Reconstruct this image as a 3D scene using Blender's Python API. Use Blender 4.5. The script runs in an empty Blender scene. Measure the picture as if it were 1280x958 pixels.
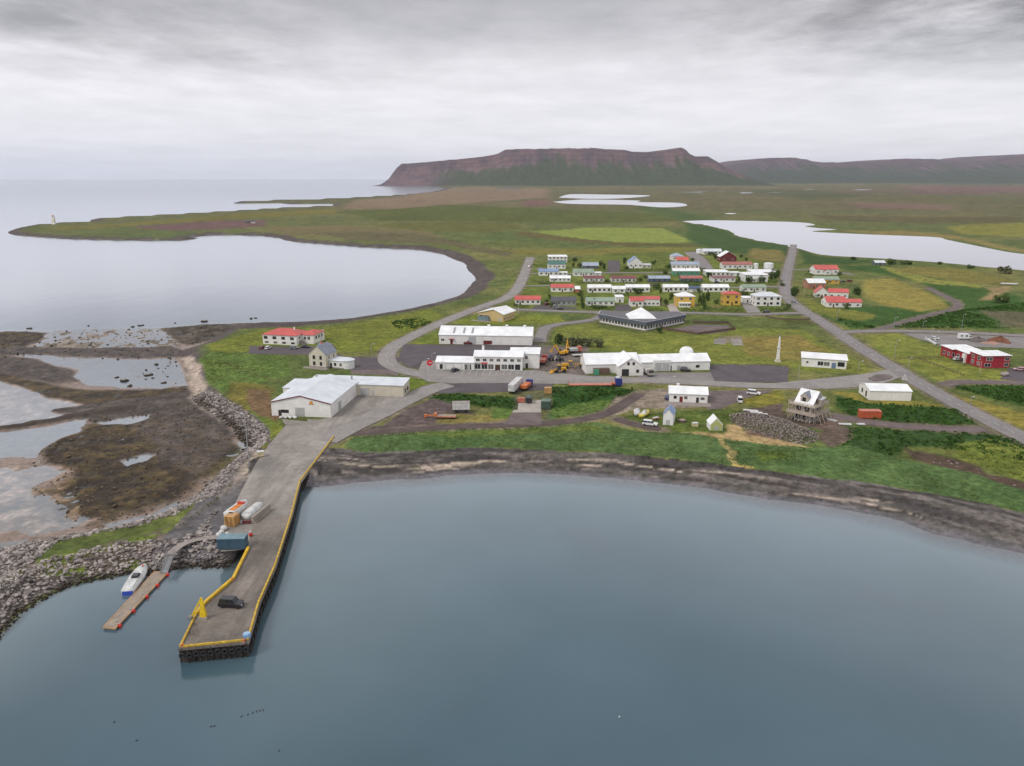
import bpy, math, random
import numpy as np
from mathutils import Vector, Matrix
random.seed(7)
C = bpy.context.scene.collection
scene = bpy.context.scene
PI = math.pi
# ------------------------------------------------------------------ camera frame
CAMH = 83.0; PITCH = math.radians(14.9); FPX = 967.0
CP, SP = math.cos(PITCH), math.sin(PITCH)
LAND = 3.0
def ground(px, py, z=LAND):
    """world point at height z seen in direction (px, py) of the 1280x958 view"""
    dx = (px-640.0)/FPX; dy = (py-479.0)/FPX
    dz = -SP-CP*dy
    t = (z-CAMH)/dz
    return (dx*t, (CP-SP*dy)*t)
def gp(pts, z=LAND): return np.array([ground(p[0], p[1], z) for p in pts])
def lin(r, g, b, k=1.0):
    f = lambda c: (c/255/12.92 if c/255 <= .04045 else ((c/255+.055)/1.055)**2.4)*k
    return (f(r), f(g), f(b))
# ------------------------------------------------------------------ noise
def _h(ix, iy, s):
    n = (ix.astype(np.int64)*374761393 + iy.astype(np.int64)*668265263 + s*1442695041) & 0xffffffff
    n = ((n ^ (n >> 13))*1274126177) & 0xffffffff
    n = ((n ^ (n >> 15))*2246822519) & 0xffffffff
    return ((n ^ (n >> 16)) & 0xffffff)/float(0xffffff)
def vn(x, y, s=0):
    ix = np.floor(x); iy = np.floor(y); fx = x-ix; fy = y-iy
    fx = fx*fx*(3-2*fx); fy = fy*fy*(3-2*fy)
    a = _h(ix, iy, s); b = _h(ix+1, iy, s); c = _h(ix, iy+1, s); d = _h(ix+1, iy+1, s)
    return (a*(1-fx)+b*fx)*(1-fy)+(c*(1-fx)+d*fx)*fy
def fbm(x, y, o=4, s=0):
    v = 0; a = .5; t = 0
    for i in range(o):
        v = v+a*vn(x*2**i+17.3*i, y*2**i-9.1*i, s+i); t += a; a *= .5
    return v/t
def sstep(a, b, x):
    t = np.clip((x-a)/(b-a), 0, 1); return t*t*(3-2*t)
def sd_poly(X, Y, P):
    """signed distance, positive inside"""
    d2 = np.full(X.shape, 1e30); ins = np.zeros(X.shape, bool); n = len(P)
    for i in range(n):
        ax, ay = P[i]; bx, by = P[(i+1) % n]
        ex, ey = bx-ax, by-ay; L = ex*ex+ey*ey+1e-12
        t = np.clip(((X-ax)*ex+(Y-ay)*ey)/L, 0, 1)
        d2 = np.minimum(d2, (X-ax-t*ex)**2+(Y-ay-t*ey)**2)
        c = ((ay <= Y) & (by > Y)) | ((by <= Y) & (ay > Y))
        xi = ax+(Y-ay)*ex/(ey if abs(ey) > 1e-12 else 1e-12)
        ins ^= c & (X < xi)
    d = np.sqrt(d2)
    return np.where(ins, d, -d)
def d_line(X, Y, P):
    d2 = np.full(X.shape, 1e30)
    for i in range(len(P)-1):
        ax, ay = P[i]; bx, by = P[i+1]; ex, ey = bx-ax, by-ay; L = ex*ex+ey*ey+1e-12
        t = np.clip(((X-ax)*ex+(Y-ay)*ey)/L, 0, 1)
        d2 = np.minimum(d2, (X-ax-t*ex)**2+(Y-ay-t*ey)**2)
    return np.sqrt(d2)
# ------------------------------------------------------------------ object helpers
def tag(o, label=None, cat=None, group=None, kind=None):
    if label: o['label'] = label
    if cat: o['category'] = cat
    if group: o['group'] = group
    if kind: o['kind'] = kind
    return o
def empty(name, loc, rz=0.0, label=None, cat=None, group=None):
    o = bpy.data.objects.new(name, None); C.objects.link(o)
    o.location = loc; o.rotation_euler = (0, 0, rz); o.empty_display_size = .5
    return tag(o, label, cat, group)
class MB:
    """collects shapes; build() links them as one mesh object"""
    def __init__(s): s.v = []; s.f = []
    def add(s, vs, fs):
        n = len(s.v); s.v += [tuple(v) for v in vs]; s.f += [tuple(i+n for i in f) for f in fs]; return s
    def box(s, x0, x1, y0, y1, z0, z1):
        return s.add([(x0,y0,z0),(x1,y0,z0),(x1,y1,z0),(x0,y1,z0),(x0,y0,z1),(x1,y0,z1),(x1,y1,z1),(x0,y1,z1)],
                     [(3,2,1,0),(4,5,6,7),(0,1,5,4),(1,2,6,5),(2,3,7,6),(3,0,4,7)])
    def tbox(s, x0, x1, y0, y1, z0, z1, ix0=0, ix1=0, iy=0):
        """box whose top is drawn in by ix0, ix1, iy"""
        return s.add([(x0,y0,z0),(x1,y0,z0),(x1,y1,z0),(x0,y1,z0),(x0+ix0,y0+iy,z1),(x1-ix1,y0+iy,z1),(x1-ix1,y1-iy,z1),(x0+ix0,y1-iy,z1)],
                     [(3,2,1,0),(4,5,6,7),(0,1,5,4),(1,2,6,5),(2,3,7,6),(3,0,4,7)])
    def prism(s, poly, y0, y1, axis='y'):
        """poly in the x-z plane extruded along y (axis 'x': poly in y-z along x; 'z': poly in x-y along z)"""
        n = len(poly)
        m = {'y': lambda p, e: (p[0], e, p[1]), 'x': lambda p, e: (e, p[0], p[1]), 'z': lambda p, e: (p[0], p[1], e)}[axis]
        vs = [m(p, y0) for p in poly]+[m(p, y1) for p in poly]
        fs = [tuple(range(n)), tuple(range(2*n-1, n-1, -1))]+[(i, i+n, (i+1) % n+n, (i+1) % n) for i in range(n)]
        return s.add(vs, fs)
    def tube(s, a, b, r0, r1=None, n=8):
        r1 = r0 if r1 is None else r1
        a = Vector(a); b = Vector(b); d = (b-a).normalized()
        u = d.orthogonal().normalized(); w = d.cross(u)
        vs = []
        for c, r in ((a, r0), (b, r1)):
            for i in range(n):
                t = 2*PI*i/n; vs.append(tuple(c+u*(r*math.cos(t))+w*(r*math.sin(t))))
        fs = [(i, (i+1) % n, (i+1) % n+n, i+n) for i in range(n)]+[tuple(range(n-1, -1, -1)), tuple(range(n, 2*n))]
        return s.add(vs, fs)
    def bar(s, a, b, w, h=None):
        h = w if h is None else h
        a = Vector(a); b = Vector(b); d = (b-a).normalized()
        up = Vector((0,0,1)) if abs(d.z) < .95 else Vector((1,0,0))
        u = d.cross(up).normalized()*w/2; q = u.cross(d).normalized()*h/2
        vs = [a-u-q, a+u-q, a+u+q, a-u+q, b-u-q, b+u-q, b+u+q, b-u+q]
        return s.add(vs, [(3,2,1,0),(4,5,6,7),(0,1,5,4),(1,2,6,5),(2,3,7,6),(3,0,4,7)])
    def lathe(s, prof, n=16, c=(0,0)):
        vs = []; m = len(prof)
        for r, z in prof:
            for i in range(n):
                t = 2*PI*i/n; vs.append((c[0]+r*math.cos(t), c[1]+r*math.sin(t), z))
        fs = [(j*n+i, j*n+(i+1) % n, (j+1)*n+(i+1) % n, (j+1)*n+i) for j in range(m-1) for i in range(n)]
        fs += [tuple(range(n-1, -1, -1)), tuple(range((m-1)*n, m*n))]
        return s.add(vs, fs)
    def torus(s, c, axis, R, r, n=16, m=8):
        c = Vector(c); d = Vector(axis).normalized(); u = d.orthogonal().normalized(); w = d.cross(u); vs = []
        for i in range(n):
            t = 2*PI*i/n; e = u*math.cos(t)+w*math.sin(t)
            for j in range(m):
                q = 2*PI*j/m; vs.append(tuple(c+e*(R+r*math.cos(q))+d*(r*math.sin(q))))
        fs = [(i*m+j, ((i+1) % n)*m+j, ((i+1) % n)*m+(j+1) % m, i*m+(j+1) % m) for i in range(n) for j in range(m)]
        return s.add(vs, fs)
    def mesh(s, name):
        me = bpy.data.meshes.new(name); me.from_pydata(s.v, [], s.f); me.update(); return me
    def build(s, name, m, parent=None, smooth=False):
        me = s.mesh(name)
        if m: me.materials.append(m)
        if smooth: me.polygons.foreach_set('use_smooth', [True]*len(me.polygons))
        o = bpy.data.objects.new(name, me); C.objects.link(o)
        if parent: o.parent = parent
        return o
def np_mesh(name, V, F, m, smooth=True, attrs=None, parent=None):
    """V (n,3), F (k,4) quads or (k,3); attrs: name -> (kind, array)"""
    me = bpy.data.meshes.new(name); k = F.shape[1]
    me.vertices.add(len(V)); me.vertices.foreach_set('co', np.ascontiguousarray(V, dtype=np.float32).ravel())
    me.loops.add(F.size); me.loops.foreach_set('vertex_index', np.ascontiguousarray(F, dtype=np.int32).ravel())
    me.polygons.add(len(F)); me.polygons.foreach_set('loop_start', np.arange(0, F.size, k, dtype=np.int32))
    me.polygons.foreach_set('use_smooth', np.full(len(F), smooth))
    for nm, (kind, arr) in (attrs or {}).items():
        if kind == 'COL':
            a = me.attributes.new(nm, 'FLOAT_COLOR', 'POINT')
            c = np.ones((len(V), 4), np.float32); c[:, :3] = arr; a.data.foreach_set('color', c.ravel())
        else:
            a = me.attributes.new(nm, 'FLOAT', 'POINT'); a.data.foreach_set('value', np.ascontiguousarray(arr, dtype=np.float32))
    me.update(); me.validate()
    if m: me.materials.append(m)
    o = bpy.data.objects.new(name, me); C.objects.link(o)
    if parent: o.parent = parent
    return o
# ------------------------------------------------------------------ materials
class NT:
    def __init__(s, tree): s.t = tree; s.n = tree.nodes; s.l = tree.links
    def new(s, ty, **kw):
        nd = s.n.new(ty)
        for k, v in kw.items():
            if k.startswith('_'): nd.inputs[int(k[1:])].default_value = v
            elif k in nd.inputs.keys(): nd.inputs[k].default_value = v
            else: setattr(nd, k, v)
        return nd
    def link(s, a, b): s.l.new(a, b)
    def math(s, op, a, b=None, clamp=False):
        nd = s.n.new('ShaderNodeMath'); nd.operation = op; nd.use_clamp = clamp
        for i, x in enumerate((a, b)):
            if x is None: continue
            if isinstance(x, (int, float)): nd.inputs[i].default_value = x
            else: s.l.new(x, nd.inputs[i])
        return nd.outputs[0]
    def mix(s, fac, a, b, blend='MIX'):
        nd = s.n.new('ShaderNodeMix'); nd.data_type = 'RGBA'; nd.blend_type = blend
        for i, x in ((0, fac), (6, a), (7, b)):
            if isinstance(x, (int, float)): nd.inputs[i].default_value = x
            elif isinstance(x, tuple): nd.inputs[i].default_value = (*x[:3], 1)
            else: s.l.new(x, nd.inputs[i])
        return nd.outputs[2]
    def noise(s, vec, scale, detail=3, rough=.55):
        nd = s.n.new('ShaderNodeTexNoise'); nd.inputs['Scale'].default_value = scale
        nd.inputs['Detail'].default_value = detail; nd.inputs['Roughness'].default_value = rough
        if vec is not None: s.l.new(vec, nd.inputs['Vector'])
        return nd.outputs['Fac']
    def ramp(s, x, a, b, c=0., d=1.):
        nd = s.n.new('ShaderNodeMapRange'); nd.inputs[1].default_value = a; nd.inputs[2].default_value = b
        nd.inputs[3].default_value = c; nd.inputs[4].default_value = d; s.l.new(x, nd.inputs[0]); return nd.outputs[0]
    def bump(s, hgt, strength=.3, dist=.1):
        nd = s.n.new('ShaderNodeBump'); nd.inputs['Strength'].default_value = strength; nd.inputs['Distance'].default_value = dist
        s.l.new(hgt, nd.inputs['Height']); return nd.outputs[0]
def new_mat(name):
    m = bpy.data.materials.new(name); m.use_nodes = True
    nt = NT(m.node_tree); return m, nt, m.node_tree.nodes['Principled BSDF']
def mat(name, col, rough=.6, metal=0., vary=.18, scale=.6, streak=0., ribs=None, bump=0., tint=None):
    """painted surface with dirt: col linear; ribs = (axis, period) corrugation"""
    m, nt, b = new_mat(name)
    tc = nt.new('ShaderNodeTexCoord').outputs['Object']
    b.inputs['Roughness'].default_value = rough; b.inputs['Metallic'].default_value = metal
    oi = nt.new('ShaderNodeObjectInfo').outputs['Random']
    n1 = nt.noise(tc, scale, 4, .6)
    dark = tuple(c*(1-vary*1.6) for c in col) if tint is None else tint
    lite = tuple(min(1, c*(1+vary*.35)) for c in col)
    c = nt.mix(nt.ramp(n1, .3, .75), dark, lite)
    if streak:
        mp = nt.new('ShaderNodeMapping'); mp.inputs['Scale'].default_value = (2.2, 2.2, .12); nt.link(tc, mp.inputs[0])
        n2 = nt.noise(mp.outputs[0], 1.3, 3, .6)
        c = nt.mix(nt.math('MULTIPLY', nt.ramp(n2, .52, .78), streak), c, tuple(q*.45 for q in col))
    hs = None
    if ribs:
        sx = nt.new('ShaderNodeSeparateXYZ'); nt.link(tc, sx.inputs[0])
        w = nt.math('SINE', nt.math('MULTIPLY', sx.outputs[ribs[0]], 2*PI/ribs[1]))
        hs = w
        c = nt.mix(nt.ramp(w, -1, -.6, .22, 0), c, tuple(q*.5 for q in col))
    if bump or ribs:
        hh = hs if hs is not None else nt.noise(tc, scale*6, 3)
        nt.link(nt.bump(hh, .5 if ribs else bump, .04), b.inputs['Normal'])
    nt.link(c, b.inputs['Base Color'])
    return m
# ------------------------------------------------------------------ coast and terrain
def wp(z, pts): return [tuple(q) for q in gp(pts, z)]
coast = (wp(0, [(1420,735),(1280,692),(1210,677),(1172,669),(1122,652),(1085,644),(1022,632),(960,624),(885,612),(810,602),(735,595),
    (700,592),(630,591),(580,593),(505,600),(430,606),(392,608),(340,618),(318,648),(300,678),(290,700),(286,706),(274,706),(239,707),(212,711),(196,715),
    (170,714),(149,719),(119,725),(88,733),(58,746),(34,762),(16,781),(0,793),(-40,830),(-160,860),(-160,700),(-40,692),
    (0,687),(37,677),(88,670),(117,665),(159,656),(197,645),(226,632),(244,618),(255,605),(266,594),(281,581),(300,568),(309,556),
    (292,535),(266,514),(247,501),(236,490),(229,470),(226,453),(220,440),(262,426),(290,409),(330,404),(370,404.5),(430,400),(480,392.5),(540,380),(575,369),
    (594,350),(580,330),(550,317),(515,311.5),(450,309),(400,305),(360,302),(350,298),(320,294.5),(270,293.7),(235,297),(255,298.7),(225,300.7),(150,300.7),
    (75,298.7),(12.5,294),(7.5,290.7),(20,286),(45,281.5),(80,279.5),(118,277.5),(105,275.3),(150,272.3),(220,268.5),(280,265),(350,260.5),(415,257.7),(417,255.8),
    (350,255),(290,254.3),(300,252),(420,248.6),(500,244),(540,240),(556,236),(536,232.5)])
    + [(-1250,8650),(-1480,9050),(-1500,12000),(0,30000),(20000,40000),(60000,20000),(3000,0),(200,60)])
lakes = [wp(2.5, L) for L in (
 [(853,277),(888,276),(950,277),(1001,278.6),(1019,281.7),(1006,283.4),(1025,286),(1046,287.6),(1015,290),(1080,293.5),(1166,297),(1184,300.6),(1218,307.5),
  (1252,314.4),(1280,318.5),(1400,332),(1420,358),(1280,339),(1235,335),(1185,330),(1110,324.5),(1065,322),(1025,319),(992,310),(960,307),(943,304),(909,292),(874,282)],
 [(698,247.4),(714,243.2),(760,243.6),(812,244.7),(783,248),(740,249)],
 [(691,252.7),(730,249.9),(796,251),(799,253),(847,254),(858,257.7),(826,259.6),(783,256.4),(714,255.3)],
 [(905,267.6),(913,266.8),(921,267.3),(913,268.2)])]
# centre lines and widths of roads
roads = {
 'coast': ([(663,322),(659,333),(655,344),(649,357),(642,366),(630,374),(610,381),(585,390),(560,400),(535,411),(512,422),(494,432),(484,443),(485,453),(497,461),(520,467),(545,471),(580,474.5),(640,476),(700,474.5),(760,474.5),(820,476),(880,479),(940,482),(1000,483),(1050,482),(1090,477),(1122,466)], 8.0),
 'highway': ([(992,306),(990,318),(986,332),(983,346),(981,357),(983,368),(990,378),(1003,388),(1020,398),(1040,411),(1065,428),(1090,444),(1115,459),(1145,477),(1175,494),(1205,510),(1240,528),(1280,548),(1340,578),(1420,620)], 8.0),
 'east': ([(1050,416),(1066,415),(1100,414),(1150,414.5),(1200,416),(1280,420),(1420,427)], 7.0),
 'town': ([(604,384.5),(640,387),(680,388.5),(740,390.5),(790,391),(850,391),(900,392.5),(940,393.5),(980,392),(1012,391.5)], 6.5),
 'upper': ([(657,342),(700,342.5),(750,341.5),(800,341),(838,341)], 5.5),
 'second': ([(652,357.5),(690,357.5)], 5.0),
 'middle': ([(880,358),(920,360),(960,358.5),(984,359.5)], 6.0),
 'north': ([(978,338),(968,337.5),(955,336.5)], 5.0),
 'northeast': ([(988,337),(1005,337.5),(1020,338),(1050,341),(1066,344)], 5.0),
 'pier': ([(560,481),(540,486),(520,495),(495,507),(465,522),(440,534),(405,552)], 9.0),
 'school': ([(675,428),(677,418),(683,410),(700,405.5),(725,402.5),(745,399),(756,393)], 6.0),
}
tracks = {
 'lake': ([(1086,414),(1110,409),(1140,400),(1170,392),(1190,387.5),(1198,382),(1192,376),(1176,368),(1160,360)], 4.5),
 'yard': ([(1042,520),(1080,527),(1110,531),(1150,534.5),(1190,537),(1232,537)], 6.0),
 'beach': ([(430,541),(460,541),(560,534),(640,531.5),(700,528),(735,523),(760,516),(775,508),(800,492)], 5.0),
 'hotel': ([(1180,482),(1195,478),(1230,478),(1290,479)], 5.5),
 'spur': ([(770,523),(790,530),(825,537)], 4.0),
}
roadsW = {k: (gp(p), w) for k, (p, w) in roads.items()}
tracksW = {k: (gp(p), w) for k, (p, w) in tracks.items()}
def smooth_line(P, step=4.0):
    P = np.asarray(P, float); n = len(P); out = []
    for i in range(n-1):
        p0 = P[max(i-1, 0)]; p1 = P[i]; p2 = P[i+1]; p3 = P[min(i+2, n-1)]
        k = max(2, int(np.linalg.norm(p2-p1)/step))
        for j in range(k):
            t = j/k
            out.append(.5*((2*p1)+(-p0+p2)*t+(2*p0-5*p1+4*p2-p3)*t*t+(-p0+3*p1-3*p2+p3)*t**3))
    out.append(P[-1]); return np.array(out)
roadsW = {k: (smooth_line(p), w) for k, (p, w) in roadsW.items()}
tracksW = {k: (smooth_line(p), w) for k, (p, w) in tracksW.items()}

# fan-shaped ground grid, finer near the village and coarser towards the horizon
az = np.radians(np.concatenate([np.arange(-85, -44, .7), np.arange(-44, 44.01, .08), np.arange(44.7, 85.1, .7)]))
dep = np.arange(54, .19, -.076)
rr = np.concatenate([CAMH/np.tan(np.radians(dep)), np.geomspace(25500, 34000, 6)])
A, R = np.meshgrid(az, rr)
X = (R*np.sin(A)).ravel(); Y = (R*np.cos(A)).ravel(); RR = R.ravel()
NR, NA = R.shape
def win(pts, pad):
    P = np.asarray(pts); lo = P.min(0)-pad; hi = P.max(0)+pad
    return np.nonzero((X > lo[0]) & (X < hi[0]) & (Y > lo[1]) & (Y < hi[1]))[0]
def sdm(pts, pad=120.0, line=False, wob=0.0, ws=8.0, seed=0):
    """signed distance of every ground vertex to a patch (negative outside); wob shakes the outline"""
    out = np.full(X.shape, -1e6)
    idx = win(pts, pad)
    x, y = X[idx], Y[idx]
    if wob:
        k = 1+RR[idx]/700.0
        x = x+wob*k*(fbm(X[idx]/ws/k, Y[idx]/ws/k, 3, seed+11)-.5)*2; y = y+wob*k*(fbm(X[idx]/ws/k, Y[idx]/ws/k, 3, seed+57)-.5)*2
    out[idx] = -d_line(x, y, pts) if line else sd_poly(x, y, pts)
    return out
k0 = 1+RR/900.0
wx = X+1.2*k0*(fbm(X/7/k0, Y/7/k0, 3, 3)-.5)*2; wy = Y+1.2*k0*(fbm(X/7/k0, Y/7/k0, 3, 4)-.5)*2
SDW = sd_poly(wx, wy, coast)
# land height
wslope = np.where(Y < 235, np.where(X < -55, 8.0, 13.0), 14.0)
H = np.where(SDW > 0, LAND*sstep(0, 1, SDW/wslope)**.85, np.maximum(-8, SDW*(.10+.30*sstep(-35, -95, X)*sstep(330, 230, Y)+.3*sstep(330, 420, Y))))
SDL = np.full(X.shape, -1e6)
for L in lakes: SDL = np.maximum(SDL, sdm(L, 900, wob=.6))
und = (fbm(X/420, Y/420, 4, 21)-.45)*14+(fbm(X/90, Y/90, 3, 29)-.5)*3
uamp = sstep(900, 3500, RR)*sstep(30, 250, SDW)*sstep(.08, 1, -SDL/500)*np.where((Y>1500)&(Y<4500)&(np.abs(X-450)<900), sstep(0,1,(np.abs(X-450)-300)/600), 1)
H = H+und*uamp
H = np.where(SDL > -40, np.minimum(H, 3.0)-1.6*sstep(15, 60, SDL), H)
COL = np.zeros((len(X), 3)); WET = np.zeros(len(X)); VEG = np.zeros(len(X))
big = fbm(X/140/k0, Y/140/k0, 4, 40); mid = fbm(X/26/k0, Y/26/k0, 4, 41); fine = fbm(X/5/k0, Y/5/k0, 3, 42)
def setc(w, c, vary=.16):
    global COL
    f = (1+vary*2*(fine-.5)+vary*1.4*(mid-.5))[:, None]
    COL = COL*(1-w[:, None])+np.array(c)[None, :]*f*w[:, None]
def patch(pts, c, soft=1.5, wob=2.0, ws=8.0, veg=None, wet=0, dh=0, z=LAND, vary=.16, line=None, k=1.0, seed=0, amount=1.0):
    P = pts if z is None else gp(pts, z)
    sd = sdm(P, 60, line is not None, wob, ws, seed)
    if line is not None: sd = sd+line
    s = soft*(1+RR/600)
    w = sstep(-.5, .5, sd/s)*amount
    setc(w, lin(*c, k) if max(c) > 1 else c, vary)
    global H
    VEG[:] = VEG*(1-w)+(veg if veg is not None else 0)*w
    WET[:] = WET*(1-w)+wet*w
    if dh:
        H[:] = H+w*dh*(fine*1.3+.1)*(SDROAD > 3.0)
    return w
SDROAD = np.full(X.shape, 1e6)
for P, w in list(roadsW.values())+list(tracksW.values()):
    idx = win(P, 40); SDROAD[idx] = np.minimum(SDROAD[idx], d_line(X[idx], Y[idx], P)-w/2)
# base grass: olive, yellowish and green by patches
olive = np.array(lin(94,102,52)); green = np.array(lin(84,96,50)); straw = np.array(lin(124,116,72)); farc = np.array(lin(92,90,60)); dgreen = np.array(lin(78,86,54))
m1 = sstep(.40, .62, mid)[:, None]; m2 = sstep(.5, .68, fbm(X/60/k0, Y/34/k0, 4, 77))[:, None]; m3 = sstep(.52, .7, big)[:, None]
COL = olive*(1-m1)+green*m1; COL = COL*(1-m2*.45)+straw*m2*.45
far = sstep(800, 2600, RR)[:, None]
band = fbm(X/900, Y/240, 4, 90)
fc = farc*(1-m3)+dgreen*m3
fc = fc*(1-.55*sstep(.5, .68, band)[:, None])+np.array(lin(104,92,70))*(.55*sstep(.5, .68, band)[:, None])
COL = COL*(1-far)+fc*far
COL *= (1+.5*(fine-.5)+.2*(mid-.5))[:, None]; VEG[:] = 1
# --- far fields
G = dict(veg=1)
patch([(530,236),(600,234),(680,236),(676,247),(630,250),(560,256),(480,262),(420,262),(440,250),(500,246)], (122,104,84), 12, 12, 80, veg=.4)
patch([(655,252),(690,249),(692,257),(660,258)], (112,84,76), 10, 8, 60)
patch([(420,266),(560,256),(690,262),(860,268),(850,276),(760,279),(660,277),(560,275),(470,276)], (82,88,40), 8, 14, 90, veg=1)
patch([(460,282),(560,278),(640,280),(650,286),(600,290),(520,290)], (92,92,44), 8, 10, 60, veg=1)
patch([(660,289.5),(700,288),(735,284.5),(800,284.5),(830,285.5),(866,303),(830,304.3),(780,303.5),(730,299),(690,294)], (124,134,62), 2, 1.5, 20, veg=.6, vary=.10)
patch([(655,290),(700,296),(760,303),(840,306),(868,305),(868,308),(780,308),(700,301),(640,293)], (94,84,48), 3, 3, 20, veg=.7)
patch([(600,312),(700,312),(800,310),(870,309),(880,318),(800,322),(700,318),(620,320)], (112,108,50), 5, 4, 20, veg=1)
patch([(876,282),(905,289),(940,302),(985,308),(988,330),(960,328),(930,318),(890,312),(866,300),(855,286),(850,279)], (62,84,40), 5, 5, 22, veg=1, dh=.8)
patch([(940,312),(980,314),(976,328),(930,326)], (118,108,60), 4, 4, 20, veg=1)
patch([(995,312),(1022,321),(1060,324),(1110,328),(1060,332),(1000,330)], (56,80,34), 3, 3, 15, veg=1, dh=.6)
patch([(800,252),(860,266),(900,276),(850,277),(800,262)], (74,90,46), 8, 10, 60, veg=1)
patch([(1060,252),(1200,256),(1190,263),(1080,260)], (112,92,78), 10, 14, 120, veg=.3)
patch([(1130,232),(1300,232),(1300,242),(1140,243)], (106,84,78), 14, 20, 200, veg=.2)
patch([(1040,236),(1120,234),(1160,240),(1060,244)], (96,86,66), 14, 20, 200, veg=.3)
patch([(1180,284),(1230,280),(1300,279),(1300,296),(1240,295),(1190,292)], (118,116,52), 6, 6, 30, veg=1)
patch([(1050,288),(1130,289),(1180,293),(1280,312),(1280,317),(1190,299),(1100,293)], (124,112,66), 4, 5, 30, veg=1)
patch([(930,238),(1020,238),(1100,246),(1000,250)], (78,82,54), 14, 20, 200, veg=1)
patch([(1020,270),(1160,272),(1270,272),(1280,278),(1150,280),(1030,276)], (90,84,54), 8, 12, 90, veg=1)
# --- spit
patch([(160,284),(260,277),(330,275),(330,283),(240,289)], (104,80,76), 5, 7, 40)
patch([(60,285),(150,280),(300,268),(420,262),(420,268),(300,274),(180,281),(80,288)], (106,100,46), 4, 5, 40, veg=1)
patch([(330,284),(430,282),(540,290),(560,300),(470,298),(360,292)], (108,98,66), 4, 5, 40, veg=.7)
patch([(400,290),(520,292),(590,305),(640,316),(630,322),(560,305),(430,300)], (96,90,62), 3, 4, 25, veg=.6)
# gravel beach of the north bay
patch([(350,300),(400,302),(460,305),(530,307),(575,315),(606,330),(620,345),(606,362),(580,374),(540,385),(480,396),(430,403.5),(370,409),(300,412),(300,400),(430,395),(560,368),(585,350),(572,330),(530,316),(450,312)], (84,76,74), 2.5, 2.5, 12)
patch([(580,336),(594,345),(590,352),(600,356),(604,346),(596,336)], (62,50,40), 3, 2, 10)
w = sstep(0, 1, (9*k0-SDW)/(4*k0))*(SDW > -4)*(Y > 330)
setc(w, lin(86,78,76)); VEG *= 1-w
# --- right side of the village
patch([(1040,334),(1090,332),(1130,342),(1190,350),(1280,372),(1290,412),(1180,410),(1100,410),(1060,411),(1020,394),(1010,386),(1060,387),(1120,382),(1190,378),(1160,358),(1110,345)], (58,86,34), 3, 3, 14, veg=1, dh=.7)
patch([(1100,336),(1150,333),(1200,336),(1268,350),(1268,358),(1200,354),(1140,345)], (112,106,52), 2.5, 2, 14, veg=1)
patch([(1096,334),(1104,334),(1160,349),(1230,357),(1228,361),(1150,354)], (126,128,58), 2, 1.5, 12, veg=1)
patch([(1086,350),(1110,348),(1140,360),(1178,374),(1184,384),(1150,390),(1110,384),(1080,370)], (132,122,60), 3, 3, 14, veg=1)
patch([(1230,360),(1262,358),(1256,366),(1244,376),(1228,377),(1240,367)], (140,120,84), 2, 1.5, 8)
patch([(1230,390),(1290,392),(1290,412),(1250,410)], (92,88,66), 3, 3, 10, veg=1, dh=.8)
patch([(1000,372),(1022,378),(1050,388),(1098,394),(1080,402),(1040,399),(1015,388)], (110,112,48), 2, 2, 10, veg=1)
patch([(1076,420),(1120,417),(1150,428),(1180,436),(1190,455),(1270,468),(1290,470),(1290,478),(1180,478),(1140,462),(1105,442)], (112,117,50), 1.5, 1, 8, veg=1)
patch([(1130,417),(1290,421),(1290,434),(1225,435),(1180,432),(1150,424)], (96,88,90), 1, .5, 8)
patch([(1188,484),(1290,482),(1290,511),(1240,500)], (54,84,30), 1.2, 1, 5, veg=1, dh=.7)
patch([(1160,482),(1188,492),(1240,506),(1290,518),(1290,540),(1240,524)], (124,116,52), 1.2, 1, 6, veg=1)
patch([(1048,496),(1085,505),(1150,508),(1200,513),(1222,530),(1180,534),(1110,528),(1060,520),(1042,508)], (50,78,30), 1.2, 1.2, 5, veg=1, dh=.7)
patch([(1036,490),(1066,490),(1082,499),(1150,502),(1190,508),(1140,509),(1080,506)], (122,116,52), 1.2, 1, 6, veg=1)
patch([(1060,535),(1150,540),(1230,542),(1290,556),(1290,580),(1200,565),(1140,560),(1115,572),(1050,562)], (54,78,36), 1.5, 2, 6, veg=1, dh=.8)
patch([(1190,556),(1240,552),(1290,560),(1290,604),(1240,590),(1195,574)], (104,114,48), 1.5, 2, 6, veg=1)
patch([(1132,562),(1160,566),(1200,575),(1240,592),(1290,604),(1290,622),(1250,612),(1200,597),(1165,586),(1140,574)], (90,74,62), 1.5, 2, 5, dh=.5)
# --- shore meadow
patch([(432,558),(440,546),(480,541),(560,536),(640,533),(700,530),(745,528),(800,540),(860,541),(930,552),(1010,560),(1060,560),(1120,573),(1180,586),(1240,602),(1300,620),(1300,648),(1235,632),(1185,622),(1122,611),(1060,602),(980,592),(910,582),(835,574),(760,566),(700,564),(605,560),(530,564),(490,566),(455,566)], (82,104,60), 1.2, 1.2, 6, veg=1, dh=.35)
patch([(500,541),(640,535),(740,533),(760,540),(640,545),(560,547)], (96,110,52), 1.5, 2, 8, veg=1)
patch([(940,566),(985,566),(990,574),(945,576)], (96,112,44), 1.5, 2, 6, veg=1)
# strip of sand and dry grass behind it
patch([(850,541),(905,540),(910,532),(925,530),(930,540),(985,552),(1015,560),(960,557),(900,548)], (168,144,102), 1, 1.2, 5)
patch([(900,548),(904,556),(918,566),(914,574),(918,582)], (170,150,100), .7, 1, 4, line=.8)
patch([(918,582),(936,585)], (176,158,92), .8, 1, 4, line=1.0)
patch([(930,536),(960,541),(990,549),(960,549),(935,543)], (120,100,84), 1, 1, 4)
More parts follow.
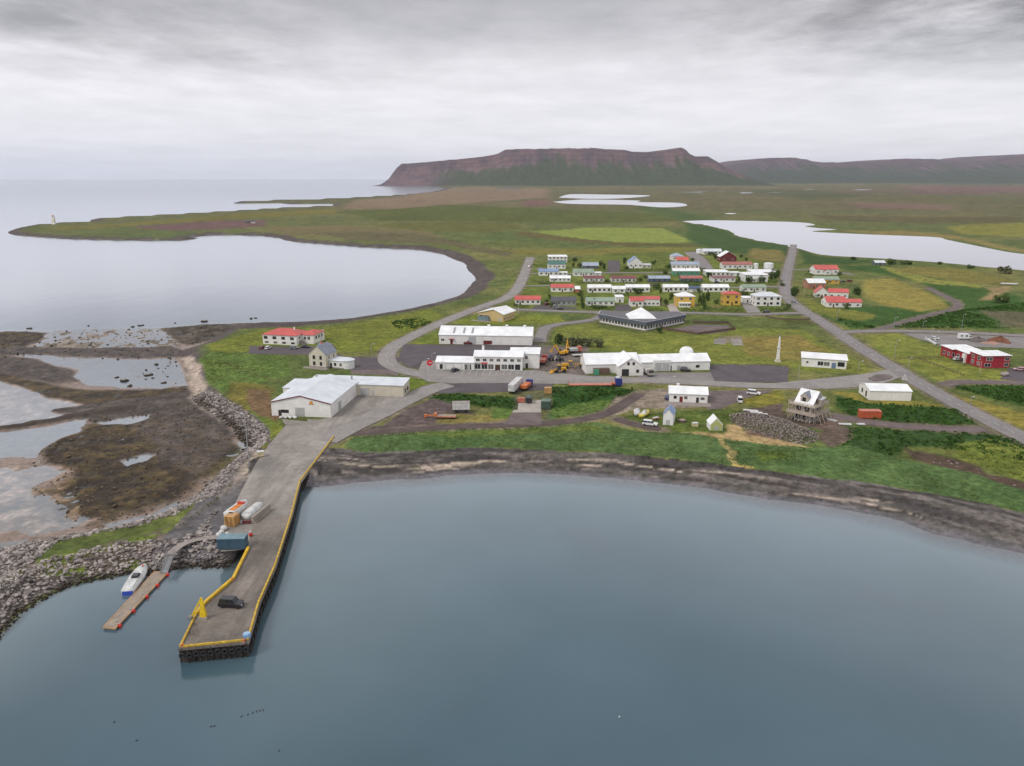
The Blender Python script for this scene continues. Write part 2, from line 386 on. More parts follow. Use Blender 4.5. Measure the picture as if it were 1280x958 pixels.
# --- village yards
patch([(478,532),(505,512),(540,498),(570,502),(600,520),(640,524),(640,529),(560,533),(470,542),(444,545),(444,537)], (96,84,82), 1, 1, 5)
patch([(560,516),(620,518),(640,524),(600,530),(540,530)], (120,112,62), 1.4, 2, 5, veg=1)
patch([(612,512),(642,512),(636,524),(616,524)], (84,104,48), 1, 1, 4, veg=1)
patch([(530,496),(560,493),(600,495),(645,497),(645,513),(600,510),(545,501)], (50,76,30), 1, 1, 4, veg=1, dh=.6)
patch([(688,486),(720,484),(760,485),(796,488),(790,494),(760,502),(730,506),(690,513)], (46,76,28), 1, 1, 4, veg=1, dh=.8)
patch([(690,512),(740,504),(768,501),(768,510),(740,520),(690,528),(680,524)], (86,108,52), 1, 1, 4, veg=1)
patch([(696,522),(720,520),(716,524),(698,526)], (120,110,70), 1, 1, 4, veg=.5)
patch([(768,497),(800,488),(838,486),(838,504),(880,509),(800,511),(786,513),(764,521),(756,514)], (134,122,108), 1, 1, 4)
patch([(766,514),(784,505),(782,500),(792,498),(790,508),(770,522)], (172,158,140), .8, .8, 3)
patch([(884,490),(960,488),(968,492),(930,500),(900,512),(884,512)], (112,100,94), 1, 1, 4)
patch([(920,498),(975,488),(984,498),(970,516),(930,506)], (116,112,46), 1.2, 1.5, 5, veg=1)
patch([(775,520),(840,516),(890,512),(930,514),(912,530),(900,542),(850,540),(800,536),(778,530)], (84,100,44), 1.2, 1.5, 5, veg=1, dh=.25)
patch([(930,512),(975,504),(985,520),(1040,530),(1040,540),(1000,532),(930,524)], (96,82,74), 1, 1, 4)
patch([(1030,533),(1070,538),(1066,552),(1035,558),(1020,548)], (98,84,74), 1.2, 1.2, 4)
patch([(1020,524),(1050,520),(1056,534),(1030,538)], (104,88,78), 1, 1, 4)
patch([(640,500),(650,484),(700,486),(690,494),(690,530),(640,530)], (90,82,80), 1, .8, 4, amount=.35)
# lawns
patch([(690,410),(745,404),(745,410),(800,418),(860,412),(940,410),(1000,412),(1050,440),(1090,460),(1080,467),(1000,465),(985,457),(890,454),(740,436),(690,434)], (108,114,48), 1.5, 1.5, 8, veg=1)
patch([(920,420),(1000,420),(1040,440),(990,450),(930,444)], (124,112,58), 3, 4, 14, veg=1)
patch([(500,430),(540,413),(548,412),(548,431),(512,432)], (104,114,44), 1, .8, 5, veg=1)
patch([(574,400),(600,393),(700,394),(704,402),(680,405),(560,405)], (108,116,42), 1, .8, 5, veg=1)
patch([(487,403),(510,399.5),(535,400),(543,404),(520,412),(495,412)], (52,86,34), 1, .8, 4, veg=1, dh=.7)
patch([(262,430),(330,412),(400,412),(470,400),(540,386),(560,396),(500,425),(470,441),(400,441),(390,433),(315,432),(310,440),(270,445)], (106,112,44), 2, 2, 10, veg=1)
patch([(250,446),(275,440),(310,444),(360,447),(362,470),(340,474),(310,482),(280,488),(256,474)], (86,106,50), 2, 2, 8, veg=1, dh=.2)
patch([(285,478),(320,480),(345,488),(340,500),(345,540),(335,545),(310,515),(280,495)], (104,98,48), 1.5, 2, 6, veg=1)
patch([(308,486),(338,490),(342,502),(348,524),(330,528),(312,508)], (112,90,66), 1.5, 2, 6)
patch([(330,520),(354,532),(350,545),(334,556),(326,534),(318,520),(306,506)], (92,108,44), 1, 1, 4, veg=1)
patch([(500,470),(535,478),(536,492),(512,500),(505,497),(504,474)], (98,112,38), .8, .6, 4, veg=1)
# village gardens
patch([(640,350),(660,330),(760,318),(870,312),(975,330),(985,360),(975,390),(900,389),(740,387),(630,384)], (96,106,44), 3, 3, 8, veg=1, vary=.3)
for q in ([(702,314),(730,318)],): pass
rg = random.Random(5)
for i in range(46):
    px = rg.uniform(670, 970); py = rg.uniform(322, 388); s = rg.uniform(3, 9)
    patch([(px-s,py-1.2),(px+s,py-1.6),(px+s,py+1.4),(px-s,py+1.2)], rg.choice([(70,90,36),(58,74,34),(110,104,60),(120,112,96),(84,78,72),(104,118,40)]), 1.2, 1.5, 6, veg=.8)
patch([(760,326),(775,326),(774,340),(759,340)], (92,84,84), .8, .5, 5)
patch([(855,315),(870,315),(882,323),(892,337),(878,339),(868,326)], (110,102,102), .8, .5, 5)
patch([(980,402),(1010,400),(1014,406),(985,406)], (78,84,42), 1, 1, 5, veg=1)
patch([(900,420),(926,420),(926,429),(892,429)], (122,114,92), 1, 1, 4, veg=.5)
patch([(884,456),(960,456),(985,459),(984,474),(900,473)], (88,80,82), .8, .6, 4)
patch([(660,432),(735,432),(735,472),(668,472)], (110,100,94), 1, .8, 4)
patch([(550,477),(600,476),(690,478),(690,487),(640,490),(560,492)], (90,82,84), .8, .6, 4)
patch([(312,433),(395,434),(432,446),(500,447),(498,462),(436,462),(428,452),(400,444),(312,442)], (96,88,90), .6, .4, 4)
patch([(504,430),(548,431),(672,430),(676,447),(600,447),(556,452),(520,462),(497,452)], (92,84,86), .8, .5, 4)
vg = sstep(2.6, .3, SDROAD+2.4*(fbm(X/3, Y/3, 3, 201)-.5)+1.0*(fbm(X/14, Y/14, 2, 202)-.5))*(SDROAD < 6)
setc(vg*.8, lin(122,110,96)); VEG *= 1-vg*.8
for P_, a_ in (([(700,300),(760,307),(830,310),(900,318)], .9), ([(1104,336),(1160,352),(1226,364)], .9), ([(640,312),(560,300),(470,292)], 1.2), ([(1060,432),(1000,424),(960,420)], .6), ([(690,452-40),(720,418),(745,428)], .5), ([(1080,470),(1180,480)], .5), ([(280,455),(330,470),(360,480)], .5), ([(560,395),(600,393.5),(700,396)], .5)):
    patch(P_, (84,80,46), 1.0, 2, 8, veg=.8, line=a_)
# --- causeway and rock armour base
cw = sstep(0, 1, SDW/1.5)*sstep(0, 1, (9.0-SDW)/2.0)*((Y < 330) & (X < -60))
setc(cw, lin(92,86,84)); VEG *= 1-cw
patch([(316,553),(300,560),(296,572),(312,566)], (88,78,70), 1, 1, 3)
patch([(20,706),(90,691),(133,680),(186,669),(226,652),(252,632),(276,613),(292,595),(311,577),(333,549),(345,545),(330,565),(316,586),(300,616),(288,641),(276,664),(276,686),(226,690),(186,693),(149,701),(93,709),(45,718)], (112,100,90), 1, 1, 4)
patch([(60,700),(120,694),(190,683),(240,660),(270,635),(300,605),(290,640),(276,662),(230,678),(180,688)], (100,90,88), 1, 1.5, 5, vary=.25)
for q in ([(45,704),(90,692),(133,681),(186,670),(200,668),(190,674),(120,692),(60,708),(44,714)], [(200,667),(226,653),(252,634),(276,615),(292,597),(300,600),(280,622),(256,643),(226,660)],
          [(45,712),(110,700),(120,704),(80,712),(46,718)], [(292,597),(311,578),(330,553),(338,552),(318,580),(302,604)], [(150,694),(180,690),(176,695),(152,698)], [(262,680),(276,672),(276,684),(264,685)]):
    patch(q, (98,112,46), .8, 1.6, 3, veg=1, vary=.35, dh=.15)
rk = sstep(-103, -106, X+2*(mid-.5))*(SDW > 0)*(Y < 230)*(Y > 100); setc(rk, lin(96,90,86)); VEG *= 1-rk
patch([(296,612),(311,583),(331,556),(336,560),(322,580),(306,608),(294,634),(286,648),(284,640)], (116,104,56), .6, 1, 3, veg=1)
patch([(340,548),(352,536),(356,532),(342,528),(332,545)], (104,112,46), .6, 1, 3, veg=1)
# sand apron beside the quay
grass_edge = gp([(432,561),(455,566),(490,566),(530,564),(605,560),(700,564),(760,566),(835,574),(910,582),(980,592),(1060,602),(1122,611),(1185,622),(1235,631),(1300,648)])
bi = np.nonzero((SDW > -6) & (SDW < 40) & (X > -80) & (Y < 262) & (Y > 60))[0]
dg = d_line(X[bi]+.9*(fbm(X[bi]/3,Y[bi]/3,3,8)-.5)*2, Y[bi], grass_edge)
# only seaward of the meadow edge
gx = np.interp(X[bi], grass_edge[:, 0], grass_edge[:, 1])
sea = Y[bi]+1.2*(fbm(X[bi]/4, Y[bi]/4, 3, 6)-.5) < gx
t = np.clip(SDW[bi]/(np.maximum(SDW[bi], 0)+dg+1e-3), 0, 1)
st = fbm(X[bi]/16+t*3, t*9+fbm(X[bi]/9, Y[bi]/9, 2, 15)*2.2, 4, 31)
cA = np.array(lin(72,68,67)); cB = np.array(lin(106,100,96)); cL = np.array(lin(184,168,152)); cWt = np.array(lin(98,94,97))
cb = cA+(cB-cA)*sstep(.35, .65, st)[:, None]
st2 = fbm(X[bi]/22, t*14+fbm(X[bi]/12, Y[bi]/12, 2, 16)*2.5, 3, 37)
cb = cb+(cL-cb)*(.8*sstep(.54, .68, st2)*sstep(.15, .3, t)*sstep(.8, .6, t))[:, None]
cb = cb+(np.array(lin(54,46,44))-cb)*(.7*sstep(.6, .72, fbm(X[bi]/14, t*12, 3, 39))*sstep(.3, .5, t))[:, None]
cb = cb+(cWt-cb)*sstep(.24, .08, t)[:, None]
cb = cb*(1+.35*(fine[bi]-.5))[:, None]
ii = bi[sea]; COL[ii] = cb[sea]; VEG[ii] = 0; WET[ii] = (.75*sstep(.3, .1, t))[sea]
# --- tidal flats west of the village
flat = gp([(-120,408),(0,412),(60,412),(120,409),(200,408),(260,404),(330,402),(345,404),(300,412),(250,446),(262,480),(320,530),(330,550),(300,590),(250,640),(190,662),(90,682),(0,697),(-120,712)], 0)
SF = sdm(flat, 200, wob=3, ws=20)
fm = sstep(-4, 8, SF)
fb = fbm(X/9, Y/9, 4, 61); fb2 = fbm(X/30, Y/20, 4, 62); fr = fbm(X/2.5, Y/2.5, 3, 63)
Hf = .05+(fb2-.5)*.3+(fb-.5)*.35
cF = np.array(lin(128,110,98))*np.ones((len(X), 1)); cF = cF*(1+.3*(fb-.5))[:, None]
def fpatch(pts, c, dh, rough, soft=3, wob=3, ws=12, amount=1.0, seed=0, c2=None):
    global Hf, cF
    sd = sdm(gp(pts, 0), 60, False, wob, ws, seed); w = sstep(-.5, .5, sd/soft)*amount
    Hf = Hf*(1-w)+w*(dh+rough*((fb-.5)*1.0+(fr-.5)*1.2))
    cc = np.array(lin(*c))*np.ones((len(X), 1))
    if c2: q = sstep(.42, .6, fbm(X/4, Y/4, 4, 64+seed))[:, None]; cc = cc*(1-q)+np.array(lin(*c2))*q
    cF = cF*(1-w[:, None])+cc*w[:, None]*(1+1.3*(fr-.5)+.6*(fb-.5))[:, None]
sw = (50,38,23); sw2 = (76,62,34); gr = (80,70,64); gr2 = (122,114,112)
fpatch([(-100,413),(20,414),(52,418),(50,428),(30,434),(-100,436)], sw, .25, .5, c2=sw2)
fpatch([(60,410),(200,406),(240,412),(232,434),(100,437),(40,434)], (120,106,90), -.02, .35, c2=sw2)
fpatch([(200,409),(260,404),(345,402),(300,412),(262,428),(236,432),(215,424)], sw, .35, .5, c2=(84,74,60))
fpatch([(-100,434),(20,434),(120,436),(220,434),(240,444),(222,448),(150,449),(60,444),(10,445),(-100,456)], gr, .4, .5, c2=(70,62,58))
fpatch([(-100,448),(10,447),(60,454),(96,466),(104,476),(80,480),(30,472),(-100,462)], gr, .4, .5, c2=(66,58,54))
fpatch([(18,443),(60,445),(150,450),(215,450),(228,462),(230,478),(196,487),(150,484),(112,476),(100,462),(60,452)], (118,110,104), -.35, .15)
fpatch([(160,455),(215,452),(232,478),(200,487),(160,484)], (80,72,66), -.08, .7, amount=.55)
fpatch([(-100,454),(30,472),(80,482),(130,488),(196,489),(232,484),(250,500),(190,510),(130,512),(70,505),(40,490),(-100,472)], sw, .3, .5, c2=sw2)
fpatch([(-100,472),(10,478),(50,492),(90,506),(120,510),(90,518),(30,528),(-100,540)], (184,164,152), -.12, .12, c2=(148,128,112))
fpatch([(60,512),(130,503),(236,490),(250,505),(280,525),(300,545),(270,560),(180,540),(120,530),(95,525)], gr, .3, .6, c2=(64,54,46))
fpatch([(-100,533),(0,534),(60,524),(130,511),(170,506),(170,511),(120,518),(60,531),(0,539),(-100,546)], (58,48,38), .8, .5, soft=1.5, wob=1)
fpatch([(-100,542),(0,541),(70,531),(104,524),(96,536),(70,556),(40,570),(0,572),(-100,580)], (140,130,126), -.3, .08)
fpatch([(120,528),(185,518),(186,522),(150,534),(130,535)], (150,142,138), -.25, .1)
fpatch([(48,566),(100,536),(170,530),(270,552),(292,562),(272,590),(242,622),(204,642),(150,660),(104,660),(56,640),(36,604)], sw, .42, .7, soft=6, wob=8, ws=14, c2=sw2)
fpatch([(170,528),(250,520),(290,545),(296,560),(270,588),(230,600),(190,580),(180,550)], gr, .35, .5, soft=8, wob=6, c2=(80,68,56))
fpatch([(150,577),(175,568),(192,569),(178,577),(158,584)], (160,150,148), -.3, .1, soft=1.5, wob=2)
fpatch([(-100,585),(30,590),(50,600),(60,640),(110,660),(60,672),(0,684),(-100,690)], (178,154,140), -.1, .15, soft=8, wob=8, c2=(130,106,84))
fpatch([(50,612),(120,620),(110,655),(62,650)], sw2, -.02, .6, amount=.6, wob=8, c2=(150,126,104))
fpatch([(118,660),(200,640),(226,628),(232,632),(205,648),(130,670)], (142,132,130), -.2, .1, soft=2)
# pale dry sand path along the meadow's foot
fl = fm*(SDW < 3.0)
H = H*(1-fl)+np.where(SDW > 0, np.maximum(H, Hf), Hf)*fl
fc_ = fm*sstep(2.5, .5, SDW)
COL = COL*(1-fc_[:, None])+cF*fc_[:, None]; VEG *= 1-fc_; WET = WET*(1-fc_)+fc_*np.clip(.35+.4*(H < .15)+.2*fb, 0, 1)
patch([(226,442),(240,440),(248,452),(252,475),(250,494),(240,490),(238,470),(232,455)], (168,152,140), 1.5, 2, 5)
patch([(236,488),(252,492),(268,504),(280,520),(262,510),(246,502)], (150,138,128), 1.5, 2, 5, amount=.6)
under = sstep(.1, -.6, H)*(1-fm)*(SDL < -5)
COL = COL*(1-under[:, None])+np.array(lin(110,104,96))*under[:, None]
H[(SDROAD < 2.5) & (SDW > 12)] = LAND-.04
qs = gp([(421,543),(404,566)]); qi_ = win(qs, 30); qd = d_line(X[qi_], Y[qi_], qs)
H[qi_] = np.maximum(H[qi_], np.where(SDW[qi_] > -6, 2.5-.20*qd-.5*(fine[qi_]-.5), -9))
gl = COL.mean(1, keepdims=True); COL = np.clip(gl+(COL-gl)*.98, .004, .9)*(1+.07*VEG*sstep(.05, .13, gl[:, 0]))[:, None]
m, nt, b = new_mat('ground_soil_and_grass')
tc = nt.new('ShaderNodeTexCoord').outputs['Object']
ac = nt.new('ShaderNodeAttribute', attribute_name='col').outputs['Color']
av = nt.new('ShaderNodeAttribute', attribute_name='veg').outputs['Fac']
aw = nt.new('ShaderNodeAttribute', attribute_name='wet').outputs['Fac']
n1 = nt.noise(tc, .55, 6, .72); n2 = nt.noise(tc, .13, 6, .68); n3 = nt.noise(tc, .03, 3, .5)
c = nt.mix(1.0, ac, nt.mix(nt.ramp(n1, .3, .7), (.42,.44,.40), (1.56,1.54,1.56)), 'MULTIPLY')
c = nt.mix(1.0, c, nt.mix(nt.ramp(n2, .3, .7), (.68,.72,.66), (1.3,1.26,1.3)), 'MULTIPLY')
vy = nt.math('MULTIPLY', nt.ramp(n2, .48, .66), av); vy = nt.math('MULTIPLY', vy, .35)
c = nt.mix(vy, c, nt.mix(1.0, c, (1.3,1.12,.98), 'MULTIPLY'))
vg = nt.math('MULTIPLY', nt.ramp(n3, .5, .7), av); vg = nt.math('MULTIPLY', vg, .4)
c = nt.mix(vg, c, nt.mix(1.0, c, (.66,.86,.72), 'MULTIPLY'))
nt.link(c, b.inputs['Base Color'])
nt.link(nt.ramp(aw, 0, 1, .93, .45), b.inputs['Roughness'])
nt.link(nt.ramp(aw, 0, 1, .12, .5), b.inputs['Specular IOR Level'])
nt.link(nt.bump(n1, .6, .35), b.inputs['Normal'])
GM = m
idx = np.arange(NR*NA).reshape(NR, NA)
F = np.stack([idx[:-1, :-1], idx[:-1, 1:], idx[1:, 1:], idx[1:, :-1]], -1).reshape(-1, 4)
# everything the ground hides below deep water stays: it is one sheet
V = np.stack([X, Y, H], 1)
gnd = tag(np_mesh('ground', V, F, GM, True, {'col': ('COL', COL), 'veg': ('F', VEG), 'wet': ('F', WET)}), kind='structure')
# ------------------------------------------------------------------ water
def water_mat(name, body, power, rough, bstr, shallow=True, wave=(.35, .06)):
    m = bpy.data.materials.new(name); m.use_nodes = True; nt = NT(m.node_tree); nt.n.clear()
    out = nt.new('ShaderNodeOutputMaterial')
    tc = nt.new('ShaderNodeTexCoord').outputs['Object']
    mp = nt.new('ShaderNodeMapping'); mp.inputs['Scale'].default_value = (1, .45, 1); mp.inputs['Rotation'].default_value = (0, 0, .25); nt.link(tc, mp.inputs[0])
    w1 = nt.noise(mp.outputs[0], wave[0], 4, .6); w2 = nt.noise(mp.outputs[0], wave[1], 2, .5)
    bn = nt.bump(nt.math('ADD', nt.math('MULTIPLY', w1, .35), w2), bstr, .5)
    fr = nt.new('ShaderNodeFresnel'); fr.inputs['IOR'].default_value = 1.333; nt.link(bn, fr.inputs['Normal'])
    fac = nt.math('MINIMUM', nt.math('MULTIPLY', fr.outputs[0], power), .84)
    gl = nt.new('ShaderNodeBsdfGlossy'); gl.inputs['Roughness'].default_value = rough; nt.link(bn, gl.inputs['Normal'])
    gl.inputs['Color'].default_value = (.95, .96, 1, 1)
    df = nt.new('ShaderNodeBsdfDiffuse')
    p1 = nt.noise(tc, .012, 4, .6); p2 = nt.noise(tc, .017, 4, .55)
    cc = nt.mix(nt.ramp(p1, .35, .68), tuple(q*.86 for q in body), tuple(q*1.14 for q in body))
    cc = nt.mix(nt.ramp(p2, .56, .78, 0, .85), cc, (body[0]*1.0, body[1]*.72, body[2]*.8))
    if shallow:
        dp = nt.new('ShaderNodeAttribute', attribute_name='depth').outputs['Fac']
        sh = nt.ramp(dp, .0, 7.5)
        cc = nt.mix(sh, nt.mix(1.0, cc, (2.3,1.75,1.55), 'MULTIPLY'), cc)
        nt.link(cc, df.inputs['Color'])
        tr = nt.new('ShaderNodeBsdfTransparent'); tr.inputs['Color'].default_value = (.86, .9, .88, 1)
        mx = nt.new('ShaderNodeMixShader'); nt.link(nt.ramp(dp, -.02, .8, .0, 1.), mx.inputs[0]); nt.link(tr.outputs[0], mx.inputs[1]); nt.link(df.outputs[0], mx.inputs[2])
        base = mx.outputs[0]
    else:
        nt.link(cc, df.inputs['Color']); base = df.outputs[0]
    m2 = nt.new('ShaderNodeMixShader'); nt.link(fac, m2.inputs[0]); nt.link(base, m2.inputs[1]); nt.link(gl.outputs[0], m2.inputs[2])
    nt.link(m2.outputs[0], out.inputs[0])
    return m
sea_m = water_mat('sea_water', (.052,.100,.126), 1.8, .13, .12)
lake_m = water_mat('lake_water', (.22,.19,.2), 1.25, .34, .05, shallow=False)
HG = H.reshape(NR, NA); inland = (SDL > -40).reshape(NR, NA)
low = (HG < .35) & ~inland
keep = (low[:-1, :-1] | low[:-1, 1:] | low[1:, 1:] | low[1:, :-1]).ravel()
Fs = F[keep]; used, inv = np.unique(Fs, return_inverse=True)
Vs = V[used].copy(); dpt = -Vs[:, 2]; Vs[:, 2] = 0
# the open bay deepens quickly away from the beach
tag(np_mesh('sea_water', Vs, inv.reshape(-1, 4), sea_m, True, {'depth': ('F', np.clip(dpt, 0, 8))}), kind='structure')
for L in lakes:
    P = smooth_line(np.vstack([L, L[:1]]), 12.0)[:-1]; n = len(P)
    area = sum(P[i][0]*P[(i+1) % n][1]-P[(i+1) % n][0]*P[i][1] for i in range(n))
    o = MB(); o.add([(p[0], p[1], 3.06) for p in (P if area > 0 else P[::-1])], [tuple(range(n))])
    tag(o.build('lake_water', lake_m), kind='structure')
# ------------------------------------------------------------------ hills
def hill(name, sil, ybase, ycrest, yback, pal, seed, lip=.42, nu=420, nv=120, gully=1.0, side=300.0):
    """sil: (px, py) of the skyline; heights follow from the distance ycrest"""
    hx = []; hz = []
    for px, py in sil:
        dx = (px-640)/FPX; dy = (py-479)/FPX
        t = ycrest/(CP-SP*dy); hx.append(dx*t); hz.append(max(2.0, CAMH+(-SP-CP*dy)*t))
    hx = np.array(hx); hz = np.array(hz)
    u = np.linspace(hx[0]-side, hx[-1]+side, nu); v = np.linspace(0, 1, nv)
    U, Vv = np.meshgrid(u, v)
    crest = np.interp(U, hx, hz, left=0, right=0)
    k = np.maximum(1-np.maximum(np.maximum(hx[0]-U, U-hx[-1]), 0)/side, 0)
    crest = np.where(U < hx[0], hz[0]*k, np.where(U > hx[-1], hz[-1]*k, crest))
    YY = np.where(Vv < lip, ybase+(ycrest-ybase)*Vv/lip, ycrest+(yback-ycrest)*(Vv-lip)/(1-lip))
    s = Vv/lip
    wU = U+260*(fbm(U/500, Vv*2.2, 3, seed+3)-.5); g1 = fbm(wU/420+seed, Vv*2.4, 4, seed); g2 = 1-np.abs(2*fbm(wU/190, Vv*1.6+U/900, 4, seed+5)-1)
    sl = np.clip(s+gully*(.24*(g1-.5)+.09*(g2-.7))*sstep(0, .3, s)*sstep(1.15, .8, s), 0, 1.0)
    prof = np.where(sl < .62, .52*(sl/.62)**1.35, .52+.48*sstep(.0, 1.0, (sl-.62)/.36)**.8)
    back = sstep(1, .55, Vv)
    Z = crest*prof*np.where(Vv > lip, back, 1)
    Z += (fbm(U/60, YY/60, 4, seed+9)-.5)*crest*.06*sstep(0.02, .4, s)*sstep(1.0, .9, s)
    Z += (fbm(U/130, YY/130, 3, seed+12)-.5)*crest*.02*(s > .9)
    Z = np.maximum(Z, -4)
    rel = np.clip(Z/np.maximum(crest, 1), 0, 1)
    n1 = fbm(U/160, YY/220, 4, seed+20); n2 = fbm(U/45, Vv*4, 4, seed+22); n3 = fbm(U/420, YY/500, 3, seed+25)
    top, red, scree, grn = [np.array(q) for q in pal]
    c = top+(red-top)*sstep(.35, .65, n1)[..., None]
    c = c+(scree-c)*(.35*sstep(.5, .75, n2)*sstep(1, .75, rel))[..., None]
    strata = .5+.5*np.sin(rel*46+4*n1); c = c*(1-.28*(strata*sstep(.5, .7, rel)*sstep(.99, .95, rel))[..., None])
    gm = sstep(.74, .44, rel+.5*(n2-.5)+.6*(n3-.5))
    if name == 'mountain': gm *= sstep(hx[0]+350, hx[0]+800, U+300*(n3-.5))
    c = c+(grn-c)*(gm*.9)[..., None]
    c = c*(1+.5*(fbm(U/24, YY/24, 3, seed+30)-.5))[..., None]
    Vt = np.stack([U.ravel(), YY.ravel(), Z.ravel()-1], 1)
    ix = np.arange(nu*nv).reshape(nv, nu)
    Fq = np.stack([ix[:-1, :-1], ix[:-1, 1:], ix[1:, 1:], ix[1:, :-1]], -1).reshape(-1, 4)
    m, nt, b = new_mat(name+'_rock'); ac = nt.new('ShaderNodeAttribute', attribute_name='col').outputs['Color']
    tc = nt.new('ShaderNodeTexCoord').outputs['Object']; n = nt.noise(tc, .02, 5, .65)
    nt.link(nt.mix(1.0, ac, nt.mix(nt.ramp(n, .3, .7), (.75,.75,.75), (1.25,1.25,1.25)), 'MULTIPLY'), b.inputs['Base Color'])
    b.inputs['Roughness'].default_value = .95; b.inputs['Specular IOR Level'].default_value = .1
    nt.link(nt.bump(n, .7, 12), b.inputs['Normal'])
    return tag(np_mesh(name, Vt, Fq, m, True, {'col': ('COL', np.clip(c.reshape(-1, 3), .01, .8))}), kind='structure')
palA = (lin(86,72,80), lin(106,84,87), lin(120,99,96), lin(56,70,48))
hill('mountain', [(488,226),(491,219),(497,210),(503,205),(520,204),(560,200.5),(600,196.5),(622,192.5),(632,187),(660,186.5),(700,186),(740,186),(781,187.5),(790,189.5),(808,190.5),(830,187.5),(850,184.5),(855,187),(860,192),(868,195.5),(884,195.5),(892,200),(905,208),(918,215),(935,221)],
     7600, 8700, 13000, palA, 5, nu=560, nv=150, side=60)
palB = (lin(84,70,82), lin(96,78,86), lin(122,104,108), lin(50,66,50))
hill('far_hill', [(880,214),(905,207),(930,202.5),(945,199),(962,197.5),(990,198),(1005,201),(1020,203),(1060,204),(1100,201),(1130,198.5),(1160,199),(1200,201.5),(1235,200.5),(1250,196.5),(1270,193.5),(1300,192),(1400,188),(1560,190)],
     10200, 13000, 20000, palB, 15, nu=560, nv=110, side=900)
# ------------------------------------------------------------------ sky, sun, camera, air
sc = scene
w = bpy.data.worlds.new('World'); sc.world = w; w.use_nodes = True
nt = NT(w.node_tree); nt.n.clear()
SUN_EL, SUN_AZ = math.radians(48), math.radians(-125)     # azimuth from +Y, clockwise
out = nt.new('ShaderNodeOutputWorld'); bg = nt.new('ShaderNodeBackground'); bg.inputs['Strength'].default_value = .1
sky = nt.new('ShaderNodeTexSky'); sky.sky_type = 'NISHITA'; sky.sun_disc = False; sky.sun_elevation = SUN_EL; sky.sun_rotation = SUN_AZ
tc = nt.new('ShaderNodeTexCoord').outputs['Generated']
sx = nt.new('ShaderNodeSeparateXYZ'); nt.link(tc, sx.inputs[0])
zz = nt.math('ADD', nt.math('MAXIMUM', sx.outputs[2], 0), .075)
u = nt.math('DIVIDE', sx.outputs[0], zz); v = nt.math('DIVIDE', sx.outputs[1], zz)
cm = nt.new('ShaderNodeCombineXYZ'); nt.link(u, cm.inputs[0]); nt.link(v, cm.inputs[1])
mp = nt.new('ShaderNodeMapping'); mp.inputs['Scale'].default_value = (1.7, 1.35, 1); mp.inputs['Location'].default_value = (3.1, 1.7, 0); nt.link(cm.outputs[0], mp.inputs[0])
na = nt.noise(mp.outputs[0], 1.0, 9, .64)
mp2 = nt.new('ShaderNodeMapping'); mp2.inputs['Scale'].default_value = (.55, .62, 1); mp2.inputs['Rotation'].default_value = (0, 0, .12); mp2.inputs['Location'].default_value = (7.3, .4, 0); nt.link(cm.outputs[0], mp2.inputs[0])
nb = nt.noise(mp2.outputs[0], 1.0, 5, .55)
def blob(az_deg, el_deg, sa, se):
    """1 around a direction of the sky, fading out"""
    ax = math.sin(math.radians(az_deg)); e = math.sin(math.radians(el_deg))
    a = nt.math('DIVIDE', nt.math('SUBTRACT', sx.outputs[0], ax), sa); c2 = nt.math('DIVIDE', nt.math('SUBTRACT', sx.outputs[2], e), se)
    q = nt.math('ADD', nt.math('MULTIPLY', a, a), nt.math('MULTIPLY', c2, c2))
    front = nt.ramp(sx.outputs[1], 0, .2)
    return nt.math('MULTIPLY', nt.math('POWER', 2.718, nt.math('MULTIPLY', q, -1.0)), front)
el = sx.outputs[2]
# overcast brightness falls from the bright band near the horizon to the grey deck overhead
cr = nt.new('ShaderNodeValToRGB'); R_ = cr.color_ramp
R_.elements[0].position = 0.0; R_.elements[0].color = (5.1, 5.15, 5.9, 1)
R_.elements[1].position = 1.0; R_.elements[1].color = (5.4, 5.3, 5.5, 1)
for p, cc in ((.02, (5.5,5.5,6.1)), (.05, (6.0,5.95,6.35)), (.09, (6.15,6.05,6.35)), (.13, (5.5,5.35,5.6)), (.17, (4.3,4.18,4.36)), (.205, (3.5,3.4,3.55)), (.235, (5.2,5.2,5.5)), (.3, (7.8,7.8,8.3)), (.42, (6.6,6.6,6.9)), (.6, (5.4,5.3,5.5))):
    e = R_.elements.new(p); e.color = (*cc, 1)
nt.link(nt.math('MAXIMUM', el, 0), cr.inputs[0])
dk = nt.math('ADD', nt.math('MULTIPLY', blob(35, 10.5, .30, .05), 1.5), nt.math('MULTIPLY', blob(-27, 9.0, .30, .045), .5))
nmix = nt.math('ADD', nt.math('MULTIPLY', na, .6), nt.math('MULTIPLY', nb, .4))
tex = nt.ramp(nmix, .36, .64, 1.09, .86)
amp = nt.ramp(el, .01, .13, .45, 1.0)
tex = nt.math('ADD', nt.math('MULTIPLY', nt.math('SUBTRACT', tex, 1), amp), 1)
dark = nt.math('SUBTRACT', 1, nt.math('MULTIPLY', nt.math('MULTIPLY', dk, nt.ramp(nmix, .38, .62)), .72))
tot = nt.math('MULTIPLY', tex, dark)
cl = nt.new('ShaderNodeVectorMath', operation='SCALE'); nt.link(cr.outputs[0], cl.inputs[0]); nt.link(tot, cl.inputs['Scale'])
thin = nt.ramp(nb, .3, .7, .97, .9)
fin = nt.mix(thin, sky.outputs[0], cl.outputs[0])
nt.link(fin, bg.inputs[0]); nt.link(bg.outputs[0], out.inputs[0])
sl = bpy.data.lights.new('sun', 'SUN'); sl.energy = 1.1; sl.angle = math.radians(14); sl.color = (1, .96, .9)
so = bpy.data.objects.new('sun', sl); C.objects.link(so); so.location = (-200, -100, 600)
sd = Vector((math.sin(SUN_AZ)*math.cos(SUN_EL), math.cos(SUN_AZ)*math.cos(SUN_EL), math.sin(SUN_EL)))
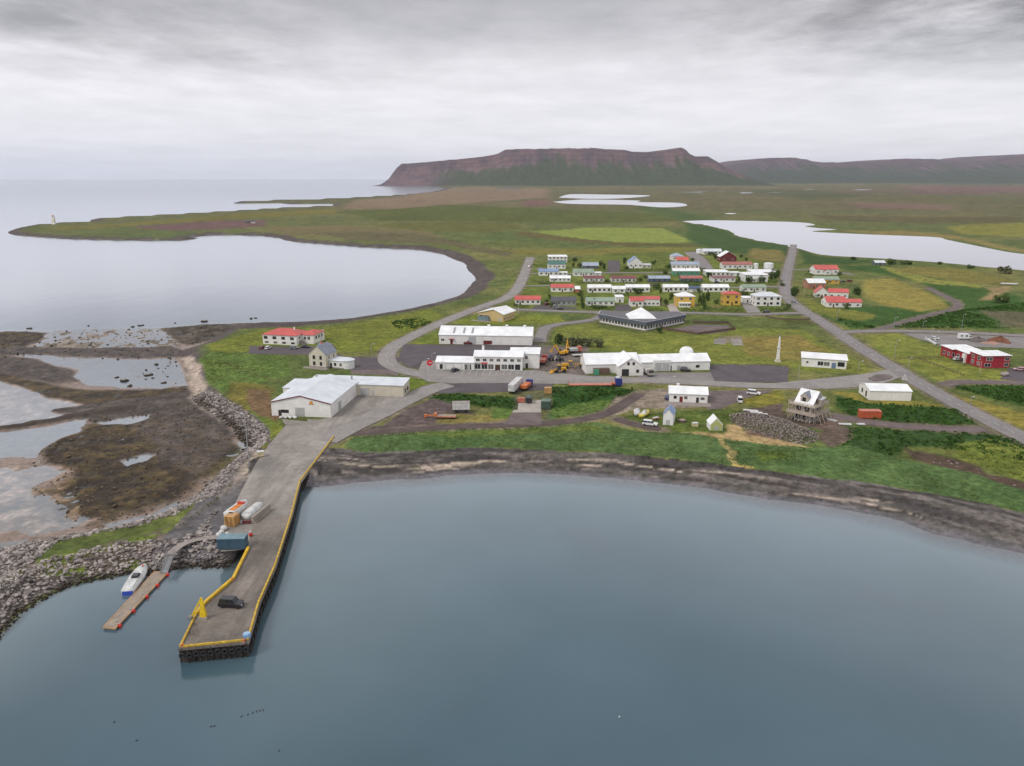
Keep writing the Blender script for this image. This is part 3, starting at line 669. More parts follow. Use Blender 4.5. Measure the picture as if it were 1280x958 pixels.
so.rotation_euler = sd.to_track_quat('Z', 'Y').to_euler()
cam = bpy.data.cameras.new('camera'); co = bpy.data.objects.new('camera', cam); C.objects.link(co)
co.location = (0, 0, CAMH); co.rotation_euler = (PI/2-PITCH, 0, 0)
cam.sensor_fit = 'HORIZONTAL'; cam.sensor_width = 36; cam.lens = FPX/1280*36; cam.clip_start = .5; cam.clip_end = 200000
sc.camera = co
HAZE = 2.1e-5
m = bpy.data.materials.new('haze_air'); m.use_nodes = True; nt = NT(m.node_tree); nt.n.clear()
out = nt.new('ShaderNodeOutputMaterial'); pv = nt.new('ShaderNodeVolumePrincipled')
pv.inputs['Color'].default_value = (.86, .9, 1, 1); pv.inputs['Density'].default_value = HAZE; pv.inputs['Anisotropy'].default_value = .2
nt.link(pv.outputs[0], out.inputs['Volume'])
tag(MB().box(-29000, 29000, -400, 36000, -10, 620).build('haze', m), kind='stuff')
sc.view_settings.view_transform = 'Standard'; sc.view_settings.look = 'None'; sc.view_settings.exposure = .57; sc.view_settings.gamma = 1
try: sc.view_settings.use_curve_mapping = False
except Exception: pass
sc.render.engine = 'CYCLES'
cy = sc.cycles; cy.use_denoising = True; cy.max_bounces = 6; cy.transparent_max_bounces = 8; cy.volume_bounces = 1; cy.diffuse_bounces = 3; cy.glossy_bounces = 3
cy.use_adaptive_sampling = False
# ------------------------------------------------------------------ roads, yards, markings
def paving_mat(name, col, patchy=.3, scale=.12, crack=True, lanes=0.0, rot=0.0):
    m, nt, b = new_mat(name)
    tc = nt.new('ShaderNodeTexCoord').outputs['Object']
    n1 = nt.noise(tc, scale, 5, .6); n2 = nt.noise(tc, scale*9, 4, .65); n3 = nt.noise(tc, 4, 2, .6)
    c = nt.mix(nt.ramp(n1, .32, .68), tuple(q*(1-patchy) for q in col), tuple(q*(1+patchy*.55) for q in col))
    c = nt.mix(1.0, c, nt.mix(nt.ramp(n2, .3, .7), (.84,.83,.82), (1.12,1.12,1.13)), 'MULTIPLY')
    if lanes:
        mp = nt.new('ShaderNodeMapping'); mp.inputs['Rotation'].default_value = (0, 0, rot); mp.inputs['Scale'].default_value = (.32, .028, 1); nt.link(tc, mp.inputs[0])
        ln = nt.noise(mp.outputs[0], 1.0, 4, .6)
        c = nt.mix(nt.math('MULTIPLY', nt.ramp(ln, .48, .66), lanes), c, tuple(q*.5 for q in col))
        st_ = nt.noise(tc, .5, 5, .7); c = nt.mix(nt.ramp(st_, .58, .72, 0, .45), c, tuple(min(1, q*1.35) for q in col))
    if crack:
        vo = nt.new('ShaderNodeTexVoronoi'); vo.feature = 'DISTANCE_TO_EDGE'; vo.inputs['Scale'].default_value = .16; nt.link(tc, vo.inputs['Vector'])
        c = nt.mix(nt.ramp(vo.outputs['Distance'], .0, .02, .35, 0), c, tuple(q*.5 for q in col))
    nt.link(c, b.inputs['Base Color']); b.inputs['Roughness'].default_value = .88; b.inputs['Specular IOR Level'].default_value = .25
    nt.link(nt.bump(n3, .3, .02), b.inputs['Normal'])
    return m
M = {}
M['road'] = paving_mat('old_asphalt', lin(134,129,127), .16)
M['roadl'] = paving_mat('worn_asphalt', lin(144,139,135), .16)
M['gravel'] = paving_mat('gravel_track', lin(112,100,98), .3, .2, False)
M['dirt'] = paving_mat('dirt_track', lin(92,80,76), .3, .25, False)
M['dark'] = paving_mat('dark_gravel', lin(92,85,88), .22, .15, False)
M['apron'] = paving_mat('concrete_apron', lin(150,144,137), .34, .09, True, .5, -.42)
M['slab'] = paving_mat('pale_concrete', lin(172,164,156), .2, .3)
M['mark'] = mat('road_paint', (.62,.62,.6), .7, vary=.4, scale=2)
LV = [0]
def ribbon(name, P, w, m, z, kind='structure', taper=False):
    P = np.asarray(P, float); n = len(P)
    T = np.gradient(P, axis=0); T /= np.linalg.norm(T, axis=1)[:, None]+1e-9
    N = np.stack([-T[:, 1], T[:, 0]], 1)
    wj = w/2*(1+.04*np.sin(np.arange(n)*.9))
    L = P+N*wj[:, None]; R_ = P-N*wj[:, None]
    o = MB(); o.add([(q[0], q[1], z) for q in R_]+[(q[0], q[1], z) for q in L], [(i, i+1, n+i+1, n+i) for i in range(n-1)])
    return tag(o.build(name, m), kind=kind)
def sheet(name, pts, m, z, px=True, kind='structure'):
    P = gp(pts, LAND) if px else np.asarray(pts)
    a = sum(P[i][0]*P[(i+1) % len(P)][1]-P[(i+1) % len(P)][0]*P[i][1] for i in range(len(P)))
    if a < 0: P = P[::-1]
    o = MB(); o.add([(q[0], q[1], z) for q in P], [tuple(range(len(P)))])
    return tag(o.build(name, m), kind=kind)
zr = LAND+.03
for i, (k, (P, w_)) in enumerate(roadsW.items()):
    ribbon('road', P, w_, M['roadl' if k in ('coast', 'pier') else 'road'], zr+.05+.006*i)
for i, (k, (P, w_)) in enumerate(tracksW.items()):
    ribbon('path' if k in ('lake', 'beach') else 'road', P, w_, M['dirt' if k in ('beach', 'spur') else 'gravel'], zr+.01+.005*i)
# dashed centre lines
def dashes(P, w, dash, gap, off=0.0, start=0.0, end=1e9, z=zr+.14):
    P = np.asarray(P); seg = np.linalg.norm(np.diff(P, axis=0), axis=1); s = np.concatenate([[0], np.cumsum(seg)])
    o = MB(); t = start
    while t+dash < min(s[-1], end):
        q = [np.array([np.interp(a, s, P[:, 0]), np.interp(a, s, P[:, 1])]) for a in (t, t+dash)]
        d = (q[1]-q[0])/np.linalg.norm(q[1]-q[0]); nn = np.array([-d[1], d[0]])
        a, b_ = q[0]+nn*off, q[1]+nn*off
        o.add([(*(a-nn*w/2), z), (*(b_-nn*w/2), z), (*(b_+nn*w/2), z), (*(a+nn*w/2), z)], [(0,1,2,3)]); t += dash+gap
    return o
o = dashes(roadsW['highway'][0], .28, 3.0, 4.5); o2 = dashes(roadsW['highway'][0], .22, 40, .01, 3.6, z=zr+.141); o3 = dashes(roadsW['highway'][0], .22, 40, .01, -3.6, z=zr+.141)
o4 = dashes(roadsW['coast'][0], .26, 4.0, 5.0, 0, 250, 690)
for q in (o, o4): tag(q.build('road_markings', M['mark']), kind='structure')
# yards and aprons
yards = [
 ('apron', 'apron', [(418,547),(430,545),(443,532),(462,519),(486,506),(503,497),(500,491),(442,495),(414,522),(382,527),(352,524),(357,532),(344,547),(331,562),(318,583),(301,615),(289,640),(276,662),(276,690),(309,687),(330,680),(350,670),(376,603)]),
 ('forecourt', 'roadl', [(520,470),(528,452),(548,447),(556,463),(668,463),(690,466),(735,470),(800,472),(800,479),(690,480),(560,479),(535,477)]),
 ('forecourt', 'road', [(798,466),(888,466),(893,470),(893,478),(798,478)]),
 ('car_park', 'dark', [(312,433.5),(392,434),(432,446.5),(500,447),(498,462),(440,463),(432,455),(400,443.5),(312,442.5)]),
 ('yard', 'dark', [(505,431),(548,431.5),(672,431),(676,446),(556,446),(553,451),(530,451),(512,460),(498,450)]),
 ('yard', 'dark', [(556,480),(640,479),(690,480),(690,487),(640,490),(552,492),(540,490)]),
 ('car_park', 'road', [(1128,417),(1180,418),(1280,422),(1420,429),(1420,440),(1240,434.5),(1180,432.5),(1155,426)]),
 ('yard', 'gravel', [(886,489),(955,488),(962,490),(930,499),(902,511),(884,512)]),
 ('yard', 'dark', [(884,457),(958,457),(986,460),(984,478),(894,478)]),
 ('car_park', 'dark', [(668,383),(680,381),(690,383),(720,384),(722,386.5),(664,387)]),
 ('driveway', 'dark', [(770,381),(788,381),(790,389),(768,389)]),
 ('driveway', 'slab', [(833,380),(843,380),(850,391),(838,391)]),
 ('driveway', 'roadl', [(926,379),(942,379),(952,391),(934,391)]),
 ('yard', 'dark', [(760,326),(775,326),(774,340),(759,340)]),
 ('car_park', 'road', [(855,316),(868,315),(880,322),(892,336),(880,338),(868,327)]),
 ('slab', 'slab', [(650,502),(679,500),(676,516),(640,516)]),
 ('slab', 'gravel', [(640,516.5),(676,516.5),(677,531),(630,531)]),
 ('slab', 'apron', [(385,524),(411,526),(402,538),(380,537)]),
 ('driveway', 'dark', [(1250,474),(1262,460),(1290,463),(1290,478)]),
 ('driveway', 'gravel', [(437,462),(500,462),(497,470),(440,468)]),
 ('slab', 'apron', [(893,424),(908,424),(906,431),(892,430)]),('slab', 'apron', [(913,424),(927,424),(929,432),(916,432)]),
 ('yard', 'gravel', [(835,412),(870,406),(912,407),(910,415),(885,418),(850,415)]),
 ('driveway', 'roadl', [(960,480),(975,478.5),(1060,470),(1085,467),(1110,462),(1120,470),(1090,478),(1050,481)]),
]
for i, (nm, mk, pts) in enumerate(yards): sheet(nm, pts, M[mk], zr+.004*(i % 9)-.002)
# car bays before the shop, road arrows
o = MB()
for i in range(12):
    a = np.array(ground(572+i*8.6, 463.2)); b_ = np.array(ground(568+i*8.6, 469)); d = (b_-a)/np.linalg.norm(b_-a); n_ = np.array([-d[1], d[0]])*.13
    o.add([(*(a-n_), zr+.06), (*(b_-n_), zr+.06), (*(b_+n_), zr+.06), (*(a+n_), zr+.06)], [(0,1,2,3)])
tag(o.build('road_markings', M['mark']), kind='structure')
# concrete footpath that curves to the gangway
cp = smooth_line(gp([(277,672),(262,672.5),(245,675),(230,680),(219,687),(212,694)]), 1.5)
M['foot'] = paving_mat('footpath_concrete', lin(150,142,136), .2, .4)
ribbon('path', cp, 2.0, M['foot'], LAND+.09)
# the paved traffic island in the junction
ip = smooth_line(gp([(1085,474),(1095,469.5),(1108,469),(1116,472),(1106,475.5),(1094,477),(1085,474)]), 1.0)
o = MB(); n_ = len(ip)
o.add([(*q, zr+.1) for q in ip]+[(*q, zr+.24) for q in ip], [tuple(range(n_, 2*n_))]+[(i, (i+1) % n_, n_+(i+1) % n_, n_+i) for i in range(n_)])
tag(o.build('traffic_island', M['gravel']), kind='structure')
# ------------------------------------------------------------------ quay
M['quay'] = paving_mat('quay_concrete', lin(128,120,112), .42, .13, True, .75, -.30)
M['piles'] = mat('tarred_timber', (.055,.042,.034), .85, vary=.5, scale=1.2, streak=.5)
M['yellow'] = mat('yellow_paint', lin(216,178,54), .6, vary=.35, scale=1.5, streak=.3)
M['yellow2'] = mat('bright_yellow_paint', lin(232,196,24), .5, vary=.2)
M['rubber'] = mat('rubber', (.02,.02,.022), .8, vary=.3)
quay_px = [(419,546),(376,603),(365.5,645),(345.5,708),(325,755),(311.5,803),(222.5,811.5),(243,770),(255,755),(290,725),(309,686.5),(318,650),(345,598),(392,549)]
qp = gp(quay_px)
q = empty('quay', (*qp[5], 0), 0, 'long concrete quay with yellow kerbs and tyre fenders reaching into the bay', 'quay')
def rel(p, z=0): return (p[0]-qp[5][0], p[1]-qp[5][1], z)
o = MB(); n_ = len(qp)
for ids, mk in (((2,3,4,5,6,7,8,9,10,11), 'quay'), ((0,1,2,11,12,13), 'apron')):
    pp = [qp[i] for i in ids]; k_ = len(pp); o = MB()
    o.add([rel(p, 3.1) for p in pp]+[rel(p, 2.6) for p in pp], [tuple(range(k_-1, -1, -1)), tuple(range(k_, 2*k_))]+[(i, (i+1) % k_, k_+(i+1) % k_, k_+i) for i in range(k_)]); o.build('deck', M[mk], q)
def inset(P, d):
    P = np.asarray(P); c = P.mean(0); out = []
    n = len(P)
    for i in range(n):
        e1 = P[i]-P[i-1]; e2 = P[(i+1) % n]-P[i]
        n1 = np.array([-e1[1], e1[0]])/np.linalg.norm(e1); n2 = np.array([-e2[1], e2[0]])/np.linalg.norm(e2)
        s_ = n1+n2; s_ /= np.linalg.norm(s_); out.append(P[i]+s_*d/max(.5, s_@n1))
    return np.array(out)
ar = sum(qp[i][0]*qp[(i+1) % n_][1]-qp[(i+1) % n_][0]*qp[i][1] for i in range(n_))
qi = inset(qp, .35 if ar > 0 else -.35)
o = MB(); pv_ = [rel(p, 2.6) for p in qi]+[rel(p, -6) for p in qi]
o.add(pv_, [(i, (i+1) % n_, n_+(i+1) % n_, n_+i) for i in range(n_)])
# sheet of timber piles along the wetted faces
for k in range(0, 10):
    a, b_ = qp[k], qp[(k+1) % n_]; L_ = np.linalg.norm(b_-a); d = (b_-a)/L_; out_ = np.array([d[1], -d[0]])*(1 if ar > 0 else -1)
    if k in (9,): continue
    for j in range(int(L_/1.0)):
        p = a+d*(j+.5)*1.0+out_*(-.12)
        o.tube(rel(p, -5), rel(p, 2.75-.3*(j % 3)), .17, n=6)
o.build('pile_wall', M['piles'], q)
def kerb(pts, name='kerb', h=.32, w_=.34, m=M['yellow']):
    o = MB()
    for i in range(len(pts)-1):
        a, b_ = np.array(pts[i]), np.array(pts[i+1]); L_ = np.linalg.norm(b_-a); d = (b_-a)/L_
        kk = max(1, int(L_/6))
        for j in range(kk):
            s0 = a+d*(L_*j/kk+.06); s1 = a+d*(L_*(j+1)/kk-.06)
            o.bar(rel(s0, 3.1+h/2+.06), rel(s1, 3.1+h/2+.06), w_, h)
            o.bar(rel(s0+d*.5, 3.13), rel(s0+d*.9, 3.13), w_*.8, .1); o.bar(rel(s1-d*.9, 3.13), rel(s1-d*.5, 3.13), w_*.8, .1)
    return o.build(name, m, q)
qk = inset(qp, .3 if ar > 0 else -.3)
kerb([qk[i] for i in (0,1,2,3,4,5)]); kerb([qk[5]+np.array([-.5,0]), qk[6]+np.array([.5,0])])
M['yellow3'] = mat('yellow_pipe', lin(226,182,30), .45, vary=.25)
kerb([qk[6], qk[7]]); kerb([qk[i] for i in (7,8,9,10)], 'kerb', .5, .55, M['yellow3'])
# ladder and stains
o = MB()
lp0 = np.array(ground(238, 795)); 
o.bar(rel(lp0, 3.1), rel(lp0, 4.1), .07); o.bar(rel(lp0+[.5,.2], 3.1), rel(lp0+[.5,.2], 4.1), .07); o.bar(rel(lp0, 4.1), rel(np.array(ground(243,780)), 3.3), .07); o.bar(rel(lp0+[.5,.2], 4.1), rel(np.array(ground(244,780)), 3.3), .07)
o.build('handrail', mat('rusty_steel', lin(96,74,60), .7, vary=.4), q)
# tyres hung along the quay's faces
tm = MB().torus((0,0,0), (0,1,0), .42, .17, 18, 8).mesh('tyre'); tm.materials.append(M['rubber']); tm.polygons.foreach_set('use_smooth', [True]*len(tm.polygons))
cm_ = MB().tube((0,0,.42), (0,.15,1.35), .025, n=5).mesh('rope'); cm_.materials.append(M['piles'])
def tyre(p, ang, z, label, grp):
    r = empty('tyre_fender', (p[0], p[1], z), ang, label, 'tyre', grp)
    for nm, me in (('tyre', tm), ('rope', cm_)):
        c_ = bpy.data.objects.new(nm, me); C.objects.link(c_); c_.parent = r
a, b_ = qp[5], qp[6]; d = (b_-a)/np.linalg.norm(b_-a); L_ = np.linalg.norm(b_-a); outv = np.array([d[1], -d[0]])*(1 if ar > 0 else -1)
nt_ = 10
for j in range(nt_):
    p = a+d*(L_*(j+.5)/nt_)+outv*.2
    tyre(p, math.atan2(-d[1], -d[0]), 1.75+.12*math.sin(j*2.1), 'black tyre fender hanging on the short front face of the quay', 'tyres on the front of the quay')
a, b_ = qp[4], qp[5]; d = (b_-a)/np.linalg.norm(b_-a); outv = np.array([d[1], -d[0]])*(1 if ar > 0 else -1)
for k in (2, 3, 4):
    a, b_ = qp[k], qp[k+1]; d = (b_-a)/np.linalg.norm(b_-a); L_ = np.linalg.norm(b_-a); outv = np.array([d[1], -d[0]])*(1 if ar > 0 else -1)
    for j in range(int(L_/2.4)):
        p = a+d*(1.2+j*2.4)+outv*.2
        tyre(p, math.atan2(d[1], d[0]), 1.7+.15*math.sin(j*1.7), 'black tyre fender hanging on the long seaward face of the quay', 'tyres along the seaward face of the quay')
# ------------------------------------------------------------------ boulders
m, nt, b = new_mat('boulder_stone')
ge = nt.new('ShaderNodeNewGeometry').outputs['Position']
n0 = nt.noise(ge, .55, 2, .5); n1 = nt.noise(ge, 2.2, 4, .6)
sx = nt.new('ShaderNodeSeparateXYZ'); nt.link(ge, sx.inputs[0])
c = nt.mix(nt.ramp(n0, .34, .66), lin(106,98,95), lin(186,176,169)); c = nt.mix(nt.ramp(n1, .42, .72, .0, .45), c, lin(66,58,56))
wet = nt.ramp(nt.math('ADD', sx.outputs[2], nt.math('MULTIPLY', n0, .8)), .7, 1.3, 1, 0)
c = nt.mix(wet, c, nt.mix(nt.ramp(n1, .4, .6), lin(36,29,24), lin(58,46,32)))
nt.link(c, b.inputs['Base Color']); b.inputs['Roughness'].default_value = .85; b.inputs['Specular IOR Level'].default_value = .3
nt.link(nt.bump(n1, .5, .1), b.inputs['Normal'])
M['stone'] = m
import bmesh
def ico(sub):
    bm = bmesh.new(); bmesh.ops.create_icosphere(bm, subdivisions=sub, radius=1); bm.verts.ensure_lookup_table()
    v = np.array([q.co[:] for q in bm.verts]); f = np.array([[x.index for x in q.verts] for q in bm.faces]); bm.free(); return v, f
def rock_shapes(n, sub, seed):
    rs = np.random.RandomState(seed); v, f = ico(sub); out = []
    for i in range(n):
        q = v.copy()
        for k in range(9):                       # chop flat facets
            d = rs.normal(size=3); d /= np.linalg.norm(d); h = rs.uniform(.42, .85)
            pr = q@d; q = q-np.maximum(pr-h, 0)[:, None]*d
        q *= np.array([rs.uniform(.8,1.25), rs.uniform(.7,1.05), rs.uniform(.55,.85)])
        out.append(q)
    return out, f
rsh, rf = rock_shapes(10, 2, 3); rshs, rfs = rock_shapes(10, 1, 4)
rs = np.random.RandomState(12)
def hgt_at(x, y):
    """ground height from the fan grid"""
    a_ = np.arctan2(x, y); r_ = np.hypot(x, y)
    ia = np.clip(np.searchsorted(az, a_), 0, NA-1); ir = np.clip(np.searchsorted(rr, r_), 0, NR-1)
    return HG2[ir, ia], SD2[ir, ia]
HG2 = H.reshape(NR, NA); SD2 = SDW.reshape(NR, NA)
def scatter_stones(pts, spacing, smin, smax, cond, seed):
    rs = np.random.RandomState(seed); P = gp(pts); lo = P.min(0); hi = P.max(0)
    gx, gy = np.meshgrid(np.arange(lo[0], hi[0], spacing), np.arange(lo[1], hi[1], spacing))
    x = gx.ravel()+rs.uniform(-.5, .5, gx.size)*spacing; y = gy.ravel()+rs.uniform(-.5, .5, gx.size)*spacing
    k = sd_poly(x, y, P) > 0; x, y = x[k], y[k]
    h, s_ = hgt_at(x, y); k = cond(h, s_, x, y); x, y, h = x[k], y[k], h[k]
    return x, y, h, rs.uniform(smin, smax, len(x))*rs.choice([.7,1,1,1.3], len(x))
def stone_mesh(name, x, y, z, s, shapes, f, seed, m, lbl=None):
    rs = np.random.RandomState(seed); Vs, Fs = [], []; n = 0
    for i in range(len(x)):
        v = shapes[rs.randint(len(shapes))]; t = rs.uniform(0, 2*PI); c_, s_ = math.cos(t), math.sin(t); tl = rs.uniform(-.4, .4)
        R_ = np.array([[c_,-s_,0],[s_,c_,0],[0,0,1]])@np.array([[1,0,0],[0,math.cos(tl),-math.sin(tl)],[0,math.sin(tl),math.cos(tl)]])
        Vs.append((v*s[i])@R_.T+np.array([x[i], y[i], z[i]])); Fs.append(f+n); n += len(v)
    return tag(np_mesh(name, np.concatenate(Vs), np.concatenate(Fs), m, False), kind='stuff')
arm = [(-120,900),(-120,680),(0,680),(88,664),(159,650),(226,626),(266,588),(300,562),(303,552),(286,535),(262,514),(244,500),(236,488),(252,484),(262,484),(280,492),(312,509),(330,528),(338,545),(330,560),(312,586),(292,606),(276,630),(262,655),(276,684),(312,690),(300,712),(240,712),(150,726),(60,755),(0,805)]
x, y, h, s = scatter_stones(arm, .72, .32, .64, lambda h, s_, x, y: (s_ > -1.2) & ((s_ < np.where(y < 200, 9.2, 8.0)) | ((x < -103) & (y < 230))) & (h > -1.2), 5)
ins = sd_poly(x, y, gp(quay_px)); k = ins < -.3; x, y, h, s = x[k], y[k], h[k], s[k]
dist = np.hypot(x, y); px_ = 640+FPX*x/(y*CP+(CAMH-h)*SP)
vis = (px_ > 2) & (h > .1); order = np.argsort(np.where(vis, dist/s, 1e9)); one = order[:300]; rest = order[300:]
rmesh = []
for i, v in enumerate(rsh):
    me = bpy.data.meshes.new('boulder'); me.from_pydata([tuple(q_) for q_ in v], [], [tuple(q_) for q_ in rf]); me.materials.append(M['stone']); rmesh.append(me)
for j in one:
    o = bpy.data.objects.new('boulder', rmesh[rs.randint(10)]); C.objects.link(o)
    o.location = (x[j], y[j], h[j]+s[j]*.22); o.scale = (s[j],)*3; o.rotation_euler = (rs.uniform(-.4,.4), rs.uniform(-.3,.3), rs.uniform(0,6.3))
    tag(o, 'angular grey boulder in the rock armour around the near end of the causeway', 'boulder', 'armour boulders of the causeway')
stone_mesh('rock_armour', x[rest], y[rest], h[rest]+s[rest]*.2, s[rest], rshs, rfs, 8, M['stone'])
# heap of rubble beside the scaffolded house
m, nt, b = new_mat('rubble_stone'); ge = nt.new('ShaderNodeNewGeometry').outputs['Position']; n0 = nt.noise(ge, 1.1, 2, .5)
nt.link(nt.mix(nt.ramp(n0, .35, .65), lin(78,70,66), lin(150,138,130)), b.inputs['Base Color']); b.inputs['Roughness'].default_value = .9
M['rubble'] = m
heap = [(910,519),(925,516),(960,519),(985,526),(1010,536),(1024,542),(1021,553),(1000,556),(960,547),(930,536),(914,528)]
x, y, h, s = scatter_stones(heap, .62, .24, .5, lambda h, s_, x, y: h > -9, 21)
hh = np.clip(sd_poly(x, y, gp(heap))/4, 0, 1)*1.3
stone_mesh('rubble', x, y, LAND+hh, s, rshs, rfs, 22, M['rubble'])
ditch = [(1168,574),(1200,580),(1245,596),(1290,608),(1290,616),(1250,606),(1200,592),(1165,584)]
x, y, h, s = scatter_stones(ditch, 2.2, .3, .8, lambda h, s_, x, y: rs.uniform(size=len(x)) < .6, 23)
stone_mesh('rubble', x, y, LAND+.15+0*x, s, rshs, rfs, 24, M['rubble'])
# seaweed-hung stones of the tidal flats, too many to count
sp = [(40,540),(110,515),(236,492),(290,540),(296,562),(250,610),(190,645),(110,655),(30,640)]
x, y, h, s = scatter_stones(sp, 1.5, .18, .6, lambda h, s_, x, y: (h > .02) & (s_ < 0) & (rs.uniform(size=len(x)) < .55), 25)
m, nt, b = new_mat('seaweed_stone'); ge = nt.new('ShaderNodeNewGeometry').outputs['Position']; n0 = nt.noise(ge, .5, 3, .5)
nt.link(nt.mix(nt.ramp(n0, .4, .62), lin(50,40,28), lin(104,90,70)), b.inputs['Base Color']); b.inputs['Roughness'].default_value = .8
M['weed'] = m
stone_mesh('tidal_stones', x, y, h, s, rshs, rfs, 26, M['weed'])
x, y, h, s = scatter_stones([(-60,408),(20,405),(120,407),(230,403),(345,401),(330,412),(250,430),(236,480),(170,470),(180,440),(60,446),(-60,440)], 4.2, .3, .9, lambda h, s_, x, y: (h > -.25) & (s_ < 1) & (rs.uniform(size=len(x)) < .4), 27)
stone_mesh('tidal_stones', x, y, np.maximum(h, -.1)+.1, s, rshs, rfs, 28, M['weed'])
big = [(36,411,1.6),(111,407.5,.8),(166,409,1.4),(176,407,1.7),(219,404,.9),(257,402,2.0),(314,398.6,1.2),(319,398,1.1),(186,469,1.9),(156,476,2.0),(204,479,1.2),(196,456,1.2),(163,483,1.3),(146,472,1.0),(183,463,.9)]
for i, (px, py, s_) in enumerate(big):
    p = ground(px, py, 0)
    o = bpy.data.objects.new('shore_rock', rmesh[i % 10]); C.objects.link(o); o.location = (*p, .1); o.scale = (s_*1.2, s_, s_*.8); o.rotation_euler = (0, 0, i*1.3)
    tag(o, 'dark seaweed covered rock standing in shallow water of the tidal flat', 'rock', 'dark rocks in the shallows')

# lupins and long grass, too many stems to count
def tufts(name, polys, spacing, h0, h1, cols, seed, quads=5, z=LAND):
    rs = np.random.RandomState(seed); xs, ys = [], []
    for pts in polys:
        P = gp(pts); lo, hi = P.min(0), P.max(0); n = int((hi[0]-lo[0])*(hi[1]-lo[1])/spacing**2)
        x = rs.uniform(lo[0], hi[0], n); y = rs.uniform(lo[1], hi[1], n)
        k = (sd_poly(x, y, P) > .6) & (fbm(x/4, y/4, 3, seed) > .34); x, y = x[k], y[k]
        dr = np.full(len(x), 99.)
        for L_, w_ in list(roadsW.values())+list(tracksW.values()):
            if len(x): dr = np.minimum(dr, d_line(x, y, L_)-w_/2)
        k = dr > .8; xs.append(x[k]); ys.append(y[k])
    x = np.repeat(np.concatenate(xs), quads); y = np.repeat(np.concatenate(ys), quads); n = len(x)
    hs = h0+(h1-h0)*fbm(x/5, y/5, 3, seed+3); a = rs.uniform(0, 2*PI, n); w_ = rs.uniform(.12, .3, n)*(.5+hs); lean = rs.normal(0, .35, (n, 2))*hs[:, None]
    x = x+rs.normal(0, .25, n); y = y+rs.normal(0, .25, n); dx, dy = np.cos(a)*w_, np.sin(a)*w_
    q = rs.uniform(.5, 1.05, n)*hs
    V = np.stack([np.stack([x-dx, y-dy, np.full(n, z-.05)], 1), np.stack([x+dx, y+dy, np.full(n, z-.05)], 1), np.stack([x+dx*.7+lean[:, 0], y+dy*.7+lean[:, 1], z+q], 1), np.stack([x-dx*.7+lean[:, 0], y-dy*.7+lean[:, 1], z+q*.9], 1)], 1).reshape(-1, 3)
    m_, nt, b = new_mat(name+'_leaves'); ge = nt.new('ShaderNodeNewGeometry').outputs['Position']; n0 = nt.noise(ge, .35, 5, .7)
    nt.link(nt.mix(nt.ramp(n0, .32, .68), lin(*cols[0]), lin(*cols[1])), b.inputs['Base Color']); b.inputs['Roughness'].default_value = .85; b.inputs['Specular IOR Level'].default_value = .15
    tag(np_mesh(name, V, np.arange(n*4).reshape(-1, 4), m_, False), kind='stuff')
tufts('lupins', [[(530,496),(560,493),(600,495),(645,497),(645,513),(600,510),(545,501)], [(688,486),(720,484),(760,485),(796,488),(790,494),(760,502),(730,506),(690,513)], [(1048,496),(1085,505),(1150,508),(1200,513),(1222,530),(1180,534),(1110,528),(1060,520),(1042,508)],
    [(1060,535),(1150,540),(1230,542),(1290,556),(1290,580),(1200,565),(1140,560),(1115,572),(1050,562)], [(1188,484),(1290,482),(1290,511),(1240,500)], [(487,403),(510,399.5),(535,400),(543,404),(520,412),(495,412)], [(1040,396),(1100,411),(1060,411)], [(1110,411),(1190,390),(1290,378),(1290,412),(1180,411)]], 1.25, .25, 1.0, ((40,62,26), (74,104,40)), 31, 5, LAND+.45)
tufts('shore_grass', [[(432,558),(440,546),(480,541),(560,536),(640,533),(700,530),(745,528),(800,540),(860,541),(930,552),(1010,560),(1060,560),(1120,573),(1180,586),(1240,602),(1300,620),(1300,648),(1235,632),(1185,622),(1122,611),(1060,602),(980,592),(910,582),(835,574),(760,566),(700,564),(605,560),(530,564),(490,566),(455,566)]], .85, .12, .42, ((80,102,56), (110,128,72)), 33, 3, LAND+.17)
tufts('rough_grass', [[(250,446),(275,440),(310,444),(360,447),(362,470),(340,474),(310,482),(280,488),(256,474)], [(775,520),(840,516),(890,512),(930,514),(912,530),(900,542),(850,540),(800,536),(778,530)], [(1190,556),(1240,552),(1290,560),(1290,604),(1240,590),(1195,574)], [(45,704),(90,692),(133,681),(186,670),(200,668),(190,674),(120,692),(60,708),(44,714)], [(200,667),(226,653),(252,634),(276,615),(292,597),(300,600),(280,622),(256,643),(226,660)], [(690,512),(740,504),(768,501),(768,510),(740,520),(690,528)]], 1.3, .12, .5, ((84,98,44), (122,126,62)), 35, 3, LAND+.1)
# ------------------------------------------------------------------ buildings
def row_z(Yd, py):
    """height seen at image row py at forward distance Yd"""
    dy = (py-479)/FPX
    return CAMH+Yd*(-SP-CP*dy)/(CP-SP*dy)
WALLS = {}
def wallm(key, c, streak=.25, **k):
    WALLS[key] = mat(key+'_wall', c, .75, vary=.10, scale=.35, streak=streak, **k); return WALLS[key]
def roofm(key, c, ribs=True, **k):
    WALLS[key] = mat(key+'_roof', c, .55, vary=.14, scale=.25, **k); return WALLS[key]
wallm('white', (.80,.785,.75)); wallm('cream', (.60,.55,.44)); wallm('grey', (.33,.33,.33)); wallm('darkgrey', (.12,.12,.125)); wallm('beige', lin(206,180,128)); wallm('yellow', lin(212,172,78))
wallm('green', lin(74,150,118)); wallm('teal', lin(70,92,96)); wallm('navy', lin(58,74,104)); wallm('brick', lin(168,112,84)); wallm('brown', lin(104,84,72)); wallm('red', lin(158,36,52)); wallm('maroon', lin(112,44,48)); wallm('orange', lin(206,96,62)); wallm('concrete', lin(150,140,132)); wallm('wood', lin(182,172,160)); wallm('lime', lin(176,182,118))
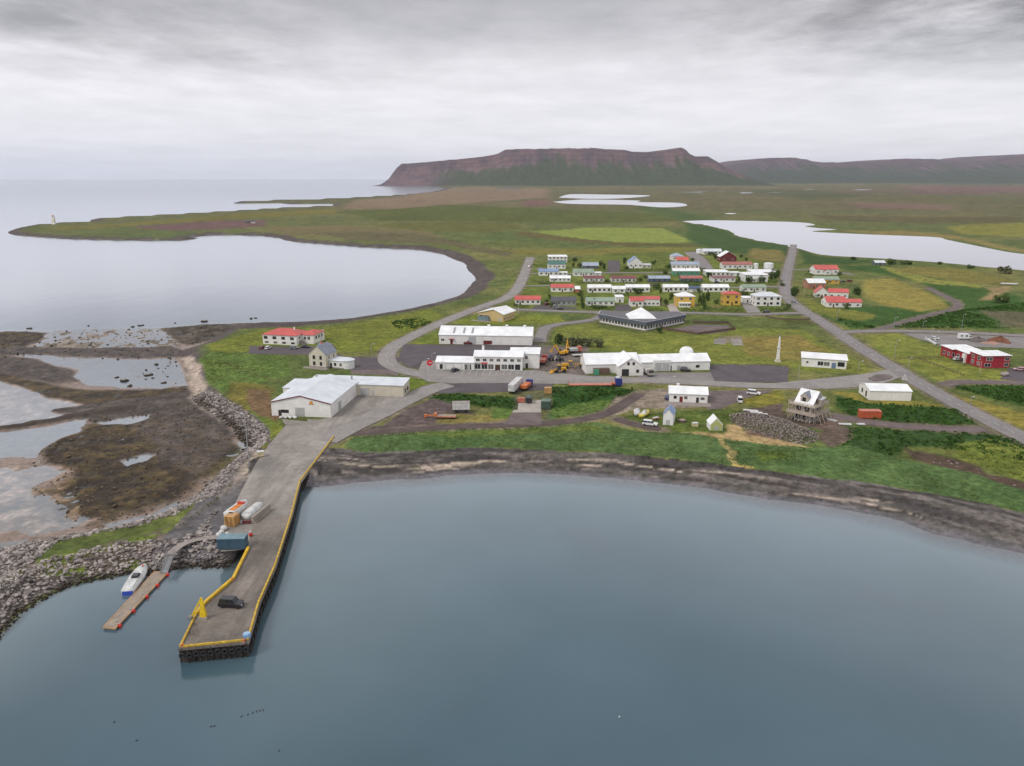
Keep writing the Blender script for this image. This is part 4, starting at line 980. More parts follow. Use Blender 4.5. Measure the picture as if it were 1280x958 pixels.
roofm('rwhite', (.88,.885,.89)); roofm('rred', lin(200,92,86)); roofm('rgrey', lin(132,138,150)); roofm('rdark', lin(84,84,90)); roofm('rgreen', lin(142,160,140)); roofm('rteal', lin(74,116,106)); roofm('rblue', lin(132,152,188)); roofm('rbluegrey', lin(160,172,188)); roofm('rmaroon', lin(124,70,72)); roofm('rpink', lin(168,104,96)); roofm('rpale', lin(214,219,224)); roofm('rnavy', lin(72,88,118))
M['frame'] = mat('window_frame_paint', (.72,.72,.7), .5, vary=.1)
M['framedark'] = mat('dark_window_frame', (.09,.06,.05), .5, vary=.2)
m, nt, b = new_mat('window_glass'); b.inputs['Base Color'].default_value = (.025,.028,.034,1); b.inputs['Roughness'].default_value = .08; b.inputs['Specular IOR Level'].default_value = .6
oi = nt.new('ShaderNodeObjectInfo').outputs['Random']; nt.link(nt.mix(nt.ramp(oi, .55, .95), (.02,.023,.028), (.16,.155,.145)), b.inputs['Base Color']); M['glass'] = m
M['doorred'] = mat('red_door', lin(120,40,42), .5); M['doorbrown'] = mat('brown_door', lin(86,58,46), .5); M['doorwhite'] = mat('white_door', (.46,.46,.45), .5); M['doordark'] = mat('dark_door', (.03,.03,.032), .6); M['doorblue'] = mat('blue_door', lin(110,130,160), .5); M['doorgrey'] = mat('grey_gate', (.5,.5,.5), .5, ribs=None)
_wc = {}
def win_mesh(w, h, fr):
    k = (round(w, 2), round(h, 2), fr)
    if k not in _wc:
        o = MB(); t = .09
        o.box(-w/2-t, w/2+t, -.07, .0, -t, 0); o.box(-w/2-t, w/2+t, -.07, .0, h, h+t); o.box(-w/2-t, -w/2, -.07, 0, 0, h); o.box(w/2, w/2+t, -.07, 0, 0, h)
        if w > 1.0: o.box(-.04, .04, -.06, 0, 0, h)
        me = o.mesh('window'); me.materials.append(M[fr])
        p = MB().box(-w/2, w/2, -.03, 0, 0, h).mesh('pane'); p.materials.append(M['glass']); _wc[k] = (me, p)
    return _wc[k]
def put(name, me, parent, loc, rz):
    o = bpy.data.objects.new(name, me); C.objects.link(o); o.parent = parent; o.location = loc; o.rotation_euler = (0, 0, rz); return o
class Bld:
    """one building: blocks of walls and roofs with openings, all parts of one thing"""
    def __init__(s, name, A, B, label, cat='house', group=None, px=True):
        a = np.array(ground(*A)) if px else np.array(A); b_ = np.array(ground(*B)) if px else np.array(B)
        d = b_-a; s.w = float(np.linalg.norm(d)); s.ang = math.atan2(d[1], d[0]); s.Y = float((a[1]+b_[1])/2); s.A = a
        s.root = empty(name, (a[0], a[1], LAND), s.ang, label, cat, group)
    def z(s, py, back=0.0): return row_z(s.Y+back, py)-LAND
    def face(s, f, x0, x1, y0, y1):
        """origin, direction and length of a face, seen from outside left to right"""
        return {'F': ((x0, y0), 0), 'R': ((x1, y0), PI/2), 'B': ((x1, y1), PI), 'L': ((x0, y1), -PI/2)}[f]
    def block(s, x0, x1, y0, y1, h, roof='gx', rise=1.2, wall='white', rm='rwhite', z0=0., over=.35, thick=.16, wname='wall', slope=0., ridge=.5, base=None):
        W = WALLS[wall]; o = MB(); zz = z0-.5 if z0 == 0 else z0
        xm = x0+(x1-x0)*ridge; ym = y0+(y1-y0)*ridge
        if roof == 'gx': o.prism([(y0,zz),(y1,zz),(y1,z0+h),(ym,z0+h+rise),(y0,z0+h)], x0, x1, 'x')
        elif roof == 'gy': o.prism([(x0,zz),(x1,zz),(x1,z0+h),(xm,z0+h+rise),(x0,z0+h)], y0, y1, 'y')
        elif roof == 'flat' and rise: o.prism([(y0,zz),(y1,zz),(y1,z0+h+rise),(y0,z0+h)], x0, x1, 'x')
        else: o.box(x0, x1, y0, y1, zz, z0+h)
        wl = o.build(wname, W, s.root)
        if base:
            MB().box(x0-.03, x1+.03, y0-.03, y1+.03, zz, z0+base).build('plinth', WALLS['concrete'], s.root)
        o = MB(); e = over; t = thick; zt = z0+h+.02
        if roof == 'gx':
            k = rise/max(.01, ym-y0); k2 = rise/max(.01, y1-ym)
            o.prism([(y0-e, zt-e*k), (ym, zt+rise), (y1+e, zt-e*k2), (y1+e, zt-e*k2+t), (ym, zt+rise+t), (y0-e, zt-e*k+t)], x0-e, x1+e, 'x')
        elif roof == 'gy':
            k = rise/max(.01, xm-x0); k2 = rise/max(.01, x1-xm)
            o.prism([(x0-e, zt-e*k), (xm, zt+rise), (x1+e, zt-e*k2), (x1+e, zt-e*k2+t), (xm, zt+rise+t), (x0-e, zt-e*k+t)], y0-e, y1+e, 'y')
        elif roof == 'hip':
            q = min((x1-x0)/2-.05, (y1-y0)/2); X0, X1, Y0, Y1 = x0-e, x1+e, y0-e, y1+e
            o.add([(X0,Y0,zt),(X1,Y0,zt),(X1,Y1,zt),(X0,Y1,zt),(X0,Y0,zt+t),(X1,Y0,zt+t),(X1,Y1,zt+t),(X0,Y1,zt+t),(X0+q+e,ym,zt+rise+t),(X1-q-e,ym,zt+rise+t)],
                  [(3,2,1,0),(0,1,5,4),(1,2,6,5),(2,3,7,6),(3,0,4,7),(4,5,9,8),(5,6,9),(6,7,8,9),(7,4,8)])
        elif roof == 'pyr':
            X0, X1, Y0, Y1 = x0-e, x1+e, y0-e, y1+e
            o.add([(X0,Y0,zt),(X1,Y0,zt),(X1,Y1,zt),(X0,Y1,zt),(xm,ym,zt+rise)], [(3,2,1,0),(0,1,4),(1,2,4),(2,3,4),(3,0,4)])
        else:
            k = rise/max(.01, y1-y0)
            o.prism([(y0-e, zt-e*k), (y1+e, zt+rise+e*k), (y1+e, zt+rise+e*k+t), (y0-e, zt-e*k+t)], x0-e, x1+e, 'x')
        rf = o.build('roof', WALLS[rm], s.root)
        s.last = (x0, x1, y0, y1, z0); s.roof = rf; s.wall = wl; return s
    def win(s, f, u, z, w=1.2, h=1.1, fr='frame', blk=None):
        x0, x1, y0, y1, z0 = blk or s.last; (ox, oy), r = s.face(f, x0, x1, y0, y1)
        me, pn = win_mesh(w, h, fr)
        o = put('window', me, s.root, (ox+u*math.cos(r), oy+u*math.sin(r), z0+z), r)
        p = put('pane', pn, o, (0, 0, 0), 0); return s
    def row(s, f, n, z=.95, w=1.3, h=1.1, fr='frame', u0=None, u1=None):
        x0, x1, y0, y1, z0 = s.last; L_ = (x1-x0) if f in 'FB' else (y1-y0)
        u0 = 0 if u0 is None else u0; u1 = L_ if u1 is None else u1
        w = min(w, (u1-u0)/n*.8)
        for i in range(n): s.win(f, u0+(u1-u0)*(i+.5)/n, z, w, h, fr)
        return s
    def door(s, f, u, w=1.0, h=2.1, m='doorbrown', z=.0, name='door', handle=True):
        x0, x1, y0, y1, z0 = s.last; (ox, oy), r = s.face(f, x0, x1, y0, y1)
        o = MB().box(-w/2, w/2, -.06, 0, 0, h)
        if w > 2:
            for i in range(1, 5): o.box(-w/2+.05, w/2-.05, -.075, -.06, h*i/5-.03, h*i/5+.03)
        d = o.build(name, M[m], s.root); d.location = (ox+u*math.cos(r), oy+u*math.sin(r), z0+z); d.rotation_euler = (0, 0, r)
        if handle and w < 2: MB().box(w*.3, w*.42, -.11, -.06, 1.0, 1.05).build('handle', M['frame'], d)
        return s
    def chimney(s, x, y, z, h=1.0, w=.6, m='white'):
        o = MB().box(x-w/2, x+w/2, y-w/2, y+w/2, z-1.0, z+h).box(x-w/2-.08, x+w/2+.08, y-w/2-.08, y+w/2+.08, z+h, z+h+.12).build('chimney', WALLS[m], s.roof); return s
    def part(s, name, mb, m): return mb.build(name, m, s.root)
HOUSES = []
def auto(short, x0, x1, yt, yw, yb, roof, wall, rm, label, nwin=4, floors=1, fr='frame', depth=None, slope=.42, ext=None, garage=None, cat='house', sides=2, door='doorbrown', chim=False, yb2=None, over=.35, grp='houses of the village', name='house', tilt=0.0, base=None):
    b = Bld(name, (x0, yb), (x1, yb2 or yb), label, cat, grp)
    wh = max(2.2*floors, b.z(yw)); best = None
    for d in np.arange(5.5, 16, .25):
        if roof in ('gx', 'hip'): r = slope*d/2; zt = b.z(yt, d/2); err = abs(wh+r-zt)
        elif roof == 'gy': r = max(.8, b.z(yt)-wh); err = abs(d-10)
        elif roof == 'pyr': r = slope*d/2; err = abs(wh+r-b.z(yt, d/2))
        else: r = .35; err = abs(wh+r-b.z(yt, d))
        if best is None or err < best[0]: best = (err, d, r)
    d, r = (best[1], best[2]) if depth is None else (depth, None)
    if r is None: r = max(.4, b.z(yt, d/2 if roof != 'flat' else d)-wh) if roof != 'gy' else max(.8, b.z(yt)-wh)
    b.block(0, b.w, 0, d, wh, roof, r, wall, rm, over=over, base=base)
    fh = wh/floors
    for k in range(floors):
        zb = k*fh+fh*.36; hh = min(1.35, fh*.42)
        if nwin: b.row('F', nwin, zb, 1.5, hh, fr)
        if sides: b.row('R', sides, zb, 1.2, hh, fr).row('L', sides, zb, 1.2, hh, fr).row('B', max(2, nwin-1), zb, 1.3, hh, fr)
    if door: b.door('F', b.w*((.5 if nwin % 2 == 0 else .0)+ (0 if nwin % 2 == 0 else 1/max(1, nwin))), .95, min(2.05, wh-.25), door)
    if chim: b.chimney(b.w*.55, d*.5, wh+r, .7)
    HOUSES.append((short, b)); return b
H_ = auto
H_('white house with the dark window band', 685.5, 709, 317.6, 321.3, 328, 'flat', 'white', 'rwhite', 'tall white flat roofed house behind the one with the teal green roof', 5, 2, 'framedark')
H_('teal green roofed house', 685, 707, 326.0, 330.4, 336.4, 'gx', 'white', 'rteal', 'house with a teal green roof in front of the tall white flat roofed one', 4, 1)
b = H_('blue roofed house', 673.5, 698, 336.2, 339.6, 345, 'gx', 'white', 'rblue', 'white house with a pale blue roof and a low annex at its right end', 4)
b.block(b.w, b.w+7.5, 1, 7, 2.5, 'flat', .2, 'white', 'rwhite').row('F', 2)
H_('white roofed bungalow', 687.5, 713, 344.8, 348, 352.3, 'gx', 'white', 'rwhite', 'white bungalow with a white roof between the pale blue roof and the red roof', 5)
H_('red roofed bungalow up the street', 689, 717, 355.4, 359.6, 365.2, 'gx', 'white', 'rred', 'white bungalow with a red roof, beside the small orange shed', 4)
H_('small orange shed', 719, 725, 357.8, 361.8, 365.4, 'gx', 'orange', 'rwhite', 'small orange garden shed with a white roof beside a red roofed bungalow', 1, cat='shed', sides=1, name='shed', grp=None)
H_('red roofed bungalow by the coast road', 644, 675.5, 370, 374.8, 381, 'gx', 'white', 'rred', 'long white red roofed bungalow closest to the coast road in the front row', 5)
H_('dark grey bungalow', 689.5, 720, 371.3, 376.3, 382.2, 'gx', 'grey', 'rdark', 'grey bungalow with a dark grey roof and cars parked at its left', 5)
H_('pale green roofed bungalow in the front row', 733, 768, 372, 376.6, 382.4, 'gx', 'white', 'rgreen', 'front row white bungalow with a pale green roof, right of the dark grey one', 5)
H_('white garage', 770, 779.5, 369, 371.8, 378.6, 'flat', 'white', 'rwhite', 'white flat roofed garage behind the pale green roofed front row bungalow', 0, cat='garage', sides=0, door='doordark', name='garage', grp=None)
H_('grey roofed dark house', 728.5, 748, 328.2, 332.4, 336.2, 'gx', 'darkgrey', 'rbluegrey', 'dark walled house with a pale grey roof, left of the dark parking bay', 3)
b = H_('green roofed house in the third row', 717, 742, 336.3, 341, 345.4, 'gx', 'white', 'rgreen', 'white house with a grey green roof and a white garage at its right', 4)
b.block(b.w+.5, b.w+6.5, .5, 7, 2.6, 'flat', .2, 'white', 'rwhite').door('F', 3, 2.4, 2.1, 'doorgrey')
H_('maroon roofed bungalow', 730, 755, 345, 348, 353, 'gx', 'white', 'rmaroon', 'shorter white bungalow with a maroon roof, left of its longer maroon roofed neighbour', 4)
H_('long maroon roofed bungalow', 764, 795, 345, 348.2, 353.2, 'gx', 'white', 'rmaroon', 'long white bungalow with a dark maroon roof and a dark recessed left end', 6)
H_('navy walled bungalow', 811, 837.5, 344.8, 348.4, 352.6, 'gx', 'navy', 'rbluegrey', 'dark blue bungalow with a pale blue grey roof', 4)
H_('white roofed bungalow of the middle row', 735, 764, 355.8, 359.6, 366, 'gx', 'white', 'rwhite', 'white roofed bungalow left of the low white garage in the middle row', 5, fr='framedark')
H_('low white garage', 765.5, 781.5, 357.8, 361.4, 366.8, 'gx', 'white', 'rwhite', 'low white garage between two white roofed bungalows of the middle row', 2, cat='garage', door='doorgrey', sides=1, name='garage', grp=None)
H_('white bungalow behind the dark bush', 782.5, 812, 355.8, 359.4, 365.4, 'gx', 'white', 'rwhite', 'white roofed bungalow with a dark bush before it, right of the low white garage', 5)
b = H_('red roofed double bungalow', 788, 804, 371, 376.2, 383.4, 'gx', 'white', 'rred', 'white bungalow in two stepped red roofed halves above the pyramid skylight', 2, depth=8)
b.block(b.w+.2, b.w+11, 2.5, 11, b.z(374.6)-.2, 'gx', 1.3, 'white', 'rred').row('F', 4)
b = H_('blue gabled house', 786, 803, 321.6, 328.4, 335.6, 'gy', 'white', 'rblue', 'white house with a pale blue gable roof and a flat annex', 3, depth=11)
b.block(b.w+.2, b.w+8, 1, 8, 3.0, 'flat', .3, 'cream', 'rpale').row('F', 2)
b = H_('white bungalow with the navy garage', 829.5, 860, 355.6, 359.2, 365.2, 'gx', 'white', 'rwhite', 'white bungalow with dark windows and a navy roofed garage at its right', 5, fr='framedark')
b.block(b.w+.3, b.w+8.3, -1.5, 6, 2.6, 'gx', 1.2, 'white', 'rnavy').door('F', 4, 2.6, 2.1, 'doorgrey')
b = H_('cream two storey house', 846, 868, 365.3, 371, 383.8, 'hip', 'yellow', 'rwhite', 'two storey cream yellow house with a white hip roof and a glazed porch', 2, 2)
b.block(1.0, b.w*.72, -2.2, 0, 2.6, 'flat', .2, 'white', 'rwhite').row('F', 4, 1.0, 1.3, 1.2)
H_('white roofed bungalow with the maroon bay', 878.5, 911, 355.6, 359.4, 365.2, 'gx', 'white', 'rwhite', 'white roofed bungalow with a dark left half, up the slope behind the yellow house', 5, fr='framedark')
H_('yellow house', 904, 925.5, 364.2, 368.2, 381.8, 'hip', 'yellow', 'rred', 'bright yellow two storey house with a red roof', 2, 2, 'framedark', chim=True)
H_('white two storey house', 943.5, 976, 365.3, 371, 382.8, 'hip', 'white', 'rpale', 'large white two storey house with a pale grey hip roof near the highway', 4, 2, 'framedark')
H_('white garage at the driveway', 929, 939.5, 370.4, 373, 379.2, 'flat', 'white', 'rwhite', 'white garage with a dark doorway between the yellow house and the large white house', 0, cat='garage', door='doordark', sides=0, name='garage', grp=None)
H_('pale green roofed bungalow', 928, 957.5, 355.8, 359.6, 365, 'gx', 'white', 'rgreen', 'white bungalow with a pale green roof behind the large white two storey house', 4)
b = H_('irregular white house', 931, 959.5, 340.3, 344, 352.8, 'flat', 'white', 'rwhite', 'all white house of uneven height with a flat white roof among dark trees', 4)
b.block(2, 9, -1.2, 0, 3.0, 'flat', .2, 'white', 'rwhite').row('F', 2)
H_('flat white house by the highway', 940, 970, 336.3, 340.4, 346, 'flat', 'white', 'rwhite', 'white flat roofed house behind the all white one, nearest the upper highway', 5, fr='framedark')
b = H_('white roofed house with an annex', 884, 912, 335.8, 340.6, 345.6, 'flat', 'white', 'rwhite', 'broad white flat roofed house with an annex, behind the brown roofed one', 5, fr='framedark')
b.block(b.w+.2, b.w+9, 1, 8, 2.8, 'flat', .2, 'white', 'rwhite').row('F', 2)
H_('brown roofed white house', 891, 919, 345, 347.8, 352.8, 'flat', 'white', 'rmaroon', 'white house with dark brown roof, below the broad white flat roofed house', 4)
H_('brown pink roofed house', 903, 940.5, 327.4, 331, 336.4, 'gx', 'white', 'rpink', 'long white house with a brown pink roof, below the red gabled house', 6)
H_('red gabled house', 900, 920.5, 314.8, 321.2, 327.6, 'gy', 'maroon', 'rwhite', 'dark red house with a white gable roof facing the village', 2, depth=12)
H_('white topmost house', 879, 902, 311.2, 314.4, 318.4, 'gx', 'white', 'rpale', 'white house with a pale roof, the topmost of the village, beside a white tank', 5)
H_('bluish white house', 840.5, 855, 316, 320.6, 326, 'pyr', 'white', 'rbluegrey', 'white house with a bluish hip roof behind the small red roofed one', 3)
H_('small red roofed house', 846, 861, 321.4, 325.4, 329, 'gx', 'cream', 'rred', 'small red roofed house squeezed between the bluish roof and the blue grey roof', 2)
H_('blue grey roofed house', 839.5, 874, 327.4, 331, 336.4, 'gx', 'white', 'rbluegrey', 'white house with a blue grey roof and dark windows above the green walled house', 6)
H_('green walled house', 841, 874.5, 335.8, 339, 344.4, 'gx', 'green', 'rwhite', 'mint green house with a white roof', 5)
H_('pink roofed dark house', 851, 878, 344.8, 348.2, 352.8, 'gx', 'teal', 'rpink', 'dark teal bungalow with a pink red roof below the mint green house', 4)
# cluster east of the highway
b = H_('red roofed house by the lake road', 1019, 1048, 331.6, 336.8, 343.4, 'gx', 'white', 'rred', 'uppermost red roofed white house east of the highway, with a small front gable', 4, grp='houses east of the highway')
b.block(b.w*.36, b.w*.64, -1.5, 3, b.z(338.5), 'gy', 1.8, 'white', 'rred').win('F', b.w*.14, 1, 1.6, 1.2)
H_('green roofed ochre house', 1018, 1049, 345.8, 349.8, 355.2, 'gx', 'yellow', 'rgreen', 'ochre house with a grey green roof, right behind the white roofed brick house', 4, grp='houses east of the highway')
H_('brick house', 1010, 1031.5, 348.7, 354, 361.4, 'gx', 'brick', 'rwhite', 'brick red house with a white roof', 3, grp='houses east of the highway', tilt=0)
b = H_('red roofed house with the white gable', 1018.5, 1036, 359.2, 366.4, 372, 'gy', 'white', 'rred', 'red roofed house with a white gable end, just below the brick house', 2, grp='houses east of the highway', depth=9, yb2=372.6)
b.block(b.w, b.w+12.5, 1.2, 9.5, b.z(365.2), 'gx', 1.9, 'white', 'rred').row('F', 3)
b = H_('lowest red roofed house', 1033.5, 1058, 370.6, 378.2, 384.2, 'gx', 'white', 'rred', 'lowest red roofed house east of the highway, with a stepped right wing', 3, grp='houses east of the highway', yb2=384.6)
b.block(b.w, b.w+9.5, 1.0, 9, b.z(377.5)-.3, 'gx', 1.5, 'white', 'rred').row('F', 2)
H_('lakeside cabin', 1094, 1106.5, 325.8, 328.6, 332, 'gx', 'teal', 'rpale', 'small cabin with a pale roof alone on the lake shore beside a dark bush', 2, cat='cabin', name='cabin', grp=None)
# ---- fish factory
A_ = (340, 519.5); B_ = (414, 522.3)
b = Bld('fish_factory', A_, B_, 'large white factory hall with its gable facing the quay and a cream side wing', 'factory')
hw = 4.9; w0 = b.w
b.block(0, w0, 0, 30, hw, 'gy', 2.5, 'white', 'rpale', over=.25)
b.part('verge', MB().bar((-.3,-.3,hw-.02), (w0/2,-.3,hw+2.55), .1, .34).bar((w0/2,-.3,hw+2.55), (w0+.3,-.3,hw-.02), .1, .34), WALLS['maroon'])
b.door('F', w0*.48, 3.4, 3.2, 'doorwhite', name='gate'); b.door('F', w0*.14, 1.1, 2.1, 'doordark')
b.win('F', w0*.17+1.2, 1.2, 2.6, 1.0, 'framedark'); b.door('R', 9, 3.0, 3.2, 'doorwhite', name='gate')
b.part('emblem', MB().lathe([(.05,-.03),(.55,-.03),(.62,0),(.55,.04),(.05,.04)], 12), mat('emblem_orange', lin(214,150,60), .6))
e = [c for c in b.root.children if c.name.startswith('emblem')][-1]; e.rotation_euler = (PI/2, 0, 0); e.location = (w0*.68, -.06, hw+.2)
b.part('emblem', MB().prism([(-1.1,-.12),(1.1,-.12),(.75,.18),(-.75,.18)], -.05, 0), mat('emblem_red', lin(206,120,70), .6)); sorted([c for c in b.root.children if c.name.startswith('emblem')], key=lambda c: c.name)[-1].location = (w0*.68, -.04, hw-.35)
b.block(w0+.05, w0+18, 28.4, 38, 4.3, 'flat', .5, 'cream', 'rpale', over=.3)
b.door('F', 3.2, 3.2, 3.1, 'doorwhite', name='gate').door('F', 6.2, 1.0, 2.1, 'doorwhite').win('R', 3, 1, 1.6, 1.4, 'framedark').win('R', 6.5, 1, 1.6, 1.4, 'framedark').row('B', 5)
b.block(2, w0, 30.05, 38, 4.4, 'flat', .5, 'white', 'rpale', over=.2)
b.block(-6, -.05, 24, 36, 3.2, 'flat', .4, 'white', 'rpale', over=.2).win('F', 2, 1, 1.6, 1.1)
for k in range(3): b.part('roof_vent', MB().tube((4+k*7, 33, 4.6), (4+k*7, 33, 6.0), .3, n=8).tube((4+k*7, 33, 6.0), (4+k*7, 33, 6.2), .5, n=8), WALLS['grey'])
# ---- old white house with a slate blue roof
b = Bld('old_house', (387, 459.5), (408, 461.5), 'old cream house with a steep slate grey gable roof and rounded white annex', 'house')
hz_ = b.z(443); b.block(0, b.w, 0, 8.5, hz_, 'gy', b.z(432.5)-hz_, 'cream', 'rgrey', over=.3, base=.8)
for k, z_ in enumerate((1.3, 4.0)): b.win('F', b.w*.3, z_, 1.0, 1.5, 'framedark').win('F', b.w*.7, z_, 1.0, 1.5, 'framedark'); b.win('R', 2.5, z_, 1, 1.4).win('R', 6, z_, 1, 1.4).win('B', 4, z_, 1, 1.4).win('L', 4, z_, 1, 1.4)
for u_ in (b.w*.16, b.w*.5, b.w*.84): b.part('pilaster', MB().box(u_-.12, u_+.12, -.08, 0, .8, hz_-.1), M['frame'])
b.block(-1.6, b.w*.55, 8.0, 14, hz_-.2, 'gx', 2.6, 'cream', 'rgrey', over=.25)
b.chimney(0.6, 9.5, hz_+2.2, .9, .7, 'orange')
b.block(b.w+.05, b.w+7.5, 2.2, 8.0, 3.4, 'flat', .25, 'white', 'rpale', base=.5).door('F', 1.0, 1.0, 2.2, 'doordark').win('F', 3.0, 1.2, .9, 1.2, 'framedark').win('F', 5.8, 1.2, 1, 1.3)
o = MB(); n_ = 9
o.prism([(b.w+7.5, 2.2)]+[(b.w+7.5+2.9*math.sin(PI*i/n_), 5.1-2.9*math.cos(PI*i/n_)) for i in range(1, n_)]+[(b.w+7.5, 8.0)], -.4, 3.4, 'z'); b.part('wall', o, WALLS['white'])
o = MB(); o.prism([(b.w+7.4, 2.0)]+[(b.w+7.5+3.2*math.sin(PI*i/n_), 5.1-3.2*math.cos(PI*i/n_)) for i in range(1, n_)]+[(b.w+7.4, 8.2)], 3.45, 3.7, 'z'); b.part('roof', o, WALLS['rpale'])
b.part('terrace', MB().box(-2, b.w+1.5, -2.4, -.1, -.3, .35), WALLS['concrete'])
# ---- hotel with the red roof by the north bay
b = Bld('guest_house', (329, 430), (371, 432.2), 'long white guest house with a red hip roof above the north bay shore', 'guest house')
hz_ = b.z(419.3); b.block(0, b.w, 0, 12, hz_, 'hip', 2.4, 'white', 'rred', over=.4)
for u_ in range(4): b.win('F', b.w*(.09+.26*u_), hz_-2.0, 1.8, 1.2, 'framedark').win('F', b.w*(.11+.26*u_), .7, 1.8, .7, 'framedark')
b.row('L', 3, 2.2).row('B', 6, 2.2).win('R', 3, hz_-2, 1.2, 1.3).win('R', 7, hz_-2, 1.2, 1.3)
b.block(b.w+.05, b.w+6.5, 5, 17, hz_-.4, 'hip', 1.8, 'white', 'rred', over=.35); b.win('R', 3, 2.2, 1.2, 1.4, 'framedark').win('R', 6, 2.2, 1.2, 1.4, 'framedark').win('R', 9, 2.2, 1.2, 1.4, 'framedark').win('F', 4, 2.2, 1.2, 1.4, 'framedark').win('F', 2, 2.2, 1.0, 1.4)
o = MB()
for k in range(6): o.box(b.w+.3+k*.45, b.w+.75+k*.45, 2.4, 4.2, -.2, 2.0-k*.32)
b.part('outside_stair', o, WALLS['concrete']); b.chimney(b.w*.78, 6, hz_+2.2, .8)
# ---- long warehouse
b = Bld('warehouse', (549, 430), (665, 432), 'long white corrugated warehouse with a low white gable roof behind the two storey shop', 'warehouse')
hz_ = 4.6; b.block(0, b.w, 0, 16, hz_, 'gx', 3.0, 'white', 'rwhite', over=.3)
b.door('F', 6.2, 1.2, 2.3, 'doorred').win('F', 1.8, 1.6, 1.5, 1.0).door('F', 16.6, 3.8, 3.9, 'doorgrey', name='gate')
b.part('door_canopy', MB().box(4.9, 7.6, -1.1, 0, 2.6, 2.75), WALLS['red']); b.row('B', 6, 2.2)
for u_ in (7.2, 12.2, 16.4): b.part('skylight', MB().prism([(1.3, hz_+.2+1.3*.375),(6.3, hz_+.2+6.3*.375),(6.3, hz_+.28+6.3*.375),(1.3, hz_+.28+1.3*.375)], u_-.5, u_+.5, 'x'), WALLS['grey'])
for u_ in (24, 33, 42): b.part('roof_vent', MB().box(u_-.7, u_+.7, 7.3, 8.7, hz_+2.6, hz_+3.9), WALLS['rwhite'])
# ---- two storey shop
b = Bld('shop', (593, 462.6), (653, 463.6), 'white two storey shop with large shop windows, a red sign and low left wing', 'shop')
w0 = b.w; hz_ = 6.0
b.block(0, w0, 0, 9, hz_, 'gx', 1.6, 'white', 'rwhite', over=.45)
for i in range(7): b.win('F', w0*(.075+.142*i), 3.9, 1.5, 1.1, 'frame')
for u_, w_ in ((.07, 2.4), (.21, 2.5), (.345, 2.3), (.625, 2.4), (.765, 2.4)): b.win('F', w0*u_, .5, w_, 2.1, 'frame')
b.door('F', w0*.485, 2.2, 2.5, 'doorbrown', name='entrance'); b.win('F', w0*.9, .4, 2.0, 2.2, 'framedark')
M['signred'] = mat('sign_red', lin(206,52,56), .5, vary=.08)
b.part('shop_sign', MB().box(w0*.145, w0*.275, -.2, -.07, 2.75, 3.35), M['signred'])
b.part('shop_sign', MB().box(w0*.02, w0*.14, -.18, -.07, 2.8, 3.2), WALLS['grey'])
b.row('L', 2, 4, 1.2, 1.2).row('B', 7, 4)
b.block(w0+.05, w0+7.0, 4.5, 16, 6.3, 'flat', .3, 'white', 'rwhite', over=.3); b.win('F', 1.4, 4.2, 1.0, 1.1, 'framedark').door('F', 1.6, 1.1, 2.2, 'doordark').row('R', 4, 1.2).row('R', 4, 4.2)
b.block(w0-6, w0, 9.05, 16, 6.2, 'flat', .3, 'white', 'rwhite', over=.2)
b.block(-16.5, -.05, -.4, 9.5, 3.3, 'gx', 1.5, 'white', 'rwhite', over=.35); b.win('F', 2.2, .4, 1.1, 1.9, 'framedark').win('F', 13.0, .3, 1.1, 2.1, 'framedark').win('F', 14.6, .3, .9, 2.1, 'framedark').win('L', 3, 1, 1.5, 1.2).win('L', 6.5, 1, 1.5, 1.2)
for u_ in (-16.4, -12.8, -9.2, -5.6, -2.0): b.part('pilaster', MB().box(u_-.14, u_+.14, -.62, -.4, -.2, 3.3), M['frame'])
b.chimney(3.0, 8.0, 7.0, 1.8, .9)
# ---- beige hall
b = Bld('hall', (598.5, 400), (629, 402.8), 'beige hall with a low white gable roof beside the coast road', 'hall')
hz_ = b.z(392.0); b.block(0, b.w, 0, 15, hz_, 'gy', 2.4, 'beige', 'rwhite', over=.6, ridge=.62)
b.win('F', b.w*.12, .5, 2.6, 2.4, 'framedark').win('F', b.w*.33, .5, 2.6, 2.4, 'framedark').door('F', b.w*.86, 1.4, 2.3, 'doorgrey').row('R', 4, 1).row('B', 4, 1).row('L', 3, 1)
b.part('glazed_porch', MB().box(.2, b.w*.45, -1.6, 0, -.3, 2.6), mat('porch_glass_grey', lin(120,138,146), .25)); b.part('terrace', MB().box(-3, b.w*.6, -4.5, -1.7, -.3, .15), WALLS['concrete'])
# ---- school with the dark fascia and the pyramid skylight
sc_px = [(747.5,403.6),(807,414.8),(857,404.6)]
P_ = [np.array(ground(*q)) for q in sc_px]; Rr = P_[1]
b = Bld('school', tuple(P_[1]), tuple(P_[1]+np.array([1.0, 0])), 'angular school with a dark fascia and a white pyramid skylight on its roof', 'school', px=False)
Lp = P_[0]-Rr; Rp = P_[2]-Rr; Mp = np.array([0.5, 30.0])
pl = [tuple(Lp), (0,0), tuple(Rp), (Rp[0]-2, Rp[1]+11), tuple(Mp), (Lp[0]+2.5, Lp[1]+12)]
def off(pl, d): q = inset(np.array(pl), d); return [tuple(x_) for x_ in q]
b.part('wall', MB().prism(off(pl, .9), -.5, 3.2, 'z'), WALLS['white']); b.part('plinth', MB().prism(off(pl, .75), -.5, .45, 'z'), WALLS['concrete'])
b.part('fascia', MB().prism(pl, 3.1, 5.1, 'z'), mat('dark_fascia', lin(92,96,108), .6, ribs=None)); b.part('roof', MB().prism(off(pl, .25), 5.05, 5.2, 'z'), mat('bitumen_roof', lin(112,110,114), .9, vary=.25))
b.part('roof_edge', MB().prism(off(pl, -.06), 5.1, 5.16, 'z'), WALLS['rpale'])
